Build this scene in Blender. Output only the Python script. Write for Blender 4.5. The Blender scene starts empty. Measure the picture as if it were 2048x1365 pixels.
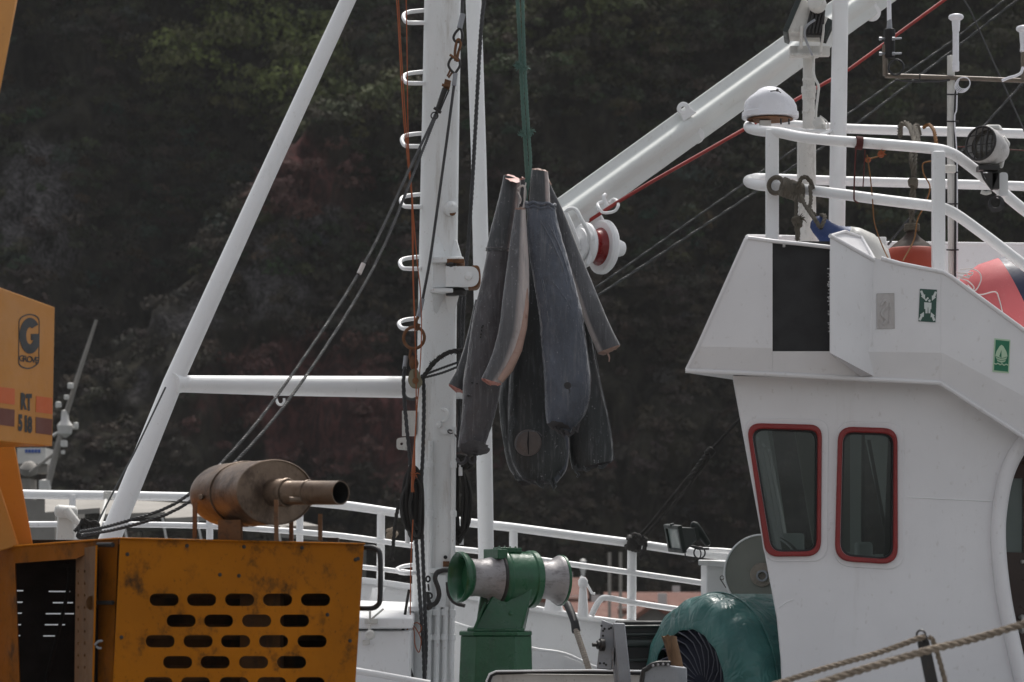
import bpy, bmesh, math, random
import numpy as np
from mathutils import Vector, Matrix, noise
from mathutils.geometry import delaunay_2d_cdt
R = math.radians
scene = bpy.context.scene
C = scene.collection
random.seed(7)

# ------------------------------------------------------------------ camera
F, HOR, CZ = 100 / 36 * 2048, 1150, 1.6
cam = bpy.data.objects.new('camera', bpy.data.cameras.new('camera'))
C.objects.link(cam)
cam.location = (0, 0, CZ)
cam.rotation_euler = (R(90), 0, 0)
cam.data.lens = 100
cam.data.sensor_width = 36
cam.data.shift_y = (HOR - 682.5) / 2048
cam.data.clip_start = 0.1
cam.data.clip_end = 3000
cam.data.dof.use_dof = True
cam.data.dof.focus_distance = 16.2
cam.data.dof.aperture_fstop = 5.2
scene.camera = cam

# ------------------------------------------------------------------ light: soft overcast, sun behind the ridge
SUN_EL, SUN_AZ = 62, 12
w = bpy.data.worlds.new('World')
scene.world = w
w.use_nodes = True
wn = w.node_tree
sky = wn.nodes.new('ShaderNodeTexSky')
sky.sky_type = 'NISHITA'
sky.sun_disc = False
sky.sun_elevation = R(SUN_EL)
sky.sun_rotation = R(SUN_AZ)
sky.dust_density = 3.0
hs = wn.nodes.new('ShaderNodeHueSaturation')
hs.inputs['Saturation'].default_value = 0.22
wn.links.new(sky.outputs[0], hs.inputs['Color'])
wn.links.new(hs.outputs[0], wn.nodes['Background'].inputs[0])
wn.nodes['Background'].inputs[1].default_value = 0.125
sun = bpy.data.objects.new('sun', bpy.data.lights.new('sun', 'SUN'))
C.objects.link(sun)
sun.data.energy = 2.4
sun.data.angle = R(11)
sun.data.color = (1.0, 0.96, 0.9)
sd = Vector((math.sin(R(SUN_AZ)) * math.cos(R(SUN_EL)), math.cos(R(SUN_AZ)) * math.cos(R(SUN_EL)), math.sin(R(SUN_EL))))
sun.rotation_euler = sd.to_track_quat('Z', 'Y').to_euler()
sun.location = (0, 10, 30)
scene.view_settings.view_transform = 'Standard'
scene.view_settings.look = 'None'
scene.view_settings.exposure = 0.42
scene.view_settings.gamma = 1.0
scene.view_settings.use_curve_mapping = False

# ------------------------------------------------------------------ helpers
def P(x, y, Y):
    return Vector(((x - 1024) * Y / F, Y, CZ + (HOR - y) * Y / F))

def planeY(x0, Y0, x1, Y1):
    def f(x, y=0):
        t = (x - x0) / (x1 - x0)
        return 1 / ((1 - t) / Y0 + t / Y1)
    return f

def catmull(pts, sub=6):
    pts = [Vector(p) for p in pts]
    if len(pts) < 3: return pts
    out = []
    n = len(pts)
    for i in range(n - 1):
        p0 = pts[i - 1] if i else pts[0] * 2 - pts[1]
        p1, p2 = pts[i], pts[i + 1]
        p3 = pts[i + 2] if i + 2 < n else pts[-1] * 2 - pts[-2]
        for k in range(sub):
            t = k / sub
            out.append(0.5 * ((2 * p1) + (p2 - p0) * t + (2 * p0 - 5 * p1 + 4 * p2 - p3) * t * t + (3 * p1 - p0 - 3 * p2 + p3) * t ** 3))
    out.append(pts[-1])
    return out

def resample(pts, n):
    d = [0]
    for a, b in zip(pts, pts[1:]): d.append(d[-1] + (b - a).length)
    out = []
    j = 0
    for i in range(n):
        t = d[-1] * i / (n - 1)
        while j < len(pts) - 2 and d[j + 1] < t: j += 1
        s = (t - d[j]) / max(d[j + 1] - d[j], 1e-9)
        out.append(pts[j].lerp(pts[j + 1], min(max(s, 0), 1)))
    return out

def length(pts): return sum((b - a).length for a, b in zip(pts, pts[1:]))

def frames(pts):
    n = len(pts)
    T = []
    for i in range(n):
        t = (pts[min(i + 1, n - 1)] - pts[max(i - 1, 0)])
        T.append(t.normalized() if t.length > 1e-9 else Vector((0, 0, 1)))
    a = Vector((0, 1, 0)) if abs(T[0].y) < 0.9 else Vector((1, 0, 0))
    N = [(a - T[0] * a.dot(T[0])).normalized()]
    for i in range(1, n):
        v = N[-1] - T[i] * N[-1].dot(T[i])
        N.append(v.normalized() if v.length > 1e-9 else N[-1])
    return T, N, [T[i].cross(N[i]) for i in range(n)]

SPLIT = set('''deck_rail bracket_plate cable_tie arrow_print silencer_leg hinge belaying_pin crimp_sleeve thimble hood_bolt door_rivet
frame_bolt cover_bolt casing_bolt bolt_hole gill_slit stud clamp_bolt door_pane hydraulic_pipe gusset skin_tassel skin_wrinkle raft_line rust_stain
orange_stripe brown_stripe interior_frame vent_cap bulwark_bracket front_wall block_strap awning_frame rail cooling_fin mounting_plate bracket_post
cover_plate antenna hood_top door_latch grease bracket'''.split())
class MB:
    def __init__(s): s.v = []; s.f = []; s.col = None
    def add(s, vs, fs):
        o = len(s.v)
        s.v += [Vector(v) for v in vs]
        s.f += [[i + o for i in f] for f in fs]
        return s
    def hexa(s, p):   # p: 4 front + 4 back
        return s.add(p, [(0, 1, 2, 3), (7, 6, 5, 4), (0, 4, 5, 1), (1, 5, 6, 2), (2, 6, 7, 3), (3, 7, 4, 0)])
    def box(s, c, size, rot=None):
        c = Vector(c); m = rot or Matrix.Identity(3)
        a, b, d = [q / 2 for q in size]
        vs = [c + m @ Vector(q) for q in ((-a, -b, -d), (a, -b, -d), (a, -b, d), (-a, -b, d), (-a, b, -d), (a, b, -d), (a, b, d), (-a, b, d))]
        return s.hexa(vs)
    def pbox(s, x0, y0, x1, y1, Y, dep):   # pixel rectangle at depth Y, going back dep metres (same size)
        f = [P(x0, y1, Y), P(x1, y1, Y), P(x1, y0, Y), P(x0, y0, Y)]
        return s.hexa(f + [q + Vector((0, dep, 0)) for q in f])
    def quadbox(s, corners, Y, dep):       # four pixel corners (any quad)
        f = [P(c[0], c[1], c[2] if len(c) > 2 else Y) for c in corners]
        return s.hexa(f + [q + Vector((0, dep, 0)) for q in f])
    def tube(s, pts, r, n=10, cap=True, closed=False):
        pts = [Vector(p) for p in pts]
        m = len(pts)
        rs = r if isinstance(r, (list, tuple)) else [r] * m
        T, N, B = frames(pts)
        vs = []; fs = []
        for i in range(m):
            for k in range(n):
                a = 2 * math.pi * k / n
                vs.append(pts[i] + (N[i] * math.cos(a) + B[i] * math.sin(a)) * rs[i])
        for i in range(m - 1):
            for k in range(n):
                k2 = (k + 1) % n
                fs.append((i * n + k, i * n + k2, (i + 1) * n + k2, (i + 1) * n + k))
        if cap:
            fs.append(tuple(range(n))[::-1]); fs.append(tuple((m - 1) * n + k for k in range(n)))
        return s.add(vs, fs)
    def ptube(s, pts, rpx, n=10, curve=0, cap=True):   # pixel points (x,y,Y), radius in pixels
        w_ = [P(*p) for p in pts]
        ys = [p[2] for p in pts]
        if isinstance(rpx, (list, tuple)):
            rr = [a * y / F for a, y in zip(rpx, ys)]
            return s.tube(w_, rr, n, cap)
        r = rpx * (sum(ys) / len(ys)) / F
        if curve: w_ = catmull(w_, curve)
        return s.tube(w_, r, n, cap)
    def rope(s, pts, r, strands=3, pitch=7.0, n=6):
        L = length(pts)
        m = int(max(4, min(900, L / (r * pitch / 7))))
        pts = resample(pts, m)
        T, N, B = frames(pts)
        for q in range(strands):
            path = []
            for i in range(m):
                a = 2 * math.pi * (q / strands + i * (L / (m - 1)) / (r * pitch))
                path.append(pts[i] + (N[i] * math.cos(a) + B[i] * math.sin(a)) * r * 0.54)
            s.tube(path, r * 0.50, n)
        return s
    def prope(s, pts, rpx, curve=6, **k):
        ys = [p[2] for p in pts]
        w_ = [P(*p) for p in pts]
        if curve: w_ = catmull(w_, curve)
        return s.rope(w_, rpx * (sum(ys) / len(ys)) / F, **k)
    def lathe(s, org, axis, prof, n=32, up=None, sx=1.0):
        ax = Vector(axis).normalized()
        a = Vector(up) if up else (Vector((0, 0, 1)) if abs(ax.z) < 0.9 else Vector((1, 0, 0)))
        u = (a - ax * a.dot(ax)).normalized(); v = ax.cross(u)
        vs = []; fs = []
        for t, r in prof:
            for k in range(n):
                q = 2 * math.pi * k / n
                vs.append(Vector(org) + ax * t + (u * math.cos(q) + v * math.sin(q) * sx) * r)
        for i in range(len(prof) - 1):
            for k in range(n):
                k2 = (k + 1) % n
                fs.append((i * n + k, i * n + k2, (i + 1) * n + k2, (i + 1) * n + k))
        if prof[0][1] > 1e-6: fs.append(tuple(range(n))[::-1])
        if prof[-1][1] > 1e-6: fs.append(tuple((len(prof) - 1) * n + k for k in range(n)))
        return s.add(vs, fs)
    def torus(s, c, axis, R_, r, n=28, m=8):
        ax = Vector(axis).normalized()
        a = Vector((0, 0, 1)) if abs(ax.z) < 0.9 else Vector((1, 0, 0))
        u = (a - ax * a.dot(ax)).normalized(); v = ax.cross(u)
        vs = []; fs = []
        for i in range(n):
            q = 2 * math.pi * i / n
            d = u * math.cos(q) + v * math.sin(q)
            for k in range(m):
                p = 2 * math.pi * k / m
                vs.append(Vector(c) + d * (R_ + r * math.cos(p)) + ax * r * math.sin(p))
        for i in range(n):
            for k in range(m):
                i2, k2 = (i + 1) % n, (k + 1) % m
                fs.append((i * m + k, i2 * m + k, i2 * m + k2, i * m + k2))
        return s.add(vs, fs)
    def plate(s, outer, holes=(), Y=16.0, th=0.02, tv=None, mapf=None):
        Yf = Y if callable(Y) else (lambda x, y: Y)
        mp = mapf or (lambda x, y: P(x, y, Yf(x, y)))
        vs2 = []; ed = []; loops = []
        for lp in [outer] + list(holes):
            o = len(vs2)
            vs2 += [Vector((p[0], p[1])) for p in lp]
            n = len(lp)
            ed += [(o + i, o + (i + 1) % n) for i in range(n)]
            loops.append((o, n))
        res = list(delaunay_2d_cdt(vs2, ed, [], 0, 1e-6))
        def inside(p, lp):
            c = False; n = len(lp)
            for i in range(n):
                a, b_ = lp[i], lp[i - 1]
                if (a[1] > p[1]) != (b_[1] > p[1]) and p[0] < (b_[0] - a[0]) * (p[1] - a[1]) / (b_[1] - a[1]) + a[0]: c = not c
            return c
        keep = []
        for f in res[2]:
            g = [sum(res[0][i][k] for i in f) / len(f) for k in (0, 1)]
            if inside(g, outer) and not any(inside(g, h) for h in holes): keep.append(f)
        res[2] = keep
        front = [mp(v.x, v.y) for v in res[0]]
        tv = Vector(tv) if tv else Vector((0, th, 0))
        k = len(front)
        fs = [tuple(f) for f in res[2]] + [tuple(i + k for i in reversed(f)) for f in res[2]]
        # boundary edges
        cnt = {}
        for f in res[2]:
            for a, b in zip(f, list(f[1:]) + [f[0]]):
                cnt[(a, b)] = 1
        for (a, b) in list(cnt):
            if (b, a) not in cnt: fs.append((b, a, a + k, b + k))
        return s.add(front + [p + tv for p in front], fs)
    def pieces(s):
        par = list(range(len(s.v)))
        def find(i):
            while par[i] != i: par[i] = par[par[i]]; i = par[i]
            return i
        for f in s.f:
            a = find(f[0])
            for i in f[1:]: par[find(i)] = a
        grp = {}
        for f in s.f: grp.setdefault(find(f[0]), []).append(f)
        out = []
        for fs in grp.values():
            ids = sorted({i for f in fs for i in f}); mp = {i: k for k, i in enumerate(ids)}
            q = MB(); q.v = [s.v[i] for i in ids]; q.f = [[mp[i] for i in f] for f in fs]; out.append(q)
        return out
    def build(s, name, mat, parent=None, bevel=0, smooth=35, subsurf=0):
        if name in SPLIT and s.col is None:
            ps = s.pieces()
            if len(ps) > 1:
                for q in ps: o = q._build(name, mat, parent, bevel, smooth, subsurf)
                return o
        return s._build(name, mat, parent, bevel, smooth, subsurf)
    def _build(s, name, mat, parent=None, bevel=0, smooth=35, subsurf=0):
        if parent is not None: off = parent['_w'] if '_w' in parent else parent.location
        else:
            xs = [v.x for v in s.v]; ys = [v.y for v in s.v]; zs = [v.z for v in s.v]
            off = ((min(xs) + max(xs)) / 2, (min(ys) + max(ys)) / 2, min(zs))
        off = Vector(off)
        me = bpy.data.meshes.new(name)
        me.from_pydata([v - off for v in s.v], [], s.f)
        bm = bmesh.new(); bm.from_mesh(me)
        bmesh.ops.recalc_face_normals(bm, faces=bm.faces)
        bm.to_mesh(me); bm.free()
        for p in me.polygons: p.use_smooth = True
        me.set_sharp_from_angle(angle=R(smooth))
        if s.col is not None:
            ca = me.color_attributes.new('pig', 'FLOAT_COLOR', 'POINT')
            ca.data.foreach_set('color', np.array(s.col, dtype=np.float32).ravel())
        me.materials.append(mat)
        o = bpy.data.objects.new(name, me)
        C.objects.link(o)
        if parent is not None:
            o.parent = parent
            WL[o.name] = off
        else:
            o.location = off
            WL[o.name] = off
        o['_w'] = tuple(off)
        if bevel:
            b = o.modifiers.new('bevel', 'BEVEL'); b.width = bevel; b.segments = 2; b.limit_method = 'ANGLE'; b.angle_limit = R(40)
        if subsurf:
            b = o.modifiers.new('sub', 'SUBSURF'); b.levels = subsurf; b.render_levels = subsurf
        return o
WL = {}

def tag(o, label=None, cat=None, group=None, kind=None):
    if label: o['label'] = label
    if cat: o['category'] = cat
    if group: o['group'] = group
    if kind: o['kind'] = kind
    return o

def thing(name, label, cat, loc, group=None):
    o = bpy.data.objects.new(name, None)
    C.objects.link(o)
    o.location = loc
    o['_w'] = tuple(loc)
    return tag(o, label, cat, group)

def round_poly(pts, r, seg=6):
    """rounded polygon in pixels; r scalar or list"""
    out = []
    n = len(pts)
    for i in range(n):
        p = Vector(pts[i]); a = Vector(pts[i - 1]); b = Vector(pts[(i + 1) % n])
        rr = r[i] if isinstance(r, (list, tuple)) else r
        da = (a - p).normalized(); db = (b - p).normalized()
        la = min(rr, (a - p).length * 0.49); lb = min(rr, (b - p).length * 0.49)
        p0, p2 = p + da * la, p + db * lb
        for k in range(seg + 1):
            t = k / seg
            out.append(tuple((1 - t) ** 2 * p0 + 2 * t * (1 - t) * p + t * t * p2))
    return out

def circ(cx, cy, rx, ry=None, n=20, a0=0):
    ry = ry or rx
    return [(cx + rx * math.cos(2 * math.pi * k / n + a0), cy + ry * math.sin(2 * math.pi * k / n + a0)) for k in range(n)]

def text2d(body, cx, cy, h, sx=1.0, bold=0.0):
    """text as triangles in pixel space, centred on cx, cy, cap height h"""
    cu = bpy.data.curves.new('t', 'FONT'); cu.body = body; cu.align_x = 'CENTER'; cu.offset = bold
    cu.resolution_u = 4
    o = bpy.data.objects.new('t', cu); C.objects.link(o)
    dg = bpy.context.evaluated_depsgraph_get()
    me = bpy.data.meshes.new_from_object(o.evaluated_get(dg))
    vs = [v.co.copy() for v in me.vertices]; fs = [tuple(p.vertices) for p in me.polygons]
    bpy.data.objects.remove(o); bpy.data.curves.remove(cu); bpy.data.meshes.remove(me)
    y0 = min(v.y for v in vs); y1 = max(v.y for v in vs)
    x0 = min(v.x for v in vs); x1 = max(v.x for v in vs)
    k = h / (y1 - y0)
    return [((v.x - (x0 + x1) / 2) * k * sx + cx, cy - (v.y - (y0 + y1) / 2) * k) for v in vs], fs

# ------------------------------------------------------------------ materials
def nt(name):
    m = bpy.data.materials.new(name); m.use_nodes = True
    t = m.node_tree
    return m, t, t.nodes['Principled BSDF']

def nd(t, typ, **k):
    n = t.nodes.new(typ)
    for a, b in k.items():
        if a.startswith('i_'):
            n.inputs[a[2:].replace('_', ' ')].default_value = b
        else: setattr(n, a, b)
    return n

def rgba(c): return (*c, 1)

def noise_fac(t, coord, scale, lo, hi, detail=5, stretch=(1, 1, 1), rough=0.6, seed=0):
    mp = nd(t, 'ShaderNodeMapping')
    mp.inputs['Scale'].default_value = stretch
    mp.inputs['Location'].default_value = (seed * 3.7, seed * 1.3, seed * 2.1)
    t.links.new(coord, mp.inputs['Vector'])
    n = nd(t, 'ShaderNodeTexNoise', i_Scale=scale, i_Detail=detail, i_Roughness=rough)
    t.links.new(mp.outputs[0], n.inputs['Vector'])
    r = nd(t, 'ShaderNodeMapRange', interpolation_type='SMOOTHSTEP')
    r.inputs['From Min'].default_value = lo; r.inputs['From Max'].default_value = hi
    t.links.new(n.outputs['Fac'], r.inputs['Value'])
    return r.outputs['Result'], n

def mixc(t, fac, a, b, k=1.0):
    m = nd(t, 'ShaderNodeMix', data_type='RGBA')
    if k != 1.0:
        mm = nd(t, 'ShaderNodeMath', operation='MULTIPLY'); mm.inputs[1].default_value = k
        t.links.new(fac, mm.inputs[0]); fac = mm.outputs[0]
    t.links.new(fac, m.inputs[0])
    for s, v in ((6, a), (7, b)):
        if isinstance(v, tuple): m.inputs[s].default_value = rgba(v)
        else: t.links.new(v, m.inputs[s])
    return m.outputs[2]

def paint(name, col, rough=0.45, var=0.12, dirt=(0.12, 0.1, 0.08), dirt_k=0.35, dirt_lo=0.55, dscale=4.0, streak=0.25,
          rust=0.0, rust_lo=0.66, rscale=7.0, bump=0.15, bscale=60.0, metal=0.0, spec=0.5, var_scale=1.6, seed=0, coat=0.0):
    m, t, b = nt(name)
    tc = nd(t, 'ShaderNodeTexCoord').outputs['Object']
    f1, _ = noise_fac(t, tc, var_scale, 0.3, 0.7, seed=seed)
    c = mixc(t, f1, tuple(x * (1 - var) for x in col), tuple(min(1, x * (1 + var * 0.5)) for x in col))
    if dirt_k:
        f2, _ = noise_fac(t, tc, dscale, dirt_lo, dirt_lo + 0.2, 8, (1, 1, streak), 0.7, seed + 1)
        c = mixc(t, f2, c, dirt, dirt_k)
        f2b, _ = noise_fac(t, tc, dscale * 9, 0.62, 0.72, 3, (1, 1, 0.7), 0.6, seed + 4)
        c = mixc(t, f2b, c, dirt, dirt_k * 0.6)
    if rust:
        f3, _ = noise_fac(t, tc, rscale, rust_lo, rust_lo + 0.06, 8, (1, 1, 0.6), 0.65, seed + 2)
        c = mixc(t, f3, c, (0.16, 0.055, 0.018), rust)
    t.links.new(c, b.inputs['Base Color'])
    fr, _ = noise_fac(t, tc, 9, 0.3, 0.7, seed=seed + 3)
    mr = nd(t, 'ShaderNodeMapRange')
    mr.inputs['To Min'].default_value = max(0.05, rough - 0.1); mr.inputs['To Max'].default_value = min(1, rough + 0.12)
    t.links.new(fr, mr.inputs['Value']); t.links.new(mr.outputs[0], b.inputs['Roughness'])
    b.inputs['Metallic'].default_value = metal
    b.inputs['Specular IOR Level'].default_value = spec
    b.inputs['Coat Weight'].default_value = coat
    if bump:
        _, n1 = noise_fac(t, tc, bscale, 0, 1, 4)
        _, n2 = noise_fac(t, tc, bscale / 9, 0, 1, 3)
        ad = nd(t, 'ShaderNodeMath', operation='MULTIPLY_ADD'); ad.inputs[1].default_value = 0.25
        t.links.new(n1.outputs['Fac'], ad.inputs[0]); t.links.new(n2.outputs['Fac'], ad.inputs[2])
        bp = nd(t, 'ShaderNodeBump', i_Strength=bump, i_Distance=0.02)
        t.links.new(ad.outputs[0], bp.inputs['Height']); t.links.new(bp.outputs[0], b.inputs['Normal'])
    return m

M = {}
M['white'] = paint('white_boat_paint', (0.80, 0.805, 0.81), 0.42, 0.05, (0.30, 0.26, 0.20), 0.3, 0.59, 4, 0.3, rust=0.5, rust_lo=0.76, rscale=18, bump=0.12, bscale=40)
M['white_mast'] = paint('white_mast_paint', (0.79, 0.805, 0.805), 0.4, 0.06, (0.27, 0.21, 0.14), 0.55, 0.545, 7, 0.12, rust=0.8, rust_lo=0.685, bump=0.12, bscale=50)
M['white_boom'] = paint('white_boom_paint', (0.67, 0.69, 0.67), 0.4, 0.06, (0.28, 0.24, 0.14), 0.3, 0.6, 4, 0.6, rust=0.7, rust_lo=0.73, rscale=12, bump=0.08)
M['white_wall'] = paint('white_wheelhouse_paint', (0.765, 0.755, 0.765), 0.5, 0.05, (0.36, 0.32, 0.27), 0.34, 0.56, 3.5, 0.10, rust=0.45, rust_lo=0.765, rscale=16, bump=0.16, bscale=18)
M['white_old'] = paint('dirty_white_paint', (0.62, 0.61, 0.58), 0.5, 0.12, (0.14, 0.12, 0.09), 0.5, 0.52, 8, 0.5, rust=0.4, rust_lo=0.72, rscale=20, bump=0.2)
M['white_plastic'] = paint('white_plastic', (0.76, 0.76, 0.80), 0.3, 0.03, (0.4, 0.38, 0.34), 0.15, 0.62, 8, 0.5, bump=0.0)
M['grey_galv'] = paint('galvanised_steel', (0.30, 0.31, 0.33), 0.5, 0.15, (0.08, 0.08, 0.08), 0.5, 0.55, 14, 1, bump=0.15, metal=0.35)
M['rust'] = paint('rusted_steel', (0.17, 0.075, 0.03), 0.8, 0.4, (0.03, 0.02, 0.015), 0.7, 0.5, 18, 1, bump=0.5)
M['dark_steel'] = paint('dark_greasy_steel', (0.035, 0.033, 0.032), 0.45, 0.3, (0.09, 0.05, 0.03), 0.5, 0.55, 22, 1, bump=0.4, metal=0.3)
M['black'] = paint('matt_black_paint', (0.012, 0.012, 0.013), 0.6, 0.3, (0.03, 0.03, 0.03), 0.3, 0.6, 6, 0.3, bump=0.1)
M['rubber'] = paint('black_rubber', (0.02, 0.02, 0.022), 0.55, 0.2, (0.07, 0.07, 0.07), 0.3, 0.6, 20, 1, bump=0.1)
M['wire'] = paint('dark_wire_rope', (0.045, 0.045, 0.047), 0.55, 0.3, (0.12, 0.11, 0.10), 0.5, 0.6, 25, 1, bump=0.3)
M['wire_grey'] = paint('grey_wire_rope', (0.045, 0.047, 0.047), 0.5, 0.3, (0.02, 0.02, 0.02), 0.5, 0.55, 25, 1, bump=0.3)
M['hemp'] = paint('weathered_grey_rope', (0.115, 0.10, 0.078), 0.9, 0.3, (0.03, 0.028, 0.022), 0.6, 0.5, 30, 1, bump=0.5)
M['hemp_tan'] = paint('tan_mooring_rope', (0.26, 0.21, 0.16), 0.9, 0.25, (0.07, 0.05, 0.035), 0.6, 0.5, 30, 1, bump=0.5)
M['rope_dark'] = paint('tarred_rope', (0.03, 0.028, 0.026), 0.85, 0.3, (0.07, 0.065, 0.055), 0.5, 0.6, 30, 1, bump=0.5)
M['rope_green'] = paint('green_nylon_rope', (0.10, 0.185, 0.155), 0.8, 0.25, (0.14, 0.18, 0.16), 0.6, 0.55, 40, 1, bump=0.5)
M['rope_orange'] = paint('orange_twine', (0.36, 0.095, 0.03), 0.7, 0.25, (0.2, 0.06, 0.02), 0.4, 0.5, 30, 1, bump=0.2)
M['rope_rust'] = paint('faded_brown_twine', (0.22, 0.10, 0.03), 0.8, 0.25, (0.07, 0.03, 0.015), 0.4, 0.5, 30, 1, bump=0.2)
M['twine_red'] = paint('dark_red_twine', (0.09, 0.018, 0.014), 0.8, 0.25, (0.03, 0.01, 0.01), 0.4, 0.5, 30, 1, bump=0.2)
M['twine_white'] = paint('white_twine', (0.65, 0.60, 0.58), 0.8, 0.1, (0.3, 0.25, 0.2), 0.3, 0.55, 30, 1, bump=0.2)
M['red'] = paint('red_frame_paint', (0.25, 0.018, 0.017), 0.38, 0.15, (0.1, 0.015, 0.012), 0.4, 0.55, 14, 0.6, bump=0.35, bscale=90)
M['red_sheave'] = paint('red_sheave_paint', (0.20, 0.012, 0.011), 0.35, 0.15, (0.06, 0.012, 0.01), 0.5, 0.55, 14, 0.6, bump=0.2)
M['red_wire'] = paint('red_coated_wire', (0.30, 0.022, 0.016), 0.5, 0.2, (0.08, 0.012, 0.01), 0.5, 0.5, 14, 1, bump=0.1)
M['green'] = paint('green_winch_paint', (0.008, 0.085, 0.034), 0.33, 0.18, (0.006, 0.018, 0.011), 0.65, 0.52, 11, 0.5, rust=0.55, rust_lo=0.69, rscale=24, bump=0.32, bscale=45, coat=0.15)
M['worn_metal'] = paint('worn_bare_steel', (0.34, 0.325, 0.33), 0.45, 0.25, (0.10, 0.085, 0.09), 0.7, 0.47, 9, 2.2, rust=0.35, rust_lo=0.66, rscale=22, bump=0.35, metal=0.3)
M['yellow'] = paint('yellow_crane_paint', (0.37, 0.122, 0.002), 0.5, 0.18, (0.020, 0.014, 0.008), 0.88, 0.505, 8, 0.8, rust=0.65, rust_lo=0.64, rscale=11, bump=0.15, bscale=40, spec=0.12)
M['yellow_clean'] = paint('yellow_crane_paint_clean', (0.46, 0.19, 0.022), 0.42, 0.1, (0.1, 0.05, 0.02), 0.3, 0.6, 5, 0.7, bump=0.1)
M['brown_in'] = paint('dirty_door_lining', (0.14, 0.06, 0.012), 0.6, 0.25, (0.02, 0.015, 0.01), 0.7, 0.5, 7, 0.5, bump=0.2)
M['yellow_shaded'] = paint('shaded_grimy_yellow_frame', (0.24, 0.078, 0.003), 0.6, 0.2, (0.02, 0.014, 0.008), 0.85, 0.5, 6, 0.6, bump=0.2, spec=0.12)  # crane yellow darkened to stand in for the frame's shade, with grime over it
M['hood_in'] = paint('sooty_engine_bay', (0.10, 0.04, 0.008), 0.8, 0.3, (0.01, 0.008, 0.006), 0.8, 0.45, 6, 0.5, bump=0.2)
M['silencer'] = paint('heat_browned_silencer', (0.175, 0.125, 0.090), 0.42, 0.3, (0.05, 0.032, 0.023), 0.8, 0.45, 8, 0.7, rust=0.6, rust_lo=0.65, rscale=26, bump=0.3, bscale=70, metal=0.55)
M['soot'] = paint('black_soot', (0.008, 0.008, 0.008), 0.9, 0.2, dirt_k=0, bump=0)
M['decal_orange'] = paint('orange_decal', (0.52, 0.105, 0.02), 0.5, 0.1, dirt_k=0, bump=0.05)
M['decal_brown'] = paint('brown_decal', (0.125, 0.035, 0.022), 0.5, 0.1, dirt_k=0, bump=0.05)
M['decal_black'] = paint('black_decal', (0.022, 0.024, 0.026), 0.5, 0.1, dirt_k=0, bump=0.05)
M['tarp'] = paint('green_tarpaulin', (0.018, 0.095, 0.090), 0.30, 0.2, (0.05, 0.10, 0.09), 0.4, 0.55, 5, 1, bump=0.9, bscale=26)
def tarp_mat():
    m, t, b = nt('green_tarpaulin_creased')
    tc = nd(t, 'ShaderNodeTexCoord').outputs['Object']
    f1, _ = noise_fac(t, tc, 4, 0.3, 0.7, 5)
    c = mixc(t, f1, (0.018, 0.088, 0.082), (0.032, 0.135, 0.122))
    f2, _ = noise_fac(t, tc, 11, 0.55, 0.75, 7, (1, 1, 1), .7, 3)
    c = mixc(t, f2, c, (0.075, 0.15, 0.135), 0.6)
    t.links.new(c, b.inputs['Base Color']); b.inputs['Roughness'].default_value = 0.33
    acc = None
    for sc, k, st in ((3.0, 1.0, (1.5, 1, .5)), (7, .4, (1, 1.2, 1))):
        _, n = noise_fac(t, tc, sc, 0, 1, 2, st, .5, sc); n.inputs['Distortion'].default_value = 1.2
        a = nd(t, 'ShaderNodeMath', operation='SUBTRACT'); a.inputs[1].default_value = 0.5; t.links.new(n.outputs['Fac'], a.inputs[0])
        ab = nd(t, 'ShaderNodeMath', operation='ABSOLUTE'); t.links.new(a.outputs[0], ab.inputs[0])
        mu = nd(t, 'ShaderNodeMath', operation='MULTIPLY'); mu.inputs[1].default_value = k; t.links.new(ab.outputs[0], mu.inputs[0])
        if acc is None: acc = mu.outputs[0]
        else:
            s_ = nd(t, 'ShaderNodeMath', operation='ADD'); t.links.new(acc, s_.inputs[0]); t.links.new(mu.outputs[0], s_.inputs[1]); acc = s_.outputs[0]
    bp = nd(t, 'ShaderNodeBump', i_Strength=0.8, i_Distance=0.055)
    t.links.new(acc, bp.inputs['Height']); t.links.new(bp.outputs[0], b.inputs['Normal'])
    return m
M['tarp'] = tarp_mat()
M['net'] = paint('dark_blue_net_cover', (0.032, 0.035, 0.058), 0.5, 0.3, (0.05, 0.05, 0.055), 0.5, 0.55, 12, 1, bump=0.4)
M['wood'] = paint('weathered_wood', (0.20, 0.115, 0.06), 0.85, 0.35, (0.05, 0.03, 0.018), 0.7, 0.48, 30, 0.12, bump=0.6)
M['door_wood'] = paint('varnished_door_wood', (0.045, 0.018, 0.011), 0.35, 0.3, (0.015, 0.007, 0.005), 0.5, 0.5, 12, 0.1, bump=0.1)
M['inside'] = paint('cabin_lining', (0.62, 0.66, 0.64), 0.6, 0.1, (0.4, 0.4, 0.4), 0.3, 0.55, 3, 1, bump=0.05)
M['reel'] = paint('grey_reel_paint', (0.215, 0.22, 0.195), 0.55, 0.1, (0.12, 0.09, 0.06), 0.4, 0.58, 6, 1, bump=0.12)
M['buoy_pink'] = paint('faded_pink_buoy', (0.62, 0.135, 0.145), 0.5, 0.12, (0.62, 0.38, 0.34), 0.55, 0.60, 14, 1, bump=0.1)
M['buoy_blue'] = paint('blue_buoy', (0.025, 0.055, 0.18), 0.5, 0.15, (0.3, 0.34, 0.42), 0.45, 0.62, 10, 1, bump=0.1)
M['buoy_navy'] = paint('navy_buoy_end', (0.014, 0.02, 0.055), 0.5, 0.15, (0.08, 0.09, 0.12), 0.4, 0.62, 10, 1, bump=0.1)
M['buoy_orange'] = paint('orange_buoy', (0.30, 0.035, 0.012), 0.6, 0.15, (0.15, 0.03, 0.02), 0.4, 0.58, 8, 1, bump=0.1)
M['buoy_brown'] = paint('dark_brown_buoy_neck', (0.030, 0.016, 0.010), 0.75, 0.2, (0.10, 0.04, 0.02), 0.4, 0.58, 8, 1, bump=0.1)
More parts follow.
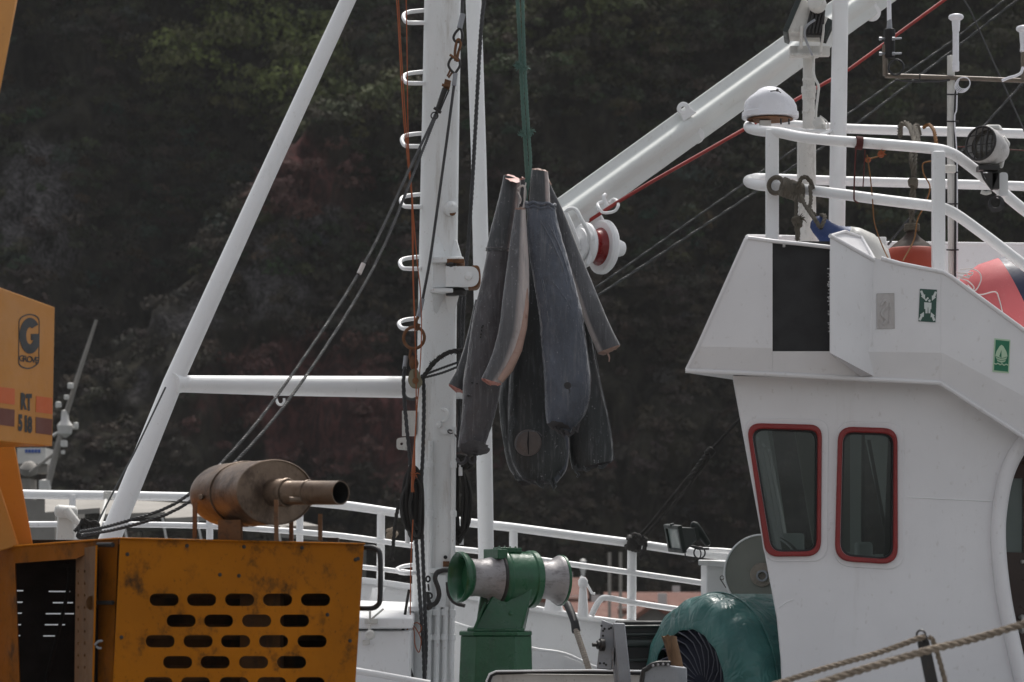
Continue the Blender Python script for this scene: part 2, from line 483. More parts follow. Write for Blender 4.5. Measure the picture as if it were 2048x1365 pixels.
M['sign_green'] = paint('dark_green_sign', (0.022, 0.075, 0.055), 0.45, 0.08, dirt_k=0.15, bump=0.03)
M['sign_bright'] = paint('bright_green_sign', (0.012, 0.17, 0.085), 0.45, 0.08, dirt_k=0.1, bump=0.03)
M['sign_white'] = paint('white_sign_print', (0.62, 0.66, 0.64), 0.5, 0.05, dirt_k=0.15, bump=0)
M['sign_glow'] = paint('pale_green_sign_print', (0.46, 0.62, 0.44), 0.5, 0.05, dirt_k=0.1, bump=0)
M['sign_faded'] = paint('faded_plate', (0.50, 0.475, 0.465), 0.6, 0.08, (0.3, 0.27, 0.25), 0.7, 0.5, 25, 0.5, bump=0.4)
M['hose'] = paint('braided_hose', (0.30, 0.26, 0.22), 0.7, 0.2, (0.1, 0.08, 0.07), 0.5, 0.5, 40, 1, bump=0.5)
M['lampglass'] = paint('floodlight_glass', (0.16, 0.20, 0.19), 0.12, 0.1, dirt_k=0.2, bump=0.0)
M['lampglass_dark'] = paint('search_lamp_glass', (0.07, 0.065, 0.055), 0.1, 0.2, dirt_k=0.2, bump=0.0, coat=0.5)
M['lamp_dark'] = paint('dark_green_lamp_body', (0.018, 0.026, 0.023), 0.4, 0.2, (0.10, 0.10, 0.09), 0.4, 0.6, 20, 1, bump=0.3)
M['roof_tile'] = paint('terracotta_roof', (0.125, 0.044, 0.028), 0.8, 0.2, (0.2, 0.12, 0.09), 0.5, 0.5, 2, 1, bump=0.3, bscale=8)
M['house_wall'] = paint('white_house_wall', (0.48, 0.48, 0.47), 0.8, 0.06, (0.4, 0.38, 0.34), 0.3, 0.55, 1, 0.4, bump=0.05)
M['canopy'] = paint('grey_beige_canopy', (0.27, 0.25, 0.225), 0.7, 0.15, (0.15, 0.14, 0.12), 0.4, 0.5, 2, 1, bump=0.1)
M['far_white'] = paint('far_boat_white', (0.62, 0.60, 0.57), 0.5, 0.1, (0.3, 0.25, 0.2), 0.4, 0.55, 3, 0.5, bump=0.05)
M['blue_letter'] = paint('blue_lettering', (0.06, 0.12, 0.38), 0.5, 0.1, dirt_k=0, bump=0)
M['asphalt'] = paint('quay_concrete', (0.17, 0.165, 0.155), 0.85, 0.15, (0.06, 0.06, 0.055), 0.5, 0.5, 1.5, 1, bump=0.3)
M['hull'] = paint('hull_blue_paint', (0.03, 0.06, 0.14), 0.4, 0.1, (0.1, 0.08, 0.06), 0.4, 0.55, 2, 0.3, bump=0.1)

def glass_mat():
    m, t, b = nt('window_glass')
    out = t.nodes['Material Output']
    tr = nd(t, 'ShaderNodeBsdfTransparent'); tr.inputs[0].default_value = (0.50, 0.54, 0.53, 1)
    gl = nd(t, 'ShaderNodeBsdfGlossy'); gl.inputs['Roughness'].default_value = 0.03
    fr = nd(t, 'ShaderNodeFresnel'); fr.inputs['IOR'].default_value = 1.55
    tc = nd(t, 'ShaderNodeTexCoord').outputs['Object']
    f, _ = noise_fac(t, tc, 5, 0.4, 0.7)
    df = nd(t, 'ShaderNodeBsdfDiffuse'); df.inputs[0].default_value = (0.3, 0.33, 0.33, 1)
    mk = nd(t, 'ShaderNodeMath', operation='MULTIPLY_ADD'); mk.inputs[1].default_value = 0.05; mk.inputs[2].default_value = 0.015
    t.links.new(f, mk.inputs[0])
    m0 = nd(t, 'ShaderNodeMixShader'); t.links.new(mk.outputs[0], m0.inputs[0])
    t.links.new(tr.outputs[0], m0.inputs[1]); t.links.new(df.outputs[0], m0.inputs[2])
    mx = nd(t, 'ShaderNodeMixShader')
    t.links.new(fr.outputs[0], mx.inputs[0]); t.links.new(m0.outputs[0], mx.inputs[1]); t.links.new(gl.outputs[0], mx.inputs[2])
    t.links.new(mx.outputs[0], out.inputs[0])
    return m
M['glass'] = glass_mat()

def skin_mat(name, col, belly, frost=0.35, bump=0.3, seed=0, cloth=False, wrinkle=0.5):
    m, t, b = nt(name)
    tc = nd(t, 'ShaderNodeTexCoord').outputs['Object']
    at = nd(t, 'ShaderNodeAttribute', attribute_name='pig')
    sep = nd(t, 'ShaderNodeSeparateColor'); t.links.new(at.outputs['Color'], sep.inputs[0])
    f1, _ = noise_fac(t, tc, 6, 0.3, 0.7, 6, (1, 1, 0.35), seed=seed)
    c = mixc(t, f1, tuple(x * 0.72 for x in col), tuple(x * 1.2 for x in col))
    c = mixc(t, sep.outputs[0], c, belly)
    fs_, _ = noise_fac(t, tc, 34, 0.5, 0.72, 5, (1.6, 1, 0.12), 0.6, seed + 7)
    c = mixc(t, fs_, c, (0.20, 0.20, 0.21), frost * 0.6)
    c = mixc(t, sep.outputs[1], c, (0.42, 0.20, 0.15))     # cut flesh
    f2, _ = noise_fac(t, tc, 15, 0.54, 0.74, 9, (1, 1, 0.45), 0.78, seed + 1)
    c = mixc(t, f2, c, (0.27, 0.27, 0.29), frost)
    f3, _ = noise_fac(t, tc, 95, 0.66, 0.72, 3, (1, 1, 0.6), 0.6, seed + 2)
    c = mixc(t, f3, c, (0.42, 0.42, 0.44), frost)
    f4, _ = noise_fac(t, tc, 4.2, 0.48, 0.66, 6, (1, 1, 0.5), 0.65, seed + 5)
    c = mixc(t, f4, c, tuple(x * 0.5 for x in col), 0.6)
    t.links.new(c, b.inputs['Base Color'])
    b.inputs['Roughness'].default_value = 0.55 if cloth else 0.38
    b.inputs['Sheen Weight'].default_value = 0.55
    b.inputs['Sheen Roughness'].default_value = 0.35
    _, n1 = noise_fac(t, tc, 130, 0, 1, 4)
    _, n2 = noise_fac(t, tc, 9, 0, 1, 5, (1.3, 1, 0.35), 0.55, seed + 3)
    ad = nd(t, 'ShaderNodeMath', operation='MULTIPLY_ADD'); ad.inputs[1].default_value = 0.12
    t.links.new(n1.outputs['Fac'], ad.inputs[0]); t.links.new(n2.outputs['Fac'], ad.inputs[2])
    bp = nd(t, 'ShaderNodeBump', i_Strength=min(1, bump * 1.7), i_Distance=0.035)
    t.links.new(ad.outputs[0], bp.inputs['Height']); t.links.new(bp.outputs[0], b.inputs['Normal'])
    return m
M['skin_brown'] = skin_mat('violet_brown_shark_skin', (0.070, 0.064, 0.070), (0.42, 0.35, 0.33), 0.6, 0.45, 1)
M['skin_dark'] = skin_mat('dark_shark_skin', (0.042, 0.045, 0.049), (0.45, 0.36, 0.34), 0.6, 0.35, 2)
M['skin_grey'] = skin_mat('grey_shark_skin', (0.10, 0.10, 0.108), (0.50, 0.44, 0.42), 0.85, 0.5, 3)
M['skin_blue'] = skin_mat('blue_grey_shark_skin', (0.080, 0.092, 0.120), (0.40, 0.36, 0.36), 0.6, 0.6, 4, True)
M['skin_black'] = skin_mat('black_green_shark_skin', (0.015, 0.019, 0.020), (0.10, 0.12, 0.13), 0.55, 0.4, 5)
M['scar'] = paint('brown_grey_scar', (0.115, 0.092, 0.085), 0.45, 0.25, (0.25, 0.2, 0.18), 0.5, 0.55, 30, 1, bump=0.4)
M['meat'] = paint('raw_fish_flesh', (0.50, 0.24, 0.20), 0.4, 0.3, (0.22, 0.035, 0.03), 0.7, 0.48, 40, 1, bump=0.6)
M['meat_pale'] = paint('pale_fish_flesh', (0.38, 0.25, 0.20), 0.45, 0.25, (0.22, 0.09, 0.07), 0.7, 0.52, 30, 1, bump=0.5)
M['cut_dark'] = paint('dark_cut_end', (0.035, 0.032, 0.034), 0.6, 0.3, (0.09, 0.07, 0.07), 0.5, 0.55, 40, 1, bump=0.6)

# ================================================================== the setting: water, quay, hillside
def sstep(a, b, x):
    t = np.clip((x - a) / (b - a), 0, 1)
    return t * t * (3 - 2 * t)

mb = MB(); mb.add([(-900, 13.3, -1.6), (900, 13.3, -1.6), (900, 900, -1.6), (-900, 900, -1.6)], [(0, 1, 2, 3)])
m, t, b = nt('harbour_water')
b.inputs['Base Color'].default_value = (0.012, 0.022, 0.022, 1); b.inputs['Roughness'].default_value = 0.12
tc = nd(t, 'ShaderNodeTexCoord').outputs['Object']
_, n1 = noise_fac(t, tc, 1.5, 0, 1, 4)
bp = nd(t, 'ShaderNodeBump', i_Strength=0.35, i_Distance=0.15)
t.links.new(n1.outputs['Fac'], bp.inputs['Height']); t.links.new(bp.outputs[0], b.inputs['Normal'])
tag(mb.build('water', m), kind='structure')
mb = MB(); mb.hexa([(-60, -40, -3), (60, -40, -3), (60, -40, 0), (-60, -40, 0), (-60, 13.5, -3), (60, 13.5, -3), (60, 13.5, 0), (-60, 13.5, 0)])
tag(mb.build('quay', M['asphalt'], bevel=0.04), kind='structure')

# noise helper on arrays (value noise, several octaves)
def vnoise(x, z, seed):
    rs = np.random.RandomState(seed)
    tab = rs.rand(256, 256)
    xi = np.floor(x).astype(int); zi = np.floor(z).astype(int)
    fx = x - xi; fz = z - zi
    fx = fx * fx * (3 - 2 * fx); fz = fz * fz * (3 - 2 * fz)
    g = lambda a, b_: tab[a % 256, b_ % 256]
    return (g(xi, zi) * (1 - fx) + g(xi + 1, zi) * fx) * (1 - fz) + (g(xi, zi + 1) * (1 - fx) + g(xi + 1, zi + 1) * fx) * fz
def fbm(x, z, s, o=5, seed=0):
    r = 0; a = 0.5; tot = 0
    for k in range(o):
        r = r + a * vnoise(x * s + 17.3 * k + 40, z * s + 9.1 * k + 40, seed + k); tot += a
        a *= 0.55; s *= 2.03
    return r / tot

HY = 165.0
KP = HY / F     # metres per pixel near the slope
def px_of(X, Z): return X / KP + 1024, HOR - (Z - CZ) / KP
RIDGE = [(-1500, 2400), (60, 1150), (230, 850), (330, 690), (430, 560), (560, 400), (690, 290), (880, 170), (1150, 20), (2200, -700)]
def terrain(X, Z):
    px, py = px_of(X, Z)
    rx = np.array([p[0] for p in RIDGE], float); ry = np.array([p[1] for p in RIDGE], float)
    yr = np.interp(px, rx, ry) + 45 * (fbm(X, Z, 0.18, 3, 5) - 0.5)
    d = (py - yr)                                  # >0: below the crest (the near spur)
    spur = sstep(-20, 45, d) * 15 + np.clip(d, 0, 500) * -0.004
    Yv = HY - 12 + 0.42 * np.clip(Z, -5, 200) - spur
    n = fbm(X, Z * 0.5, 0.09, 5, 11) - 0.5
    n2 = fbm(X * 1.4, Z * 0.55, 0.35, 5, 23) - 0.5
    n3 = np.abs(fbm(X * 1.5, Z * 0.4, 0.55, 4, 31) - 0.5)
    # far left rock buttress
    bl = np.exp(-((px - 60) / 110) ** 2) * sstep(120, 260, py)
    n4 = np.abs(fbm(X, Z, 0.11, 4, 77) - 0.5)
    Yv = Yv - n * 18 - n2 * 6.0 + n3 * 4 + n4 * 16 - bl * 6
    return Yv, d, px, py
def rockmask(X, Z, d, px, py):
    n = fbm(X, Z * 0.6, 0.22, 5, 51)
    n2 = fbm(X, Z * 0.7, 1.1, 5, 61)
    g = lambda cx, cy, sx, sy: np.exp(-((px - cx) / sx) ** 2 - ((py - cy) / sy) ** 2)
    grey = 1.1 * g(70, 380, 110, 180) + 0.8 * g(120, 500, 60, 110) + 0.9 * g(420, 680, 90, 60) + 0.9 * g(600, 600, 90, 110) + 0.7 * g(700, 520, 60, 70) + 0.55 * g(350, 820, 160, 90) + 0.5 * g(700, 700, 120, 90) + 0.35 * g(1500, 900, 300, 200) + 0.5 * g(1270, 950, 70, 80)
    red = 1.0 * g(660, 430, 130, 120) + 0.9 * g(680, 850, 260, 170) + 0.5 * g(440, 480, 70, 70) + 0.5 * g(1150, 950, 300, 130) + 0.4 * g(120, 300, 50, 60)
    grey = sstep(0.44, 0.68, grey * (0.35 + 0.9 * n2) + 0.5 * (n - 0.5))
    red = sstep(0.36, 0.66, red * (0.4 + 0.9 * n) + 0.4 * (n2 - 0.5))
    return grey, red

nx, nz = 420, 300
gx = np.linspace(-75, 75, nx); gz = np.linspace(-3, 90, nz)
GX, GZ = np.meshgrid(gx, gz)
GY, D_, PX_, PY_ = terrain(GX, GZ)
gr, rd = rockmask(GX, GZ, D_, PX_, PY_)
vs = np.stack([GX, GY, GZ], -1).reshape(-1, 3)
idx = np.arange(nx * nz).reshape(nz, nx)
fs = np.stack([idx[:-1, :-1], idx[:-1, 1:], idx[1:, 1:], idx[1:, :-1]], -1).reshape(-1, 4)
me = bpy.data.meshes.new('hillside')
me.from_pydata(vs.tolist(), [], fs.tolist())
ca = me.color_attributes.new('pig', 'FLOAT_COLOR', 'POINT')
ca.data.foreach_set('color', np.stack([gr, rd, gr * 0, gr * 0 + 1], -1).astype(np.float32).ravel())
for p in me.polygons: p.use_smooth = True
m, t, b = nt('hillside_ground')
tc = nd(t, 'ShaderNodeTexCoord').outputs['Object']
at = nd(t, 'ShaderNodeAttribute', attribute_name='pig')
sep = nd(t, 'ShaderNodeSeparateColor'); t.links.new(at.outputs['Color'], sep.inputs[0])
f1, _ = noise_fac(t, tc, 0.9, 0.35, 0.68, 7, (1, 1, 0.7))
c = mixc(t, f1, (0.022, 0.020, 0.016), (0.055, 0.050, 0.036))
f2, _ = noise_fac(t, tc, 1.5, 0.4, 0.66, 7, (1, 1, 0.5))
cr = mixc(t, f2, (0.055, 0.024, 0.023), (0.155, 0.058, 0.054))
c = mixc(t, sep.outputs[1], c, cr)
f3, _ = noise_fac(t, tc, 3.0, 0.40, 0.66, 9, (1, 1, 1), 0.72)
cg = mixc(t, f3, (0.035, 0.032, 0.031), (0.185, 0.172, 0.176))
c = mixc(t, sep.outputs[0], c, cg)
t.links.new(c, b.inputs['Base Color']); b.inputs['Roughness'].default_value = 0.95; b.inputs['Specular IOR Level'].default_value = 0.1
_, n1 = noise_fac(t, tc, 2.6, 0, 1, 9, (1, 1, 1), 0.7)
bp = nd(t, 'ShaderNodeBump', i_Strength=1.0, i_Distance=0.5)
t.links.new(n1.outputs['Fac'], bp.inputs['Height']); t.links.new(bp.outputs[0], b.inputs['Normal'])
me.materials.append(m)
o = bpy.data.objects.new('hillside', me); C.objects.link(o); tag(o, kind='structure')

# shrubs and low trees of the slope: one mass of leaf clumps
rs = np.random.RandomState(3)
V = []; COLS = []; 
NC = 12500
cx = rs.uniform(-46, 46, NC); cz = rs.uniform(0, 52, NC)
cy, cd, cpx, cpy = terrain(cx, cz)
cg_, cr_ = rockmask(cx, cz, cd, cpx, cpy)
dens = 1 - np.maximum(cg_ * 0.74, cr_ * 0.82)
dens *= 0.35 + 0.65 * sstep(0.36, 0.52, fbm(cx, cz, 0.25, 3, 91))
keep = rs.rand(NC) < dens
cr_k = cr_[keep]
cx, cy, cz, cd, cpx, cpy = [a[keep] for a in (cx, cy, cz, cd, cpx, cpy)]
g = lambda ax, ay, sx, sy: np.exp(-((cpx - ax) / sx) ** 2 - ((cpy - ay) / sy) ** 2)
lush = g(450, 60, 130, 110) + g(600, 90, 70, 60) + 0.9 * g(330, 125, 40, 30) + g(430, 125, 40, 30) + 0.9 * g(580, 200, 80, 50) + 0.6 * g(740, 250, 110, 90) + 0.4 * g(1150, 60, 220, 160) + 0.22 * g(1750, 450, 250, 200) + 0.2 * g(1900, 80, 200, 160)
size = rs.uniform(0.5, 1.25, cx.size) * (0.8 + 0.75 * np.clip(lush, 0, 1)) * (1.0 - 0.3 * sstep(600, 1000, cpy))
ncr = cx.size
allv = []; allc = []
for i in range(ncr):
    s = size[i]
    k = int(50 + 105 * min(s, 2.0))
    # crown made of two or three lobes
    nl = rs.randint(2, 5)
    lo = rs.normal(0, 0.42, (nl, 3)) * s * np.array([1, 0.8, 0.5])
    li = rs.randint(0, nl, k)
    d = rs.normal(0, 1, (k, 3)); d /= np.linalg.norm(d, axis=1)[:, None]
    d[:, 2] = np.abs(d[:, 2]) * 0.9 - 0.15
    rr = s * rs.uniform(0.45, 0.82, k)
    c_ = np.array([cx[i], cy[i] - s * 0.45, cz[i] + s * 0.25]) + lo[li] + d * rr[:, None]
    q = s ** .5 * rs.uniform(0.06, 0.135, k) + 0.025
    nrm = d + rs.normal(0, 0.32, (k, 3)); nrm /= np.linalg.norm(nrm, axis=1)[:, None]
    a = np.cross(nrm, rs.normal(0, 1, (k, 3))); a /= np.linalg.norm(a, axis=1)[:, None]
    bb = np.cross(nrm, a)
    q = q[:, None]
    quad = np.stack([c_ + a * q, c_ + bb * q * 0.75 + nrm * q * 0.25, c_ - a * q, c_ - bb * q * 0.75 + nrm * q * 0.2], 1)
    allv.append(quad.reshape(-1, 3))
    base = np.array([0.040, 0.043, 0.027]) * rs.uniform(0.6, 1.25) * (1 + 0.2 * rs.normal(0, 1, 3) * np.array([1, .5, 1]))
    base = base * (1 - lush[i].clip(0, 1)) + lush[i].clip(0, 1) * np.array([0.125, 0.150, 0.045]) * rs.uniform(0.6, 1.2)
    if cpy[i] > 620 or rs.rand() < 0.28: base = base * 0.5 + 0.5 * np.array([0.060, 0.042, 0.038])
    if cr_k[i] > .15: base = base * 0.35 + 0.65 * np.array([0.115, 0.050, 0.046]); s *= .8
    cc = base[None, :] * rs.uniform(0.75, 1.3, (k, 1))
    allc.append(np.repeat(cc, 4, 0))
V = np.concatenate(allv); CC = np.concatenate(allc)
nq = len(V) // 4
me = bpy.data.meshes.new('hillside_shrubs')
me.vertices.add(len(V)); me.vertices.foreach_set('co', V.astype(np.float32).ravel())
me.loops.add(nq * 4); me.loops.foreach_set('vertex_index', np.arange(nq * 4, dtype=np.int32))
me.polygons.add(nq); me.polygons.foreach_set('loop_start', np.arange(0, nq * 4, 4, dtype=np.int32))
me.update(calc_edges=True); me.validate()
ca = me.color_attributes.new('pig', 'FLOAT_COLOR', 'POINT')
ca.data.foreach_set('color', np.concatenate([np.clip(CC, 0, 1), np.ones((len(CC), 1))], 1).astype(np.float32).ravel())
m, t, b = nt('shrub_leaves')
at = nd(t, 'ShaderNodeAttribute', attribute_name='pig')
t.links.new(at.outputs['Color'], b.inputs['Base Color']); b.inputs['Roughness'].default_value = 0.8; b.inputs['Specular IOR Level'].default_value = 0.15
me.materials.append(m)
o = bpy.data.objects.new('hillside_shrubs', me); C.objects.link(o); tag(o, 'dark green shrubs and low trees covering the hillside behind the boat', 'shrubs', kind='stuff')

# ================================================================== far houses, far boat, harbour shed
def house(x0, x1, ye, yr, yb, Y, dep, label, gable=None):
    loc = tuple(P((x0 + x1) / 2, yb, Y))
    h = thing('house', label, 'house', loc, 'red roofed houses across the harbour')
    mb = MB()
    a, b_ = P(x0, ye, Y), P(x1, ye, Y); z0 = P(x0, yb, Y).z
    mb.hexa([Vector((a.x, Y, z0)), Vector((b_.x, Y, z0)), b_, a, Vector((a.x, Y + dep, z0)), Vector((b_.x, Y + dep, z0)), b_ + Vector((0, dep, 0)), a + Vector((0, dep, 0))])
    mb.build('wall', M['house_wall'], h)
    mb = MB(); zr = P(x0, yr, Y).z; e = 0.4; ym = Y + dep / 2
    if gable is None:
        th = 0.18
        for k in (0, th):
            pass
        A = [Vector((a.x - e, Y - e, a.z - .1)), Vector((b_.x + e, Y - e, a.z - .1)), Vector((b_.x + e, ym, zr)), Vector((a.x - e, ym, zr)), Vector((b_.x + e, Y + dep + e, a.z - .1)), Vector((a.x - e, Y + dep + e, a.z - .1))]
        mb.add(A + [q + Vector((0, 0, -th)) for q in A], [(0, 1, 2, 3), (3, 2, 4, 5), (6, 7, 8, 9), (9, 8, 10, 11), (0, 1, 7, 6), (1, 2, 8, 7), (2, 4, 10, 8), (4, 5, 11, 10), (5, 3, 9, 11), (3, 0, 6, 9)])
    else:
        xm = (a.x + b_.x) / 2; th = 0.18
        A = [Vector((a.x - e, Y - e, a.z - .1)), Vector((xm, Y - e, zr)), Vector((b_.x + e, Y - e, a.z - .1)), Vector((a.x - e, Y + dep, a.z - .1)), Vector((xm, Y + dep, zr)), Vector((b_.x + e, Y + dep, a.z - .1))]
        mb.add(A + [q + Vector((0, 0, -th)) for q in A], [(0, 1, 4, 3), (1, 2, 5, 4), (6, 7, 10, 9), (7, 8, 11, 10), (0, 1, 7, 6), (1, 2, 8, 7), (3, 4, 10, 9), (4, 5, 11, 10), (0, 3, 9, 6), (2, 5, 11, 8)])
        g_ = MB(); g_.add([Vector((a.x, Y, a.z)), Vector((b_.x, Y, b_.z)), Vector((xm, Y, zr - .15)), Vector((a.x, Y + .2, a.z)), Vector((b_.x, Y + .2, b_.z)), Vector((xm, Y + .2, zr - .15))], [(0, 1, 2), (5, 4, 3), (0, 1, 4, 3), (1, 2, 5, 4), (2, 0, 3, 5)])
        g_.build('gable', M[gable], h)
    mb.build('roof', M['roof_tile'], h)
    mb = MB(); mb.box(((a.x + b_.x) / 2 + (b_.x - a.x) * 0.3, ym + 0.5, zr + 0.0), (0.3, 0.3, 0.5)); mb.build('chimney', M['house_wall'], h)
    return h
house(1080, 1158, 1192, 1156, 1400, 118, 8, 'house with the highest terracotta roof, behind the winch drum')
house(1120, 1215, 1240, 1206, 1400, 100, 5, 'low house with a red roof just right of the white bollard')
house(1235, 1400, 1214, 1186, 1400, 112, 9, 'long red roofed house behind the rail post and tarpaulin')
house(1262, 1352, 1246, 1203, 1400, 96, 5, 'small white house whose dark gable peeks between the rails', 'asphalt')
house(1385, 1500, 1210, 1190, 1400, 125, 9, 'house with terracotta roof hidden mostly by the green tarpaulin')

for x, y0, lab in ((1219, 1105, 'left one of two thin wooden masts behind the middle rail'), (1241, 1105, 'right one of two thin wooden masts behind the middle rail')):
    mb = MB(); mb.ptube([(x, y0, 90), (x, 1300, 90)], 3.2, 8)
    tag(mb.build('mooring_pole', M['canopy']), lab, 'pole', 'thin masts across the harbour')
mb = MB(); mb.ptube([(1166, 1150, 80), (1168, 1300, 80)], 1.2, 6); mb.lathe(P(1166, 1118, 80), (0, 0, -1), [(0, 0.02), (.05, .09), (.2, .09), (.5, .04), (.5, .02)], 12)
tag(mb.build('quay_lamp', M['far_white']), 'small white lamp head on thin pole across the harbour', 'lamp')

# far boat at left
fb = thing('moored_boat', 'blurred far boat with leaning antenna mast, seen under the crane box', 'boat', tuple(P(80, 1180, 42)))
mb = MB(); mb.ptube([(92, 985, 42), (112, 905, 42), (132, 830, 42), (152, 765, 42), (193, 640, 42)], [7, 6, 5.5, 5, 3.2], 10)
mb.ptube([(112, 905, 42), (60, 945, 42)], 3, 8)
mb.build('mast', M['canopy'], fb)
mb = MB(); mb.lathe(P(130, 868, 42), (0, 0, 1), [(-.06, 0.02), (0, .1), (.12, .12), (.2, .06), (.34, .05), (.36, 0)], 16); mb.ptube([(105, 872, 42), (130, 858, 42), (156, 856, 42)], 3, 8); mb.build('radar', M['far_white'], fb)
for x, y, s in ((141, 772, 6), (117, 810, 6), (133, 795, 5), (128, 888, 7), (152, 850, 5), (126, 905, 4)):
    mb = MB(); c = P(x, y, 41.9); k = s * 42 / F
    mb.lathe(c, (0, 0, 1), [(-k, k * .5), (-k * .8, k), (k * .8, k), (k, k * .6)], 12); mb.build('antenna', M['far_white'], fb)
mb = MB(); mb.pbox(34, 896, 91, 928, 43, .7); mb.build('wheelhouse_top', M['far_white'], fb)
mb = MB(); 
for k in range(5): mb.pbox(50 + k * 6.4, 899, 55 + k * 6.4, 906, 42.98, .02)
mb.build('lettering', M['blue_letter'], fb)
mb = MB(); mb.pbox(30, 930, 95, 946, 43.1, .6); mb.pbox(30, 958, 60, 1010, 43.1, .6); mb.lathe(P(58, 938, 42.7), (0, -.3, 1), [(-.12, 0.02), (-.08, .12), (.02, .14), (.1, .07), (.12, 0)], 16); mb.build('deck_gear', M['canopy'], fb)
mb = MB(); mb.pbox(-60, 1000, 110, 1200, 43, 3.0); mb.build('cabin', M['canopy'], fb)
mb = MB(); mb.lathe(P(90, 975, 42), (0, 0, 1), [(-.06, .02), (-.05, .09), (.1, .09), (.12, 0)], 12); mb.build('float_light', M['far_white'], fb)

# awning of another boat behind the bow rail
aw = thing('awning_boat', 'blurred boat with long grey beige awning behind the bow rail', 'boat', tuple(P(430, 1250, 34)))
mb = MB()
fr_ = [(90, 992), (200, 996), (330, 1004), (420, 1012), (560, 1032), (640, 1052)]
for (x0, y0), (x1, y1) in zip(fr_, fr_[1:]):
    a, b_ = P(x0, y0, 37), P(x1, y1, 37); a2, b2 = P(x0, y0 + 33, 34), P(x1, y1 + 20, 34)
    mb.hexa([a2, b2, b_, a, a2 - Vector((0, 0, .06)), b2 - Vector((0, 0, .06)), b_ - Vector((0, 0, .06)), a - Vector((0, 0, .06))])
mb.build('awning', M['canopy'], aw)
mb = MB()
for x, y in ((140, 1024), (250, 1032), (330, 1036), (400, 1040), (470, 1044), (560, 1052)):
    mb.ptube([(x - 6, y - 4, 34), (x + 6, y + 60, 34), (x + 8, y + 130, 34)], 2.6, 8)
mb.build('awning_frame', M['far_white'], aw)
mb = MB(); mb.pbox(60, 1085, 700, 1300, 36, 4); mb.build('hull', M['lamp_dark'], aw)
mb = MB(); mb.pbox(200, 1052, 640, 1062, 35.2, .05); mb.pbox(300, 1034, 560, 1040, 35.6, .05); mb.build('rail', M['canopy'], aw)
mb = MB(); mb.hexa([(-120, 86, -3), (120, 86, -3), (120, 86, -0.9), (-120, 86, -0.9), (-120, 175, -3), (120, 175, -3), (120, 175, -0.6), (-120, 175, -0.6)])
tag(mb.build('shore', M['asphalt']), kind='structure')

# light sea haze over the harbour
mb = MB(); mb.box((0, 440, 55.5), (1920, 1020, 119)); 
m = bpy.data.materials.new('haze'); m.use_nodes = True; t = m.node_tree
t.nodes.remove(t.nodes['Principled BSDF'])
pv = nd(t, 'ShaderNodeVolumePrincipled'); pv.inputs['Density'].default_value = 0.00018; pv.inputs['Color'].default_value = (0.92, 0.92, 0.93, 1)
t.links.new(pv.outputs[0], t.nodes['Material Output'].inputs['Volume'])
tag(mb.build('haze', m), kind='stuff')

# ================================================================== the fishing boat
YM = 17.5
boat = thing('fishing_boat', 'white fishing boat with tall mast, derrick boom, bow rails and red framed wheelhouse windows', 'boat', (0, 17, -1.6))
W = M['white']
def bp_(mb, name, mat, parent=boat, **k): return mb.build(name, mat, parent, **k)

# --- hull and deck (below the frame)
plan = [(8.5, 14.9), (2, 14.6), (-2.5, 14.75), (-4.8, 15.8), (-6.6, 17.4), (-4.8, 18.9), (-2.5, 19.5), (2, 19.6), (8.5, 19.4)]
def loop(z, k=1.0, s=0.0): return [Vector((x * k if x < 0 else x, 17.2 + (y - 17.2) * k, z - s * x)) for x, y in plan]
mb = MB(); l0 = loop(-2.2, .82); l1 = loop(0.50); n = len(plan)
mb.add(l0 + l1, [tuple(range(n)), tuple(n + i for i in reversed(range(n)))] + [(i, (i + 1) % n, n + (i + 1) % n, n + i) for i in range(n)])
bp_(mb, 'hull', M['hull'])
mb = MB(); d_ = loop(0.58, .995); mb.add(d_ + [v - Vector((0, 0, .06)) for v in d_], [tuple(range(n)), tuple(n + i for i in reversed(range(n)))] + [(i, (i + 1) % n, n + (i + 1) % n, n + i) for i in range(n)])
bp_(mb, 'deck', M['grey_galv'])

# --- far bulwark with its bright capping (sheer rises to the bow)
cap = [(-60, 1128, 18.6), (300, 1138, 18.9), (600, 1147, 19.0), (730, 1156, 19.0), (830, 1170, 19.0), (950, 1190, 19.0), (1070, 1212, 19.0), (1230, 1238, 19.0), (1400, 1249, 19.0), (1560, 1253, 19.0), (1900, 1256, 19.0)]
cp = catmull([P(*c) for c in cap], 4)
def strip(pts, dy, dz):
    m_ = MB(); vs = []
    for p in pts: vs += [p, p + Vector((0, dy, 0)), p + Vector((0, dy, dz)), p + Vector((0, 0, dz))]
    fs = [(0, 1, 2, 3), tuple(len(vs) - 4 + k for k in (3, 2, 1, 0))]
    for i in range(len(pts) - 1):
        for k in range(4): fs.append((4 * i + k, 4 * i + (k + 1) % 4, 4 * i + 4 + (k + 1) % 4, 4 * i + 4 + k))
    return m_.add(vs, fs)
low = [Vector((p.x, p.y + 0.06, p.z - 0.045)) for p in cp]
mb = MB(); vs = []
for p in low: vs += [p, p + Vector((0, .05, 0)), Vector((p.x, p.y + .05, .6)), Vector((p.x, p.y, .6))]
fs = [(0, 1, 2, 3), tuple(len(vs) - 4 + k for k in (3, 2, 1, 0))]
for i in range(len(low) - 1):
    for k in range(4): fs.append((4 * i + k, 4 * i + (k + 1) % 4, 4 * i + 4 + (k + 1) % 4, 4 * i + 4 + k))
mb.add(vs, fs); bp_(mb, 'bulwark', W)
bp_(strip(cp, 0.26, -0.045), 'bulwark_cap', W, bevel=.012)
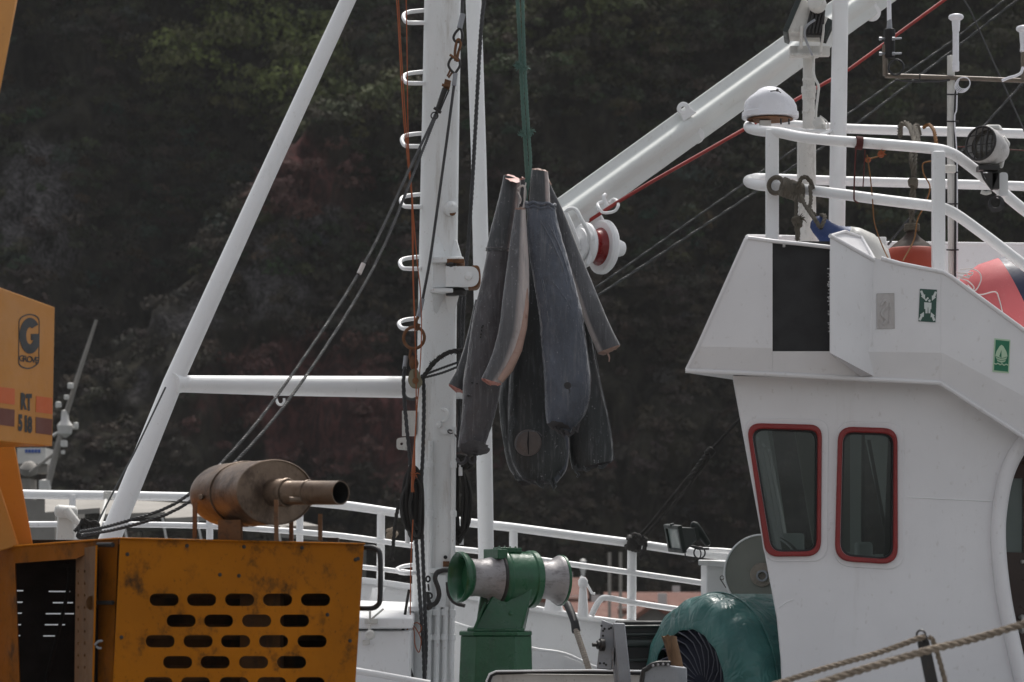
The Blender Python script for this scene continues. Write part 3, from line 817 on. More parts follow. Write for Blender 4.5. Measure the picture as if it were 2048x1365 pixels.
# bracket under the capping and inner coaming
mb = MB(); mb.quadbox([(737, 1213), (757, 1213), (770, 1176), (745, 1176)], 18.6, .08); mb.quadbox([(1228, 1327), (1262, 1327), (1262, 1280), (1252, 1280)], 18.4, .5); bp_(mb, 'bulwark_bracket', W)
mb = MB(); mb.ptube([(905, 1245, 18.1), (1000, 1275, 18.1), (1065, 1297, 18.1), (1130, 1308, 18.1), (1200, 1338, 18.1), (1300, 1360, 18.1)], 3.0, 8, 5)
a = [(905, 1247), (1000, 1277), (1065, 1299), (1128, 1310), (1135, 1420), (905, 1420)]
mb.plate(a, [], 18.1, .04); mb.plate([(1128, 1312), (1200, 1340), (1300, 1362), (1300, 1420), (1135, 1420)], [], 18.12, .03)
bp_(mb, 'coaming', W)

# --- raised hatch / whaleback in front of the mast
mb = MB(); zt = P(780, 1229, 16.9)
f_ = [P(640, 1420, 16.9), P(820, 1420, 16.9), P(820, 1262, 16.9), P(640, 1262, 16.9)]
mb.hexa(f_ + [q + Vector((0, 1.6, 0)) for q in f_])
bp_(mb, 'hatch_coaming', W, bevel=.01)
mb = MB(); f_ = [P(632, 1258, 16.82), P(826, 1258, 16.82), P(826, 1236, 16.82), P(632, 1234, 16.82)]
bk = [P(632, 1222, 18.5), P(836, 1222, 18.5), P(836, 1205, 18.5), P(632, 1198, 18.5)]
mb.hexa(f_ + bk); bp_(mb, 'hatch_lid', W, bevel=.012)
hk = bp_(MB().ptube([(740, 1222, 16.75), (740, 1245, 16.75)], 2.5, 8).ptube([(739, 1242, 16.75), (767, 1218, 16.75)], 2.2, 8).pbox(729, 1238, 755, 1248, 16.78, .05).ptube([(739, 1250, 16.76), (739, 1275, 16.76)], 3, 8).lathe(P(741, 1270, 16.78), (0, -1, 0), [(0, .03), (.05, .03), (.06, .02)], 14).pbox(725, 1281, 739, 1290, 16.86, .03), 'hatch_clamp', M['white_old'], bevel=.004)
mb = MB(); mb.ptube([(700, 1340, 16.2), (760, 1350, 16.2), (860, 1368, 16.2)], 7, 12); mb.pbox(816, 1214, 850, 1222, 17.3, .2); bp_(mb, 'deck_rail', W)

# --- main mast: rounded box section, tapering
def mast_section(xl, xr, y, Y, dep, ch=0.22):
    a, b_ = P(xl, y, Y), P(xr, y, Y); w_ = b_.x - a.x; c = w_ * ch
    z = a.z; x0, x1 = a.x, b_.x
    return [Vector(q) for q in ((x0, Y + c, z), (x0 + c * .45, Y + c * .3, z), (x0 + c, Y, z), (x1 - c * .5, Y, z), (x1 - c * .15, Y + c * .15, z), (x1, Y + c * .5, z), (x1, Y + dep, z), (x0, Y + dep, z))]
mb = MB(); secs = [mast_section(*q, YM, .24) for q in ((850, 922, -260), (848, 921, 0), (843, 917, 250), (838, 914, 470), (835, 912, 650), (830, 910, 900), (824, 908, 1150), (820, 905, 1490))]
vs = [v for s in secs for v in s]; k = 8
mb.add(vs, [tuple(range(k))[::-1], tuple((len(secs) - 1) * k + i for i in range(k))] + [(i * k + j, i * k + (j + 1) % k, (i + 1) * k + (j + 1) % k, (i + 1) * k + j) for i in range(len(secs) - 1) for j in range(k)])
mast = bp_(mb, 'mast', M['white_mast'], bevel=.008)
YF = YM - 0.012
# rungs
for xr, xl, y0, y1 in ((846, 807, 22, 46), (845, 807, 145, 167), (842, 804, 268, 293), (840, 802, 390, 414), (838, 800, 515, 538), (834, 798, 638, 658), (826, 794, 1131, 1147), (823, 796, 1257, 1277), (848, 810, -100, -76)):
    mb = MB()
    pts = [(xr + 3, y0 - 1, YM + .17), (xl + 14, y0 + 2, YM + .15), (xl + 3, y0 + 6, YM + .11), (xl, (y0 + y1) / 2 + 1, YM + .07), (xl + 5, y1 - 2, YM + .03), (xl + 16, y1, YM), (xr + 3, y1, YM + .02)]
    mb.ptube(pts, 4.3, 10, 5)
    mb.build('rung', W, mast)
# gooseneck bracket of the boom
mb = MB()
mb.quadbox([(865, 520, YF - .10), (893, 520, YF + .01), (879, 473, YF + .01), (868, 477, YF - .01)], YF, .015)
mb.quadbox([(900, 521, YF - .02), (926, 521, YF - .10), (914, 480, YF), (908, 480, YF)], YF, .015)
mb.quadbox([(864, 586, YF - .10), (891, 586, YF + .01), (873, 628, YF + .01), (866, 623, YF - .01)], YF, .015)
mb.quadbox([(889, 587, YF + .0), (919, 587, YF - .08), (909, 628, YF), (896, 626, YF + .01)], YF, .015)
mb.pbox(864, 526, 892, 576, YF - .06, .14)
mb.build('gusset', M['white_mast'], mast, bevel=.006)
mb = MB(); mb.pbox(861, 514, 927, 525, YF - .12, .26); mb.pbox(859, 577, 906, 585, YF - .12, .26); mb.build('bracket_plate', M['white_mast'], mast, bevel=.004)
mb = MB(); mb.pbox(894, 518, 928.5, 526.5, YF - .124, .2); mb.build('rust_edge', M['rust'], mast, bevel=.004)
mb = MB(); mb.plate(round_poly([(891, 533), (958, 533), (958, 574), (891, 574)], [2, 20, 20, 2]), [], YF - .12, .2)
mb.lathe(P(937, 553, YF - .12), (0, -1, 0), [(0, .025), (.012, .022), (.016, 0)], 14)
mb.build('boom_fork', M['white_mast'], mast, bevel=.006)
mb = MB(); mb.plate(round_poly([(944, 531), (961, 531), (961, 576), (936, 576)], [2, 20, 20, 2]), [], YF - .105, .17); mb.build('fork_end', M['rust'], mast, bevel=.006)
mb = MB(); mb.lathe(P(912, 584, YF - .03), (0, 0, 1), [(-.03, .01), (-.025, .06), (.0, .07), (.02, .05), (.03, .01)], 16); mb.lathe(P(902, 529, YF - .1), (0, 0, 1), [(-.02, .02), (.0, .035), (.015, .02)], 12); mb.build('grease', M['dark_steel'], mast)
mb = MB(); mb.lathe(P(900, 420, YF + .02), (0.25, -1, .25), [(0, .045), (.04, .043), (.07, .03), (.085, .0)], 18); mb.build('mast_boss', M['white_mast'], mast)
mb = MB(); mb.lathe(P(904, 426, YF - .01), (0.25, -1, 0), [(0, .02), (.02, .02), (.025, 0)], 10); mb.build('rust_stain', M['rust'], mast)
# conduits and clips
for x, y0, y1, r in ((858, 882, 1420, 5.5), (905, 855, 1420, 5.0), (873, 1214, 1420, 6.0), (889, 1214, 1420, 5.5)):
    mb = MB(); mb.ptube([(x + 3, y0, YF - .01), (x + 1, 1100, YF - .01) if y0 < 1100 else (x + .5, 1290, YF - .01), (x - 2, y1, YF - .01)], r, 10)
    for yc in (930, 1028, 1225, 1275):
        if yc > y0: mb.lathe(P(x + (2 if yc < 1100 else 0), yc, YF - .01), (0, 0, 1), [(-.02, r * 1.1 * YM / F), (-.015, r * 1.35 * YM / F), (.015, r * 1.35 * YM / F), (.02, r * 1.1 * YM / F)], 12)
    mb.build('conduit', M['white_mast'], mast)
mb = MB(); mb.ptube([(884, 818, YF - .01), (894, 822, YF - .04), (896, 832, YF - .04), (890, 842, YF - .02), (884, 842, YF)], 3, 8, 5); mb.build('hook', M['white_mast'], mast)
mb = MB(); mb.quadbox([(879, 862), (890, 870), (898, 866), (888, 856)], YF - .02, .02); mb.lathe(P(878, 850, YF), (0, -1, 0), [(0, .02), (.02, .015), (.025, 0)], 10); mb.build('eye_plate', M['white_mast'], mast)
mb = MB(); mb.pbox(804, 822, 832, 872, YM + .02, .05); mb.plate(round_poly([(793, 877), (818, 874), (818, 901), (793, 899)], 6), [circ(803, 888, 3)], YM - .02, .03); mb.build('cleat_plate', M['white_old'], mast, bevel=.004)
mb = MB(); mb.ptube([(815, 1087, YM - .03), (815, 1046, YM - .03), (820, 1035, YM)], 5, 10, 4); mb.ptube([(923, 1090, YM + .1), (921, 1070, YM + .1), (908, 1060, YM + .1)], 4.5, 10, 4); mb.ptube([(821, 925, YM), (822, 965, YM)], 4, 8); mb.ptube([(921, 928, YM), (921, 952, YM)], 4, 8); mb.build('belaying_pin', W, mast)
mb = MB(); mb.lathe(P(891, 1115, YF + .01), (0, -1, 0), [(0, .012), (.02, .012), (.022, 0)], 12); mb.build('bolt', M['black'], mast)
mb = MB(); mb.pbox(886, 1123, 899, 1134, YF - .004, .02); mb.pbox(884, 1172, 897, 1181, YF - .004, .02); mb.build('rust_stain', M['rust'], mast)
mb = MB(); mb.pbox(858, 1137, 905, 1146, YF - .03, .1); mb.pbox(872, 1150, 892, 1215, YF - .02, .04); mb.build('pipe_clamp', M['white_mast'], mast, bevel=.004)

# --- tripod legs, crossbar
mb = MB(); mb.ptube([(940, -260, 18.4), (947, 0, 18.4), (957, 300, 18.4), (962, 520, 18.4), (967, 800, 18.4), (972, 1100, 18.4), (974, 1420, 18.4)], [16, 16, 15.5, 16, 16.5, 16, 16], 18); bp_(mb, 'mast_leg', W)
mb = MB(); mb.ptube([(806, -230, 17.4), (696, 0, 17.2), (530, 360, 16.9), (345, 768, 16.5), (225, 1065, 16.2), (190, 1150, 16.1)], [15, 15.5, 17, 20, 21.5, 22], 20); leg = bp_(mb, 'mast_leg', W)
mb = MB(); mb.ptube([(348, 768, 16.5), (560, 772, 17.0), (935, 776, 17.75)], [17, 20, 23], 20); mb.ptube([(345, 768, 16.46), (372, 768, 16.55)], [21, 16.5], 18); bar = bp_(mb, 'mast_crossbar', W)
mb = MB(); mb.ptube([(549, 790, 16.9), (553, 800, 16.9), (556, 808, 16.88), (563, 810, 16.88), (568, 804, 16.88), (568, 797, 16.88)], 2.8, 8, 4); mb.build('hook', W, bar)

# --- derrick boom: half round tube on a flanged plate
A_, B_ = Vector((1130, 432)), Vector((1860, -94))
ax = (B_ - A_).normalized(); pn = Vector((ax.y, -ax.x))   # pn points up-left in the picture
if pn.y > 0: pn = -pn
prof = [(-40, 0.0), (-22, -.003), (-18, -.010), (-13, -.038), (-5, -.055), (5, -.055), (13, -.038), (18, -.010), (22, -.003), (40, 0.0), (40, .022), (-40, .022)]
mb = MB(); vs = []
L_ = [0, .01, .2, .4, .6, .8, 1.0]
for t_ in L_:
    c = A_.lerp(B_, t_); Y = 16.9 + 1.3 * t_; k_ = 1.0
    for o_, d_ in prof:
        q = c - pn * o_ * k_ * 0.93
        v = P(q.x, q.y, Y); vs.append(v + Vector((0, d_, 0)))
k = len(prof)
mb.add(vs, [tuple(range(k)), tuple((len(L_) - 1) * k + i for i in reversed(range(k)))] + [(i * k + j, i * k + (j + 1) % k, (i + 1) * k + (j + 1) % k, (i + 1) * k + j) for i in range(len(L_) - 1) for j in range(k)])
boom = mb.build('derrick_boom', M['white_boom'], boat, smooth=50, bevel=.004)
def yb(x): return 16.9 + 1.3 * ((x - 1130) / 730)
for x, y, r in ((1367, 217, 13), (1393, 271, 16), (1745, 25, 17)):
    mb = MB(); hx, hy = (0, -1) if y < 240 and x < 1400 else (0, 0)
    mb.plate(circ(x, y, r, r, 24), [circ(x, y, 4.5, 4.8, 14)], yb(x) - .02, .03)
    cc = A_ + ax * ((Vector((x, y)) - A_).dot(ax)); dd = (cc - Vector((x, y))).normalized()
    q = Vector((x, y)) + dd * 22; s_ = ax * r * 0.95
    mb.plate([tuple(Vector((x, y)) - s_ + dd * 6), tuple(Vector((x, y)) + s_ + dd * 6), tuple(q + s_ * 1.3), tuple(q - s_ * 1.3)], [], yb(x) - .019, .02)
    mb.build('lug', W, boom, bevel=.004)
mb = MB(); mb.ptube([(1213, 402, 16.86), (1196, 408, 16.84), (1199, 418, 16.8), (1208, 426, 16.8), (1228, 423, 16.8), (1236, 413, 16.8), (1235, 404, 16.84), (1228, 399, 16.9), (1218, 406, 16.9)], 3.2, 8, 5); mb.ptube([(1214, 412, 16.85), (1207, 395, 16.85), (1211, 390, 16.87)], 4, 8, 3); mb.build('rope_guide', W, boom)
for q in ((1213, 395, 1216, 400), (1170, 420, 1173, 425), (1254, 375, 1261, 378), (1300, 346, 1304, 348)):
    mb = MB(); mb.pbox(*q, yb(q[0]) - .012, .02); mb.build('rust_patch', M['rust'], boom, bevel=.003)
# head block with red sheave
axb = Vector((0.86, 0.5, -0.02)).normalized(); cb = P(1190, 493, 16.85)
kx = 16.85 / F
mb = MB(); mb.lathe(cb - axb * .095, axb, [(0, .09), (.0, .12), (.012, .134), (.03, .134), (.045, .12), (.05, .06)], 36)
mb.lathe(cb - axb * .13, axb, [(0, .05), (0.01, .10), (.03, .10)], 30)
mb.build('block_cheek', W, boom)
mb = MB(); mb.lathe(cb - axb * .05, axb, [(0, .115), (.015, .105), (.042, .095), (.07, .105), (.083, .115)], 36); mb.build('sheave', M['red_sheave'], boom)
mb = MB(); mb.lathe(cb + axb * .030, axb, [(0, .115), (0, .150), (.012, .162), (.035, .162), (.05, .15), (.055, .08)], 40); mb.build('block_cheek', W, boom)
mb = MB(); mb.lathe(cb + axb * .085 + Vector((.0, 0, .0)), axb, [(0, .052), (.085, .05), (.108, .042), (.122, .02), (.124, 0)], 24); mb.build('hub_cap', W, boom)
mb = MB()
mb.ptube([(1130, 425, 16.75), (1140, 418, 16.72), (1152, 420, 16.70), (1163, 440, 16.68), (1172, 456, 16.68), (1180, 475, 16.7), (1183, 500, 16.72), (1176, 530, 16.72)], 4, 8, 5)
mb.ptube([(1196, 420, 16.98), (1200, 432, 17.0), (1213, 456, 17.03), (1222, 476, 17.05), (1224, 500, 17.06), (1218, 522, 17.06), (1204, 540, 17.04)], 4, 8, 5)
mb.ptube([(1130, 425, 16.75), (1142, 450, 16.72), (1160, 500, 16.75)], 5, 8, 5)
mb.quadbox([(1142, 424), (1200, 424), (1206, 455), (1160, 452)], 17.0, .02)
mb.build('block_strap', W, boom)

# --- bow rails (far side)
Yr = 19.05
rails = [
    [(-80, 985, 18.4), (60, 989, 18.6), (200, 991, 18.8), (370, 994, 18.95), (540, 999, Yr), (680, 1010, Yr), (800, 1027, Yr), (940, 1046, Yr), (1030, 1056, Yr), (1150, 1072, Yr), (1265, 1087, Yr), (1380, 1104, Yr), (1500, 1118, Yr), (1700, 1135, Yr)],
    [(-80, 1049, 18.4), (70, 1049, 18.6), (220, 1049, 18.8), (400, 1052, 18.95), (540, 1060, Yr), (690, 1073, Yr), (830, 1092, Yr), (950, 1102, Yr), (1130, 1127, Yr), (1265, 1146, Yr), (1418, 1168, Yr)],
    [(560, 1117, Yr), (720, 1134, Yr), (830, 1147, Yr), (950, 1165, Yr)],
]
for pts, r in zip(rails, (9.0, 6.0, 5.0)):
    mb = MB(); mb.ptube(pts, r, 12, 4); bp_(mb, 'bow_rail', W)
mb = MB(); mb.ptube([(1183, 1232, 18.95), (1190, 1216, 18.95), (1200, 1201, 18.95), (1213, 1196, 18.95), (1265, 1205, Yr), (1350, 1218, Yr), (1420, 1226, Yr)], 6, 12, 5); bp_(mb, 'bow_rail', W)
for x, y0, y1, Y, r in ((145, 990, 1140, 18.7, 6.5), (762, 1024, 1165, Yr, 8), (1027, 1056, 1205, Yr, 8.5), (1264, 1088, 1246, Yr, 9.3), (420, 996, 1140, 18.95, 7), (600, 1005, 1150, Yr, 7)):
    mb = MB(); mb.ptube([(x, y0, Y), (x - 1, y1, Y + .05)], r, 12); bp_(mb, 'rail_stanchion', W)
mb = MB(); mb.ptube([(1404, 1100, 18.8), (1436, 1101, 18.8), (1500, 1106, 18.8)], 5.5, 10); mb.pbox(1405, 1096, 1420, 1104, 18.75, .1); bp_(mb, 'rail_pipe', W)
mb = MB(); mb.pbox(1412, 1130, 1475, 1260, 18.3, .5); bp_(mb, 'vent_trunk', W, bevel=.01)
mb = MB(); mb.hexa([P(1397, 1131, 18.2), P(1418, 1131, 18.2), P(1420, 1121, 18.2), P(1397, 1121, 18.2), P(1397, 1127, 18.9), P(1418, 1127, 18.9), P(1420, 1120, 18.9), P(1397, 1120, 18.9)]); mb.hexa([P(1418, 1132, 18.2), P(1470, 1138, 18.2), P(1470, 1124, 18.2), P(1418, 1121, 18.2), P(1418, 1127, 18.9), P(1470, 1132, 18.9), P(1470, 1121, 18.9), P(1418, 1120, 18.9)]); bp_(mb, 'vent_cap', W, bevel=.006)
for x, lab in ((1166, 1), (1205, 0)):
    if lab:
        mb = MB(); c = P(x, 1234, 18.7); kk = 18.7 / F
        mb.lathe(c, (0, 0, 1), [(0, 14 * kk), (.02, 11 * kk), (56 * kk, 7.5 * kk), (58 * kk, 6.5 * kk), (60 * kk, 8 * kk), (66 * kk, 10 * kk), (73 * kk, 9.5 * kk), (79 * kk, 5 * kk), (80 * kk, 0)], 20); bp_(mb, 'bollard', W)
mb = MB(); mb.lathe(P(1107, 1222, 18.7), (0, 0, 1), [(0, .07), (.02, .06), (.10, .045), (.12, .06), (.15, .07), (.17, .04), (.175, 0)], 18); bp_(mb, 'bollard', W)
mb = MB(); mb.ptube([(1161, 1153, 18.8), (1170, 1162, 18.8), (1184, 1187, 18.8), (1190, 1188, 18.8)], 2.6, 8); bp_(mb, 'bollard_pin', W)
# fairlead post at the bow
mb = MB(); Yb = 15.9; mb.quadbox([(108, 1130), (148, 1130), (148, 1030), (115, 1024)], Yb, .16)
mb.lathe(P(133, 1024, Yb - .02), (1, .35, -.1), [(-.065, .02), (-.06, .035), (.05, .038), (.06, .02)], 18)
mb.ptube([(130, 1018, Yb - .04), (150, 1040, Yb - .06), (172, 1062, Yb - .08)], [10, 7, 5], 12)
bp_(mb, 'fairlead_post', M['white_old'], bevel=.012)
mb = MB(); mb.ptube([(213, 985, 18.5), (212, 1000, 18.5), (206, 1030, 18.0), (198, 1056, 17.2)], 4, 8, 4); mb.pbox(207, 983, 222, 1000, 18.5, .1); bp_(mb, 'rail_lashing', M['white_old'])

# ================================================================== wheelhouse
YW = 16.0
YAW = 0.13      # the boat lies slightly askew to the quay
wall_o = [(1466, 748), (1560, 748), (1880, 762), (2060, 878)]
door_edge = [(2048, 872), (2022, 905), (2003, 945), (1992, 990), (1985, 1050), (1987, 1120), (1997, 1200), (2011, 1270), (2032, 1365), (2046, 1450)]
wall = [(1466, 752), (1700, 757), (1880, 765), (1960, 818), (2046, 874)] + [(p[0] + 8, p[1]) for p in door_edge[1:]] + [(2050, 1500), (1566, 1500), (1565, 1380), (1563, 1320), (1555, 1236)]
w1o = [(1493, 846), (1644, 850), (1642, 1113), (1532, 1114)]
w2o = [(1680, 853), (1789, 858), (1797, 890), (1791, 1122), (1672, 1122), (1675, 880)]
w2o = [(1677, 853), (1795, 857), (1796, 1130), (1670, 1122)]
h1 = round_poly([(1502, 857), (1636, 861), (1634, 1103), (1543, 1104)], [26, 18, 24, 22])
h2 = round_poly([(1686, 864), (1788, 868), (1787, 1120), (1680, 1112)], [24, 22, 28, 28])
mb = MB(); mb.plate(wall, [h1, h2], YW, .06)
wh = mb.build('wheelhouse', M['white_wall'], boat)
# front wall, far wall, roof, floor (interior seen through the panes)
mb = MB()
fw = [(1466, 752), (1555, 1236), (1565, 1380)]
def fwx(y): return 1466 + (y - 752) * (1555 - 1466) / (1236 - 752)
def slab(y0, y1, Y0, Y1, t_=16):
    p = [P(fwx(y0), y0, YW), P(fwx(y1), y1, YW)]
    a0, a1 = [Vector((q.x + YAW * (Y0 - YW), Y0, q.z)) for q in p]; b0, b1 = [Vector((q.x + YAW * (Y1 - YW), Y1, q.z)) for q in p]
    e = Vector((.05, 0, 0)); mb.hexa([a1, b1, b0, a0, a1 + e, b1 + e, b0 + e, a0 + e])
slab(752, 862, YW + .06, 18.8); slab(1105, 1500, YW + .06, 18.8)
for y0_, y1_ in ((YW + .06, 16.45), (17.15, 17.35), (18.0, 18.2), (18.65, 18.8)): slab(862, 1105, y0_, y1_)
mb.build('front_wall', M['white_wall'], wh)
mb = MB()
kf = 18.8 / YW
def far(px, py):  # point of the far wall that stands square opposite a near-wall pixel
    q = P(px, py, YW); return Vector((q.x + YAW * 2.8, 18.8, q.z))
farw = [(1466, 752), (2300, 752), (2300, 1500), (1565, 1500), (1555, 1236)]
fh1 = round_poly([(1500, 775), (1562, 775), (1624, 1108), (1549, 1112)], 8)
fh2 = round_poly([(1716, 828), (1726, 828), (1784, 1100), (1716, 1104)], 6)
mb.plate(farw, [fh1, fh2], tv=(0, .05, 0), mapf=far)
zr = P(1500, 752, YW).z; z1 = P(1500, 1400, YW).z
mb.build('far_wall', M['inside'], wh)
mb = MB(); xa = P(1466, 752, YW).x; xb = P(2300, 752, YW).x
mb.hexa([(xa + .01, YW + .061, zr - .06), (xb, YW + .061, zr - .06), (xb, YW + .061, zr), (xa + .01, YW + .061, zr), (xa + .36, 18.8, zr - .06), (xb, 18.8, zr - .06), (xb, 18.8, zr), (xa + .36, 18.8, zr)])
mb.build('ceiling', M['inside'], wh)
mb = MB(); xa2 = P(1560, 1200, YW).x
mb.box(((xa2 + xb) / 2 + .2, 17.4, z1), (xb - xa2 - .3, 2.6, .05)); mb.build('floor', M['inside'], wh)
mb = MB(); mb.box((P(1700, 0, YW).x, 17.6, P(0, 1130, YW).z - .22), (.55, 1.6, .44)); mb.box((P(1780, 0, YW).x, 17.2, P(0, 1108, YW).z), (.10, .12, .16)); mb.box((P(1640, 0, YW).x, 18.2, P(0, 1095, YW).z), (.25, .3, .22)); mb.build('console', M['inside'], wh, bevel=.02)
mb = MB(); mb.quadbox([(1629, 1104), (1700, 1104), (1700, 862), (1590, 862)], 18.6, .04); mb.build('added_dark_panel', M['reel'], wh)  # panel added to darken the far wall seen through the left pane
mb = MB(); mb.quadbox([(1721, 1500), (1726, 1500), (1730, 845), (1725, 845)], 18.2, .05); mb.quadbox([(1781, 1130), (1787, 1130), (1741, 880), (1735, 880)], 18.2, .04); mb.quadbox([(1768, 1115), (1800, 1115), (1800, 860), (1778, 860)], 18.0, .03); mb.build('interior_frame', M['lamp_dark'], wh)
mb = MB(); mb.quadbox([(1500, 1500), (1650, 1500), (1640, 840), (1500, 840)], 18.3, .02)
for o, h_, x0 in ((w1o, h1, 0), (w2o, h2, 1)):
    ro = round_poly(o, [30, 24, 30, 26] if x0 == 0 else [30, 28, 34, 34])
    fb_ = MB(); fb_.plate(ro, [h_], YW - .035, .036)
    win = fb_.build('window_frame', M['red'], wh, bevel=.008)
    g_ = MB(); g_.plate([(p[0] + (1.5 if p[0] < sum(q[0] for q in h_) / len(h_) else -1.5) * -1, p[1]) for p in h_], [], YW + .03, .006); g_.build('window_pane', M['glass'], wh)
    # rubber lip inside the frame
    cxm = sum(q[0] for q in h_) / len(h_); cym = sum(q[1] for q in h_) / len(h_)
    inn = [(cxm + (q[0] - cxm) * .93, cym + (q[1] - cym) * .97) for q in h_]
    rb = MB(); rb.plate(h_, [inn], YW + .0, .028); rb.build('window_seal', M['rubber'], wh)
    # wiper-thin raised doubler plate round the window
    big = [(cxm + (q[0] - cxm) * 1.13 + 5, cym + (q[1] - cym) * 1.08) for q in ro]
    db = MB(); db.plate(big, [[(cxm + (q[0] - cxm) * .99, cym + (q[1] - cym) * .99) for q in ro]], YW - .008, .008); db.build('window_surround', M['white_wall'], wh, bevel=.006)
    # frame bolts
    bt = MB()
    n_ = len(ro); per = resample([Vector((q[0], q[1], 0)) for q in ro] + [Vector((ro[0][0], ro[0][1], 0))], 27)[:-1]
    for q in per:
        qq = Vector((cxm + (q.x - cxm) * .955, cym + (q.y - cym) * .98))
        bt.lathe(P(qq.x, qq.y, YW - .035), (0, -1, 0), [(0, .0055), (.004, .0055), (.006, .003)], 8)
    bt.build('frame_bolt', M['red'], wh)
# weld seams
mb = MB(); mb.ptube([(1815, 995, YW - .001), (1900, 999, YW - .001), (1985, 1003, YW - .001)], 1.2, 6); mb.ptube([(1557, 1216, YW), (1572, 1205, YW), (1586, 1200, YW)], 1.6, 6); mb.build('weld_seam', W, wh)
# door opening: rounded coaming, wooden door with pane
mb = MB(); pts = [P(x + 12, y, YW - .02) for x, y in ((2075, 845),) + tuple(door_edge) + ((2060, 1540),)]
mb.tube(catmull(pts, 5), 0.042, 14); mb.build('door_coaming', M['white_wall'], wh)
mb = MB(); mb.plate([(1970, 860), (2400, 860), (2400, 1500), (1970, 1500)], [[(2003, 957), (2046, 957), (2046, 1106), (1999, 1104)], [(2075, 957), (2180, 957), (2180, 1106), (2075, 1106)]], 16.42, .05)
mb.pbox(2002, 1155, 2400, 1160, 16.41, .01)
door = mb.build('door', M['door_wood'], wh)
mb = MB(); mb.pbox(1996, 950, 2050, 1110, 16.44, .008); mb.pbox(2070, 950, 2190, 1110, 16.44, .008); mb.build('door_pane', M['lampglass'], wh)
mb = MB(); mb.lathe(P(2044, 1124, 16.42), (0, -1, 0), [(0, .012), (.02, .012), (.03, .008)], 10); mb.ptube([(2040, 1235, 16.42), (2046, 1235, 16.36), (2046, 1262, 16.36), (2040, 1262, 16.42)], 4, 8, 4); mb.build('door_handle', M['white_old'], wh)
mb = MB(); mb.plate([(2180, 880), (2400, 1020), (2400, 1500), (2180, 1500)], [], YW, .06); mb.build('aft_wall', M['white_wall'], wh)

# ================================================================== flybridge bulwark above the wheelhouse
YU, YL = 15.78, 15.83
fly = None
mb = MB()
# upper plate (with the side-light recess cut out), knuckled lower band
up = [(1490, 477), (1545, 483), (1545, 697), (1397, 693)]
mb.plate(up, [], YU, .05)
mb.plate([(1660, 703), (1885, 706), (2060, 800), (2420, 1010), (2420, 900), (2048, 664), (1890, 547), (1775, 522), (1745, 516), (1660, 502)], [], YU, .05)
k0 = [(1397, 693), (1545, 697), (1545, 703), (1660, 703), (1885, 706), (2060, 800), (2420, 1010)]
k1 = [(1371, 741), (1545, 748), (1545, 749), (1660, 754), (1880, 764), (2050, 874), (2420, 1110)]
for i in range(len(k0) - 1):
    a, b_, c, d_ = P(*k1[i], YL), P(*k1[i + 1], YL), P(*k0[i + 1], YU), P(*k0[i], YU)
    e = Vector((0, .05, 0)); mb.hexa([a, b_, c, d_, a + e, b_ + e, c + e, d_ + e])
fly = mb.build('flybridge_bulwark', M['white_wall'], boat)
mb = MB(); mb.ptube([(1496, 476, YU), (1548, 483, YU), (1600, 488, YU), (1662, 495, YU)], 4.2, 10, 0); mb.ptube([(1762, 517, YU), (1800, 528, YU), (1886, 545, YU), (1905, 556, YU), (2052, 664, YU), (2420, 905, YU)], 4.5, 10); mb.ptube([(1374, 739, YL), (1396, 694, YU), (1492, 478, YU)], 4, 10); mb.build('top_bead', M['white_wall'], fly)
mb = MB(); mb.ptube([(1371, 742, YL - .01), (1545, 749, YL - .01), (1700, 757, YL - .01), (1880, 766, YL - .01), (2050, 876, YL - .01), (2420, 1112, YL - .01)], 4.5, 8); mb.build('bottom_lip', M['white_wall'], fly)
# black painted side-light board, with its bevel wing
mb = MB(); mb.pbox(1543.5, 483, 1660, 702.5, YU + .02, .03); mb.build('side_light_board', M['black'], fly)
mb = MB(); rnd = random.Random(12)
for k in range(34):
    y = rnd.choice((rnd.uniform(535, 600), rnd.uniform(600, 680))); l = rnd.uniform(1, 5)
    mb.pbox(1659.5 - l, y, 1660, y + rnd.uniform(.6, 2.2), YU + .018, .002)
for x, y in ((1566, 486), (1569, 486)): mb.quadbox([(x, y + 9), (x + 1, y + 9), (x + 2.5, y), (x - 1, y)], YU + .018, .002)
mb.build('paint_overspill', M['white_wall'], fly)
mb = MB(); mb.ptube([(1882, 548, YU), (1881, 705, YU)], .9, 6); mb.ptube([(1881, 705, YU), (1880, 763, YL)], .9, 6); mb.ptube([(1747, 520, YU), (1746, 690, YU)], .9, 6); mb.build('weld_seam', M['white_wall'], fly)
mb = MB()
Yn = 15.5
A0, A1 = P(1660, 472, Yn), P(1660, 706, Yn)
B0, B1 = P(1748, 521, YU - .002), P(1746, 752, YL - .012)
C1 = P(1660, 708, YU); C0 = P(1660, 497, YU); D1 = P(1722, 754, YL - .012)
e = Vector((.012, .02, 0))
mb.add([A0, A1, B1, B0, A0 + e, A1 + e, B1 + e, B0 + e], [(0, 1, 2, 3), (7, 6, 5, 4), (0, 4, 5, 1), (3, 2, 6, 7), (0, 3, 7, 4)])
mb.add([A1, C1, D1, B1], [(0, 1, 2, 3)]); mb.add([A0, A1, C1, C0], [(0, 1, 2, 3)]); mb.build('wing_plate', M['white_wall'], fly)
mb = MB(); mb.tube([A0, B0], .012, 8); mb.tube([P(1660, 472, Yn), P(1690, 463, 15.75), P(1722, 475, 15.95)], .008, 8); mb.tube([P(1722, 475, 15.95), P(1748, 519, YU)], .012, 8); mb.build('wing_bead', M['white_wall'], fly)
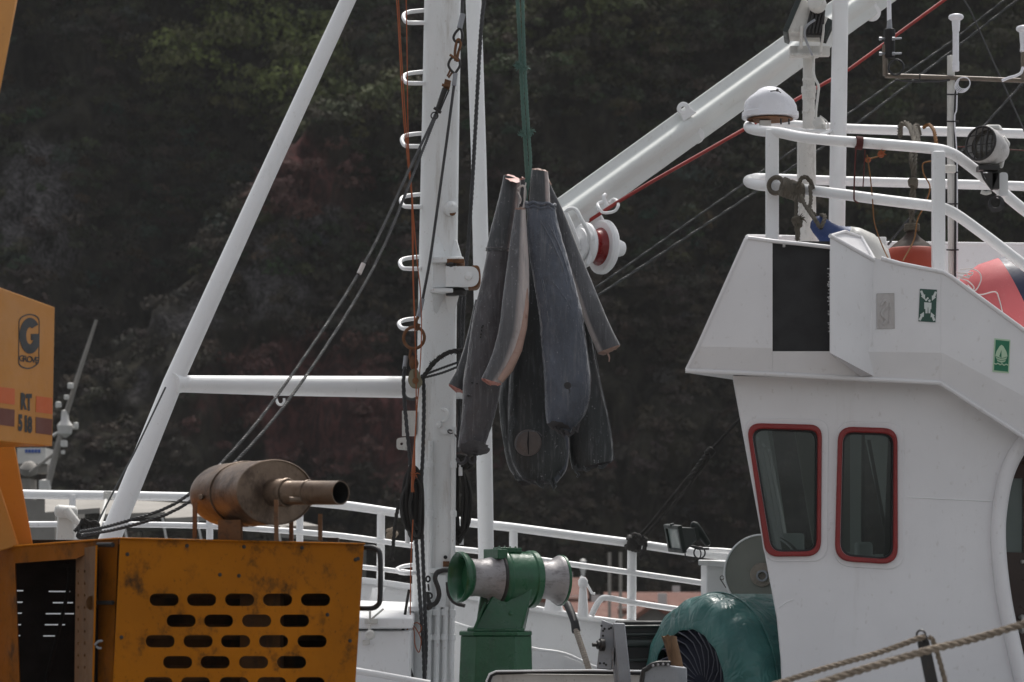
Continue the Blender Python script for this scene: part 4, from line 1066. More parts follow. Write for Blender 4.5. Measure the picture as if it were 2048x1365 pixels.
mb = MB(); mb.add([P(1662, 474, Yn + .01), P(1746, 521, YU), P(1722, 476, 15.95), P(1690, 464, 15.78)], [(0, 1, 2, 3)]); mb.v += [v + Vector((0, 0, -.015)) for v in mb.v[:4]]; mb.f += [[7, 6, 5, 4], [0, 1, 5, 4], [1, 2, 6, 5], [2, 3, 7, 6], [3, 0, 4, 7]]; mb.build('wing_top', M['white_wall'], fly)
mb = MB(); mb.pbox(1700, 474, 1773, 560, 16.3, .04); mb.build('locker', M['white_wall'], fly, bevel=.006)
# roof deck with overhang, far bulwark
mb = MB(); zd = P(1500, 742, YL).z; x0 = P(1374, 742, YL).x
dk = [(x0 + .02, YL + .04), (4.2, YL + .04), (4.2, 19.0), (x0 + .80, 19.0), (x0 + .45, 16.8), (x0 + .34, 16.45)]
nk = len(dk); mb.add([(x, y, zd - .012) for x, y in dk] + [(x, y, zd + .03) for x, y in dk], [tuple(range(nk)), tuple(nk + i for i in reversed(range(nk)))] + [(i, (i + 1) % nk, nk + (i + 1) % nk, nk + i) for i in range(nk)])
mb.build('roof_deck', M['white_wall'], fly)
mb = MB(); mb.plate([(1700, 487), (1775, 487), (2420, 494), (2420, 800), (1700, 800)], [], 18.6, .04); mb.ptube([(1700, 486, 18.6), (1775, 486, 18.6), (2420, 493, 18.6)], 3.2, 8)
q0, q1 = P(1492, 477, YU + .05), P(1520, 480, 18.6)
mb.hexa([P(1399, 690, YU + .055), Vector((P(1399, 690, YU).x + .60, 18.6, P(1399, 690, YU).z)), q1, q0, P(1404, 690, YU + .055), Vector((P(1404, 690, YU).x + .60, 18.6, P(1399, 690, YU).z)), q1 + Vector((.03, 0, 0)), q0 + Vector((.03, 0, 0))])
mb.ptube([(1494, 475, YU + .03), (1496, 473, 17.2), (1560, 474, 18.6), (1700, 478, 18.6)], 4, 8); mb.plate([(1494, 474), (1700, 478), (1700, 800), (1560, 800)], [], 18.62, .04)
mb.build('far_bulwark', M['white_wall'], fly)

# --- roof rails and posts
def rail(pts, r): 
    m_ = MB(); m_.ptube(pts, r, 14, 5); return m_.build('roof_rail', W, boat)
rail([(2300, 280, 18.4), (2048, 268, 18.4), (1700, 258, 18.3), (1530, 246, 18.1), (1508, 247, 17.8), (1498, 251, 17.2), (1500, 257, 16.8), (1520, 262, 16.6), (1560, 266, 16.5), (1600, 274, 16.4), (1660, 281, 16.3), (1780, 290, 16.2), (1868, 298, 16.1), (1900, 306, 16.1), (1925, 321, 16.1), (1990, 372, 16.1), (2070, 437, 16.1), (2300, 600, 16.1)], 10.5)
rail([(2300, 382, 18.4), (2048, 373, 18.4), (1700, 363, 18.3), (1530, 357, 18.1), (1508, 358, 17.8), (1497, 361, 17.2), (1500, 366, 16.8), (1520, 371, 16.6), (1560, 374, 16.5), (1660, 386, 16.3), (1780, 402, 16.2), (1868, 413, 16.1), (1895, 420, 16.1), (1925, 438, 16.1), (1990, 486, 16.1), (2070, 547, 16.1), (2300, 715, 16.1)], 10.5)
def post(x0, x1, y0, y1, Y, dep, name='roof_rail_post'):
    m_ = MB(); m_.pbox(x0, y0, x1, y1, Y, dep); return m_.build(name, W, boat, bevel=.008)
post(1532, 1558, 258, 492, 16.5, .05); post(1866, 1891, 302, 553, 16.02, .07)
mb = MB(); mb.pbox(1889, 330, 1912, 345, 16.2, .04); mb.build('antenna_clamp', M['white_old'], boat, bevel=.005)
mb = MB(); mb.ptube([(1683, -260, 16.9), (1681, 0, 16.9), (1677, 250, 16.9), (1673, 500, 16.9)], [15.5, 16, 16.5, 16.5], 20); mb.build('signal_mast', W, boat)
mb = MB(); mb.pbox(1598, 268, 1632, 500, 17.2, .12); mb.ptube([(1617, 500, 17.2), (1615, 268, 17.2)], 16, 16); mb.ptube([(1618, 108, 17.2), (1617, 270, 17.2)], 12, 16)
for y, r, h_ in ((180, 15, 7), (190, 13.5, 10), (160, 13.2, 3), (225, 13.4, 3), (110, 13, 4)): mb.lathe(P(1617.5, y, 17.2), (0, 0, 1), [(-h_ * .003, 12 * .003), (-h_ * .0029, r * .00302), (h_ * .0029, r * .00302), (h_ * .003, 12 * .003)], 16)
lm = mb.build('lamp_post', M['white_old'], boat, bevel=.004)
mb = MB(); mb.pbox(1580, 92, 1660, 112, 17.1, .05); mb.pbox(1580, 106, 1640, 112, 17.02, .08); mb.pbox(1596, 92, 1645, 108, 17.06, .05); mb.build('crossarm', M['white_old'], lm, bevel=.004)
mb = MB(); mb.ptube([(1625, 105, 17.05), (1628, 150, 17.05), (1637, 172, 17.05), (1636, 190, 17.05), (1632, 225, 17.05), (1634, 240, 17.05), (1647, 250, 17.0), (1651, 262, 17.0)], 2.6, 8, 5); mb.lathe(P(1634, 238, 17.05), (.4, -.4, -1), [(0, .015), (.01, .035), (.06, .036), (.08, .02)], 12); mb.ptube([(1640, 232, 17), (1655, 245, 17), (1656, 262, 17)], 1.5, 6, 4); mb.build('lamp_cable', M['white_old'], lm)
mb = MB(); mb.ptube([(1570, 258, 16.6), (1610, 262, 17), (1655, 263, 17.0), (1664, 262, 16.95)], 4, 8); mb.ptube([(1636, 272, 16.5), (1664, 262, 16.9)], 3.5, 8); mb.build('rail_brace', W, boat)

# ================================================================== hanging shark carcasses
YS = 16.2
def edge(pts, n): return resample(catmull([Vector((p[0], p[1], 0)) for p in pts], 8), n)
def carcass(Ls, Rs, Y0, Y1, depth=0.8, n=60, m=28, belly=0.0, wr=0.0, seed=0, side=1, flat_end=0.0, cut=(9, 9), tilt=0.0):
    """loft between a left and a right outline; belly: angular share of pale belly on `side`"""
    L = edge(Ls, n); Rr = edge(Rs, n)
    mb = MB(); mb.col = []
    rnd = random.Random(seed)
    rings = []
    for i in range(n):
        t = i / (n - 1); Y = Y0 + (Y1 - Y0) * t
        a, b_ = P(L[i].x, L[i].y, Y), P(Rr[i].x, Rr[i].y, Y)
        c = (a + b_) / 2; h = (b_ - a) / 2; hw = h.length
        ring = []
        for k in range(m):
            q = 2 * math.pi * k / m
            cs, sn = math.cos(q), math.sin(q)
            ex = 0.86
            u = math.copysign(abs(cs) ** ex, cs); v = math.copysign(abs(sn) ** ex, sn)
            p = c + h * u + Vector((0, -1, 0)) * v * hw * depth
            nz_ = noise.noise(Vector((p.x * 9, p.y * 9 + seed, p.z * 4)))
            n2_ = noise.noise(Vector((p.x * 22 + seed, p.y * 22, p.z * 9 - p.x * 14)))
            rad = (p - c).normalized()
            n3_ = noise.noise(Vector((p.x * 3.5 + 7 * seed, p.y * 3, p.z * 2.2)))
            p = p + rad * hw * (0.07 * nz_ + 0.10 * n3_) * (0.35 + 0.65 * abs(v)) + rad * hw * .022 * noise.noise(p * 45)
            if wr: p = p + rad * hw * wr * (1 - abs(n2_)) ** 3 * (0.4 + 0.6 * abs(v))
            ring.append(p)
            pale = 0.0
            if belly:
                ang = u * side
                pale = min(1, max(0, (ang - (1 - belly)) / 0.22 + 0.25 * nz_))
            mb.col.append((pale, 0, 0, 1))
        rings.append(ring)
    vs = [v for r_ in rings for v in r_]
    fs = [(i * m + k, i * m + (k + 1) % m, (i + 1) * m + (k + 1) % m, (i + 1) * m + k) for i in range(n - 1) for k in range(m)]
    mb.add(vs, fs)
    return mb, rings
def cap_end(ring, bulge, inset=0.9, seed=0, lip=0.0):
    c = sum(ring, Vector()) / len(ring)
    mb = MB(); m = len(ring); rr = [1.0, inset, 0.6, 0.25]; bulge = bulge * 1.6
    rnd = random.Random(seed)
    vs = []
    for j, s in enumerate(rr):
        for p in ring:
            q = c + (p - c) * s + bulge * (j / 3.0) * (1 + rnd.uniform(-.5, .5))
            vs.append(q + Vector((rnd.uniform(-1, 1), rnd.uniform(-1, 1), rnd.uniform(-1, 1))) * (0.006 if j else 0.0015))
    fs = [(j * m + k, j * m + (k + 1) % m, (j + 1) * m + (k + 1) % m, (j + 1) * m + k) for j in range(3) for k in range(m)]
    fs.append(tuple(3 * m + k for k in range(m)))
    mb.add(vs, fs); return mb
def tassel(pts, Y, r=3.0):
    mb = MB()
    for q in pts:
        k = len(q)
        mb.ptube([(x, y, Y - .05) for x, y in q], [r * (1 - .45 * i / (k - 1)) for i in range(k)], 7)
    return mb
GRP = 'shark carcasses hung in one bunch'
def fish(label, Ls, Rs, Y0, Y1, mat, top=None, bot=None, **k):
    loc = tuple(P((Ls[-1][0] + Rs[-1][0]) / 2, max(Ls[-1][1], Rs[-1][1]), Y1))
    th = thing('shark_carcass', label, 'fish carcass', loc, GRP)
    mb, rings = carcass(Ls, Rs, Y0, Y1, **k)
    body = mb.build('body', M[mat], th, smooth=70)
    if top: cap_end(rings[0], Vector((0, 0, .006)), seed=1).build('cut_end', M[top], th, smooth=60)
    if bot: cap_end(rings[-1], Vector((0, 0, -.012)), seed=2).build('cut_end', M[bot], th, smooth=60)
    return th, rings
# G: dark lobe behind the middle
fish('black shark carcass mostly hidden behind the middle one, only its left edge showing', [(1040, 560), (1015, 700), (1000, 790), (1003, 860), (1015, 930), (1036, 962)], [(1075, 560), (1080, 700), (1085, 800), (1085, 880), (1080, 940), (1062, 966)], 16.62, 16.6, 'skin_black', None, 'cut_dark', depth=.6, seed=3)
# E: right, behind
thE, _ = fish('dark greenish shark carcass low on the right with a lumpy tied end', [(1120, 560), (1130, 680), (1138, 780), (1138, 870), (1139, 912), (1144, 938)], [(1165, 560), (1185, 690), (1203, 780), (1220, 850), (1226, 902), (1225, 922)], 16.5, 16.46, 'skin_black', None, 'cut_dark', depth=.44, seed=5, belly=.12, wr=.05)
tassel([[(1150, 932), (1152, 944), (1158, 950), (1154, 955)], [(1165, 934), (1172, 942), (1182, 938)], [(1196, 934), (1206, 936), (1214, 928)]], 16.46, 4).build('skin_tassel', M['skin_black'], thE)
# F: thin right
thF, rF = fish('long thin grey carcass slanting out to the right with pink cut end', [(1088, 352), (1103, 430), (1128, 520), (1152, 590), (1172, 650), (1196, 706)], [(1102, 372), (1130, 430), (1158, 500), (1188, 575), (1215, 640), (1240, 690)], 16.36, 16.4, 'skin_grey', 'meat_pale', 'meat_pale', depth=.7, seed=7, belly=.5, side=-1)
tassel([[(1216, 708), (1219, 716), (1218, 724)]], 16.4, 2).build('flesh_shred', M['meat_pale'], thF)
# D: middle dark
thD, rD = fish('biggest dark carcass hanging in the middle with round pale slit patch', [(1048, 520), (1035, 620), (1020, 740), (1016, 830), (1016, 890), (1026, 930), (1043, 957)], [(1090, 520), (1095, 620), (1100, 740), (1118, 840), (1134, 885), (1134, 930), (1114, 966)], 16.42, 16.38, 'skin_black', None, 'cut_dark', depth=.46, seed=9, belly=.1)
mb = MB(); cD = P(1056, 886, 16.38 - .075)
mb.lathe(cD + Vector((0, .015, 0)), (-.12, -1, .05), [(0, .078), (.012, .076), (.026, .060), (.032, .03), (.033, 0)], 30)
mb.build('pale_patch', M['scar'], thD)
mbf, _ = carcass([(1098, 830), (1112, 870), (1112, 905), (1104, 940), (1096, 958)], [(1132, 830), (1138, 870), (1138, 905), (1133, 940), (1116, 964)], 16.40, 16.37, .9, n=30, seed=31, belly=.2)
mbf.build('side_lobe', M['skin_blue'], thD, smooth=70)
mb = MB(); mb.ptube([(1057, 863, 16.268), (1056, 886, 16.264), (1057, 909, 16.268)], [.8, 1.8, .8], 8); mb.build('slit', M['soot'], thD)
mb = MB(); mb.ptube([(1031, 896, 16.28), (1033, 880, 16.27), (1043, 866, 16.27), (1058, 862, 16.27), (1074, 864, 16.27), (1084, 872, 16.28)], 1.3, 6, 4); mb.build('skin_fold', M['skin_grey'], thD)
tassel([[(1072, 962), (1080, 972), (1086, 976), (1088, 968)], [(1098, 958), (1104, 968), (1108, 980), (1112, 972), (1108, 958)], [(1116, 944), (1122, 952), (1128, 940)], [(1030, 950), (1032, 958), (1040, 958)]], 16.38, 3.4).build('skin_tassel', M['skin_black'], thD)
# H: small stub behind
fish('short pink ended stub peeking out behind the rope knot', [(1036, 362), (1034, 400), (1030, 470)], [(1051, 359), (1052, 400), (1052, 470)], 16.34, 16.36, 'skin_brown', 'meat', None, depth=.8, n=20, seed=11)
# A2: small piece at left
fish('small narrow carcass at far left with raw red lower end', [(950, 600), (932, 680), (915, 735), (897, 768)], [(975, 600), (965, 690), (950, 740), (932, 785)], 16.35, 16.34, 'skin_dark', None, 'meat', depth=.6, n=30, seed=13)
# A: long left
thA, rA = fish('long violet brown carcass on the left with skin pulled down like a sleeve', [(1009, 352), (998, 400), (985, 450), (975, 500), (962, 570), (945, 650), (935, 710), (927, 760), (925, 830), (916, 895)], [(1041, 362), (1037, 420), (1030, 470), (1025, 510), (1018, 600), (1010, 680), (1003, 760), (990, 830), (975, 880), (964, 906)], 16.22, 16.2, 'skin_brown', None, 'cut_dark', depth=.75, seed=15, wr=.09, n=90, m=36)
mbu, ru = carcass([(1008, 351), (997, 400), (984, 450), (974, 490), (971, 502)], [(1042, 362), (1038, 420), (1032, 470), (1029, 494), (1027, 506)], 16.22, 16.215, .80, n=30, seed=15, belly=.55)
mbu.build('bare_flesh_side', M['skin_dark'], thA, smooth=70)
mb = MB(); mb.tube([p for p in ru[-2]] + [ru[-2][0]], .004, 6); mb.build('skin_rim', M['skin_brown'], thA)
def oval(th, name, mat, cx, cy, rx, ry, rot, Y, k, seed, thick=.012):
    rnd = random.Random(seed); pts = []
    for i in range(26):
        a = 6.28319 * i / 26; q = 1 + rnd.uniform(-.13, .13); u, v = rx * q * math.cos(a), ry * q * math.sin(a)
        pts.append((cx + u * math.cos(rot) - v * math.sin(rot), cy + u * math.sin(rot) + v * math.cos(rot)))
    mb = MB(); mb.plate(pts, [], tv=(0, thick, 0), mapf=lambda x, y: P(x, y, Y + (y - cy) * k)); mb.build(name, M[mat], th)
oval(thA, 'cut_face', 'meat', 1025, 357.5, 16.5, 6.2, .36, 16.17, -.011, 3)
oval(thA, 'cut_face', 'cut_dark', 949, 896, 30, 14, .06, 16.125, .004, 5)
mb = MB()
for x, y in ((964, 655), (963, 662), (962, 669), (961, 675), (966, 652), (944, 766), (954, 768), (936, 792)): mb.lathe(P(x, y, 16.125), (0, -1, 0), [(-.02, .004), (.004, .004), (.005, 0)], 7)
mb.build('gill_slit', M['soot'], thA)
mb = MB(); mb.ptube([(914, 918, 16.2), (920, 927, 16.18), (930, 924, 16.18), (934, 914, 16.2)], 3.4, 7, 4); mb.ptube([(934, 914, 16.2), (942, 926, 16.2), (950, 922, 16.2), (950, 910, 16.2)], 3, 7, 4); mb.build('skin_tassel', M['cut_dark'], thA)
# B: front thin
thB, rB = fish('thin grey carcass in front whose cut edge is a strip of pink flesh', [(1030, 420), (1022, 470), (1014, 530), (1006, 590), (1000, 645), (990, 690), (976, 730), (963, 757)], [(1051, 420), (1055, 480), (1058, 550), (1057, 610), (1052, 660), (1040, 705), (1024, 740), (1003, 768)], 16.06, 16.0, 'skin_grey', 'meat_pale', 'meat', depth=.55, seed=17, belly=.86, n=70)
mb = MB()
pa = [(1052, 560, 16.03), (1052, 610, 16.02), (1047, 655, 16.01), (1036, 700, 16.0), (1018, 738, 15.99), (1000, 762, 15.99)]
mb.ptube([(p[0], p[1], p[2] - .01) for p in pa], [3, 6, 7.5, 8.5, 9, 7], 12); mb.build('flesh_edge', M['meat_pale'], thB)
# C: big right with the skin sleeve
thC, rC = fish('big blue grey carcass on the right wrapped in its own wrinkled skin', [(1054, 404), (1055, 450), (1060, 510), (1070, 570), (1080, 630), (1085, 700), (1091, 770), (1092, 820), (1095, 848)], [(1108, 408), (1116, 450), (1132, 510), (1150, 570), (1164, 630), (1172, 690), (1180, 760), (1172, 820), (1141, 866)], 16.1, 16.05, 'skin_blue', None, 'cut_dark', depth=.58, seed=19, wr=.08, n=120, m=48)
mbs, rs_ = carcass([(1063, 341), (1060, 370), (1057, 412)], [(1096, 345), (1099, 375), (1101, 414)], 16.12, 16.11, .85, n=20, seed=21, belly=.5)  # pale belly tone here paints the lit right side of the stub
mbs.build('tail_stub', M['skin_dark'], thC, smooth=70)
cap_end(rs_[0], Vector((0, 0, .006)), seed=4).build('cut_end', M['meat_pale'], thC)
mb = MB()
for dz, rr in ((0, .009), (.022, .007)):
    ring = [p - Vector((0, 0, dz)) for p in rC[1]]; cc = sum(ring, Vector()) / len(ring)
    ring = [cc + (p - cc) * 1.03 + Vector((0, 0, .006 * math.sin(i * .9))) for i, p in enumerate(ring)]
    mb.tube(ring + [ring[0]], rr, 8)
mb.build('rolled_rim', M['skin_blue'], thC)
mb = MB()   # wrinkle cords running down the sleeve
def on_c(x, y, o=0.0):
    n = len(rC); best = None
    t = min(range(n), key=lambda i: abs((P(0, 0, 1).z * 0 + (HOR - (sum((p.z for p in rC[i])) / len(rC[i]) - CZ) * F / 16.08)) - y))
    ring = rC[t]; front = [p for p in ring if p.y < sum(q.y for q in ring) / len(ring)]
    q = min(front, key=lambda p: abs(p.x * F / p.y + 1024 - x)); return q + Vector((0, -o, 0))
for line in ([(1066, 424), (1085, 455), (1105, 490), (1122, 530), (1136, 580)], [(1100, 425), (1110, 470), (1130, 525), (1150, 600)], [(1064, 520), (1082, 560), (1096, 620), (1102, 660)], [(1088, 440), (1112, 480), (1130, 520)], [(1100, 560), (1130, 600), (1160, 650)]):
    pts = catmull([on_c(x, y, -.002) for x, y in line], 6)
    k = len(pts); mb.tube(pts, [.0015 + .005 * math.sin(math.pi * i / (k - 1)) for i in range(k)], 8)
mb.build('skin_wrinkle', M['skin_blue'], thC, smooth=80)
def lit_edge(th, name, mat, pts, Y, r=1.3):  # pale tube painting the lit, frosted rim along a skin edge
    mb = MB(); k = len(pts); ps = catmull([P(x, y, Y) for x, y in pts], 5); n_ = len(ps)
    ps = [p + Vector((noise.noise(p * 30), 0, noise.noise(p * 30 + Vector((5, 5, 5))))) * .004 for p in ps]
    mb.tube(ps, [r * Y / F * (.6 + .5 * abs(noise.noise(p * 22))) for p in ps], 7); mb.build(name, M[mat], th)
lit_edge(thD, 'lit_skin_edge', 'skin_grey', [(1018, 740), (1016, 830), (1017, 890), (1026, 930), (1043, 957), (1075, 966), (1113, 967)], 16.36)
lit_edge(thE, 'lit_skin_edge', 'skin_grey', [(1190, 700), (1204, 780), (1220, 850), (1226, 902), (1224, 922), (1186, 935), (1146, 939)], 16.44)
lit_edge(thC, 'lit_skin_edge', 'skin_grey', [(1164, 630), (1173, 690), (1181, 760), (1173, 820), (1143, 865)], 16.02)
oval(thC, 'cut_face', 'cut_dark', 1119, 855, 25, 10, .28, 16.0, .004, 7)
q = on_c(1138, 773)
mb = MB(); mb.torus(q + Vector((0, -.0, 0)), (0, -1, .1), .016, .004, 18, 7); mb.lathe(q + Vector((0, -.001, 0)), (0, -1, 0), [(-.01, .013), (.002, .012), (.003, 0)], 12); mb.ptube([(1138, 779, q.y), (1140, 784, q.y), (1137, 787, q.y)], 1.5, 6); mb.build('eye_hole', M['cut_dark'], thC)
tassel([[(1108, 855), (1118, 866), (1126, 858)], [(1130, 862), (1138, 872), (1146, 866), (1148, 854)], [(1146, 858), (1154, 864), (1158, 848)], [(1120, 862), (1128, 874), (1134, 864)]], 16.05, 4.5).build('skin_tassel', M['cut_dark'], thC)

# sling rope and plastic strap
rope_n = 0
def rope(name, label, pts, rpx, mat, curve=6, cat='rope', group=None, pitch=7.0, strands=3, extra=None):
    mb = MB(); mb.prope(pts, rpx, curve, pitch=pitch, strands=strands)
    if extra: extra(mb)
    return tag(mb.build(name, M[mat]), label, cat, group)
def fray(mb, x, y, Y, r, n, seed):
    rnd = random.Random(seed)
    for k in range(n):
        a = rnd.uniform(0, 6.3); l = rnd.uniform(.6, 1.4) * r
        mb.ptube([(x, y, Y), (x + l * .6 * math.cos(a), y + l * .6 * math.sin(a), Y - .01), (x + l * math.cos(a + .4), y + l * math.sin(a + .4), Y - .02)], [1.5, 1.1, .5], 5)
def sling_extra(mb):
    mb.prope([(1045, -20, 16.2), (1049, 120, 16.2), (1057, 260, 16.2), (1061, 330, 16.2), (1054, 380, 16.2)], 3.6, 4)
    fray(mb, 1035, 131, 16.18, 9, 26, 1); fray(mb, 1051, 138, 16.18, 8, 14, 2); fray(mb, 1045, 268, 16.18, 8, 18, 3); fray(mb, 1062, 265, 16.18, 8, 18, 4)
    mb.torus(P(1037, 131, 16.19), (.3, 1, .2), .012, .009, 14, 7)
rope('sling_rope', 'frayed green double rope from which the shark carcasses hang', [(1034, -20, 16.22), (1040, 90, 16.22), (1045, 200, 16.22), (1051, 300, 16.22), (1054, 360, 16.22), (1050, 410, 16.25)], 4.4, 'rope_green', 4, extra=sling_extra)
mb = MB(); mb.ptube([(1036, 378, 16.14), (1044, 372, 16.12), (1050, 376, 16.12), (1051, 392, 16.12), (1047, 415, 16.13), (1042, 430, 16.14)], 2.2, 8, 5); mb.ptube([(1052, 366, 16.12), (1049, 384, 16.11), (1049, 415, 16.12)], 1.6, 6, 4); mb.ptube([(1036, 384, 16.13), (1042, 398, 16.12), (1040, 408, 16.13)], 1.4, 6, 4)
tag(mb.build('lashing_strap', M['twine_white']), 'white plastic strap tying the carcass tails to the green rope', 'strap')

# ================================================================== rigging
def cable(label, pts, rpx, mat='wire', cat='cable', name='rigging_wire', curve=4, group='rigging wires of the boat', **k):
    return rope(name, label, pts, rpx, mat, curve, cat, group, **k)
cable('upper one of two thin grey wires behind the boom, running up to the right', [(1185, 580, 18.6), (1520, 345, 18.9), (1700, 225, 19.0), (1900, 85, 19.2), (2060, -40, 19.3)], 2.2, 'wire_grey', curve=0)
cable('lower one of two thin grey wires behind the boom, running up to the right', [(1190, 595, 18.7), (1520, 378, 19.0), (1700, 258, 19.1), (1900, 105, 19.3), (2060, -20, 19.4)], 2.6, 'wire_grey', curve=0)
cable('dark wire rising to the right from the orange buoy past the search lamp', [(1776, 490, 18.0), (1870, 375, 18.1), (1925, 300, 18.2), (2060, 150, 18.4)], 2.6, 'wire', curve=0)
mb = MB(); mb.ptube([(1915, -20, 17.5), (1940, 20, 17.5), (2070, 310, 17.6)], 1.7, 8); tag(mb.build('stay_wire', M['wire']), 'thin black stay wire crossing the antenna crossbar at top right', 'cable', 'rigging wires of the boat')
mb = MB(); mb.ptube([(1172, 446, 16.98), (1235, 405, 16.82), (1300, 366, 16.85), (1490, 258, 17.3), (1700, 138, 17.6), (1900, -8, 17.9)], 3.6, 10, 0); tag(mb.build('boom_runner_wire', M['red_wire']), 'red coated wire running from the red sheave under the boom', 'cable')
cable('dark wire between mast and rear mast leg, ending behind the left carcass', [(972, -20, 17.75), (962, 60, 17.75), (948, 310, 17.75), (938, 470, 17.75), (930, 560, 17.75), (924, 690, 17.75), (920, 730, 17.75)], 4.3, 'wire')
cable('dark wire hugging the right side of the mast below the bracket', [(926, 560, 17.72), (919, 640, 17.72), (921, 720, 17.72), (918, 860, 17.72), (916, 905, 17.72)], 3.6, 'wire')
# lifting wire with thimble, shackles, rope socket
rg = thing('rigging_shackles', 'rusty shackle chain with wire thimbles hanging beside the upper mast', 'shackle', tuple(P(890, 235, 17.2)))
Yk = 17.3
mb = MB(); mb.ptube([(926, -20, Yk), (924, 30, Yk)], 3.8, 10); mb.build('wire_end', M['wire'], rg)
mb = MB(); mb.ptube([(926, 28, Yk), (919, 57, Yk)], 5.6, 14); mb.ptube([(911, 147, Yk), (908, 172, Yk)], 4.6, 14); mb.build('crimp_sleeve', M['grey_galv'], rg)
mb = MB(); mb.ptube([(920, 56, Yk), (911, 66, Yk), (907, 76, Yk), (912, 84, Yk), (921, 83, Yk), (925, 74, Yk), (923, 62, Yk), (920, 56, Yk)], 2.6, 8, 4); mb.build('thimble', M['dark_steel'], rg)
mb = MB(); mb.ptube([(909, 148, Yk), (900, 138, Yk), (897, 128, Yk), (904, 116, Yk), (916, 118, Yk), (920, 130, Yk), (914, 142, Yk), (910, 147, Yk)], 2.6, 8, 4); mb.build('thimble', M['dark_steel'], rg)
mb = MB(); mb.ptube([(911, 122, Yk), (910, 104, Yk), (914, 82, Yk), (919, 80, Yk), (921, 90, Yk), (916, 108, Yk), (914, 124, Yk)], 2.8, 8, 4); mb.ptube([(900, 110, Yk - .03), (918, 122, Yk)], 2.6, 8); mb.build('shackle', M['rust'], rg)
mb = MB(); mb.ptube([(902, 138, Yk), (895, 152, Yk), (897, 156, Yk), (904, 146, Yk)], 2, 8); mb.quadbox([(886, 178), (898, 182), (902, 162), (890, 158)], Yk, .02); mb.ptube([(884, 170, Yk - .01), (900, 174, Yk - .01)], 3, 8); mb.build('swivel', M['rust'], rg)
mb = MB(); mb.ptube([(890, 178, Yk), (874, 222, Yk)], [6, 4.5], 10); mb.ptube([(898, 180, Yk - .01), (880, 222, Yk - .01)], 1.6, 8); mb.ptube([(868, 216, Yk - .02), (882, 226, Yk - .02)], 3, 8); mb.build('rope_socket', M['dark_steel'], rg)
mb = MB(); mb.torus(P(869, 232, Yk), (0, 1, 0), .021, .004, 18, 7); mb.build('ring', M['dark_steel'], rg)
cable('left of two dark ropes slanting from the mast to the crane silencer', [(878, 210, 17.3), (868, 236, 17.3), (816, 345, 16.9), (722, 540, 16.2), (556, 790, 15.2), (440, 930, 14.6), (350, 1008, 14.4), (235, 1048, 14.4), (160, 1064, 14.6)], 3.3, 'wire')
cable('right of two dark ropes slanting from the mast to the crane silencer', [(880, 212, 17.34), (870, 238, 17.34), (828, 345, 16.95), (745, 540, 16.25), (600, 770, 15.25), (470, 925, 14.6), (360, 1016, 14.35), (245, 1056, 14.35), (165, 1070, 14.5)], 3.3, 'wire')
mb = MB(); mb.ptube([(727, 528, 16.18), (718, 548, 16.16)], 5, 10); tag(mb.build('rope_whipping', M['twine_white']), 'pale whipping bound round one of the slanting dark ropes', 'whipping')
mb = MB()
for k in range(4): mb.torus(P(166 + k * 8, 1056 - k * 2, 15.5), (.4, 1, .5 * k - .6), .020, .011, 16, 7)
for k in range(4): mb.prope([(150 + k * 5, 1062, 15.6), (165, 1048 - k * 3, 15.5), (185, 1052, 15.5), (190, 1066, 15.5), (172, 1076, 15.5), (155, 1068 + k * 2, 15.55)], 4, 5)
tag(mb.build('mooring_knot', M['rope_dark']), 'tangle of dark rope made fast beside the foot of the leaning white pole', 'rope')
mb = MB(); mb.ptube([(331, 775, 16.3), (269, 905, 16.1), (213, 1010, 15.9), (188, 1062, 15.8)], 1.8, 8); tag(mb.build('leg_wire', M['wire_grey']), 'thin grey wire along the left side of the leaning white pole', 'cable', 'rigging wires of the boat')
# thin wire to the ring, ring and block on the left of the mast
mb = MB(); mb.ptube([(908, 172, 17.3), (895, 270, 17.3), (875, 415, 17.32), (860, 520, 17.33), (845, 600, 17.34)], 2.9, 8, 4); tag(mb.build('pendant_wire', M['wire']), 'thin dark wire crossing the mast front from the shackles to the iron ring', 'cable', 'rigging wires of the boat')
bk = thing('pulley_block', 'small yellowish pulley block under an iron ring on the mast side', 'block', tuple(P(830, 780, 17.3)))
mb = MB(); mb.ptube([(845, 598, 17.32), (837, 634, 17.32)], 5, 14); mb.ptube([(812, 712, 17.28), (809, 738, 17.28)], 4.6, 14); mb.build('crimp_sleeve', M['grey_galv'], bk)
mb = MB(); mb.torus(P(828, 676, 17.3), (.25, 1, 0), .066, .010, 30, 9); mb.build('ring', M['rust'], bk)
mb = MB(); mb.ptube([(836, 634, 17.3), (830, 648, 17.29), (834, 660, 17.29), (838, 648, 17.29)], 3.4, 8, 4); mb.ptube([(822, 700, 17.27), (820, 716, 17.27), (828, 724, 17.27), (832, 712, 17.27), (826, 698, 17.27)], 3, 8, 4); mb.lathe(P(826, 712, 17.28), (.1, 0, -1), [(0, .02), (.05, .03), (.08, .02)], 10); mb.build('shackle', M['rust'], bk)
mb = MB(); mb.plate(round_poly([(820, 740), (834, 736), (846, 765), (838, 778), (822, 776), (815, 762)], 7), [], 17.22, .05); mb.build('block_shell', paint('old_yellow_shell', (0.22, 0.2, 0.13), 0.5, .2, (.06, .04, .02), .6, .5, 30, 1, bump=.3), bk, bevel=.008)
mb = MB(); mb.lathe(P(831, 762, 17.22), (0, -1, 0), [(0, .02), (.012, .018), (.016, 0)], 12); mb.quadbox([(828, 765), (830, 765), (829, 742), (827, 742)], 17.215, .01); mb.build('axle', M['rust'], bk)
cable('left dark fall rope running down the mast from the pulley block', [(810, 734, 17.26), (807, 770, 17.26), (813, 850, 17.26), (820, 920, 17.28), (824, 985, 17.3), (832, 1080, 17.28), (840, 1200, 17.24), (847, 1300, 17.2), (850, 1400, 17.2)], 4.2, 'wire', pitch=9)
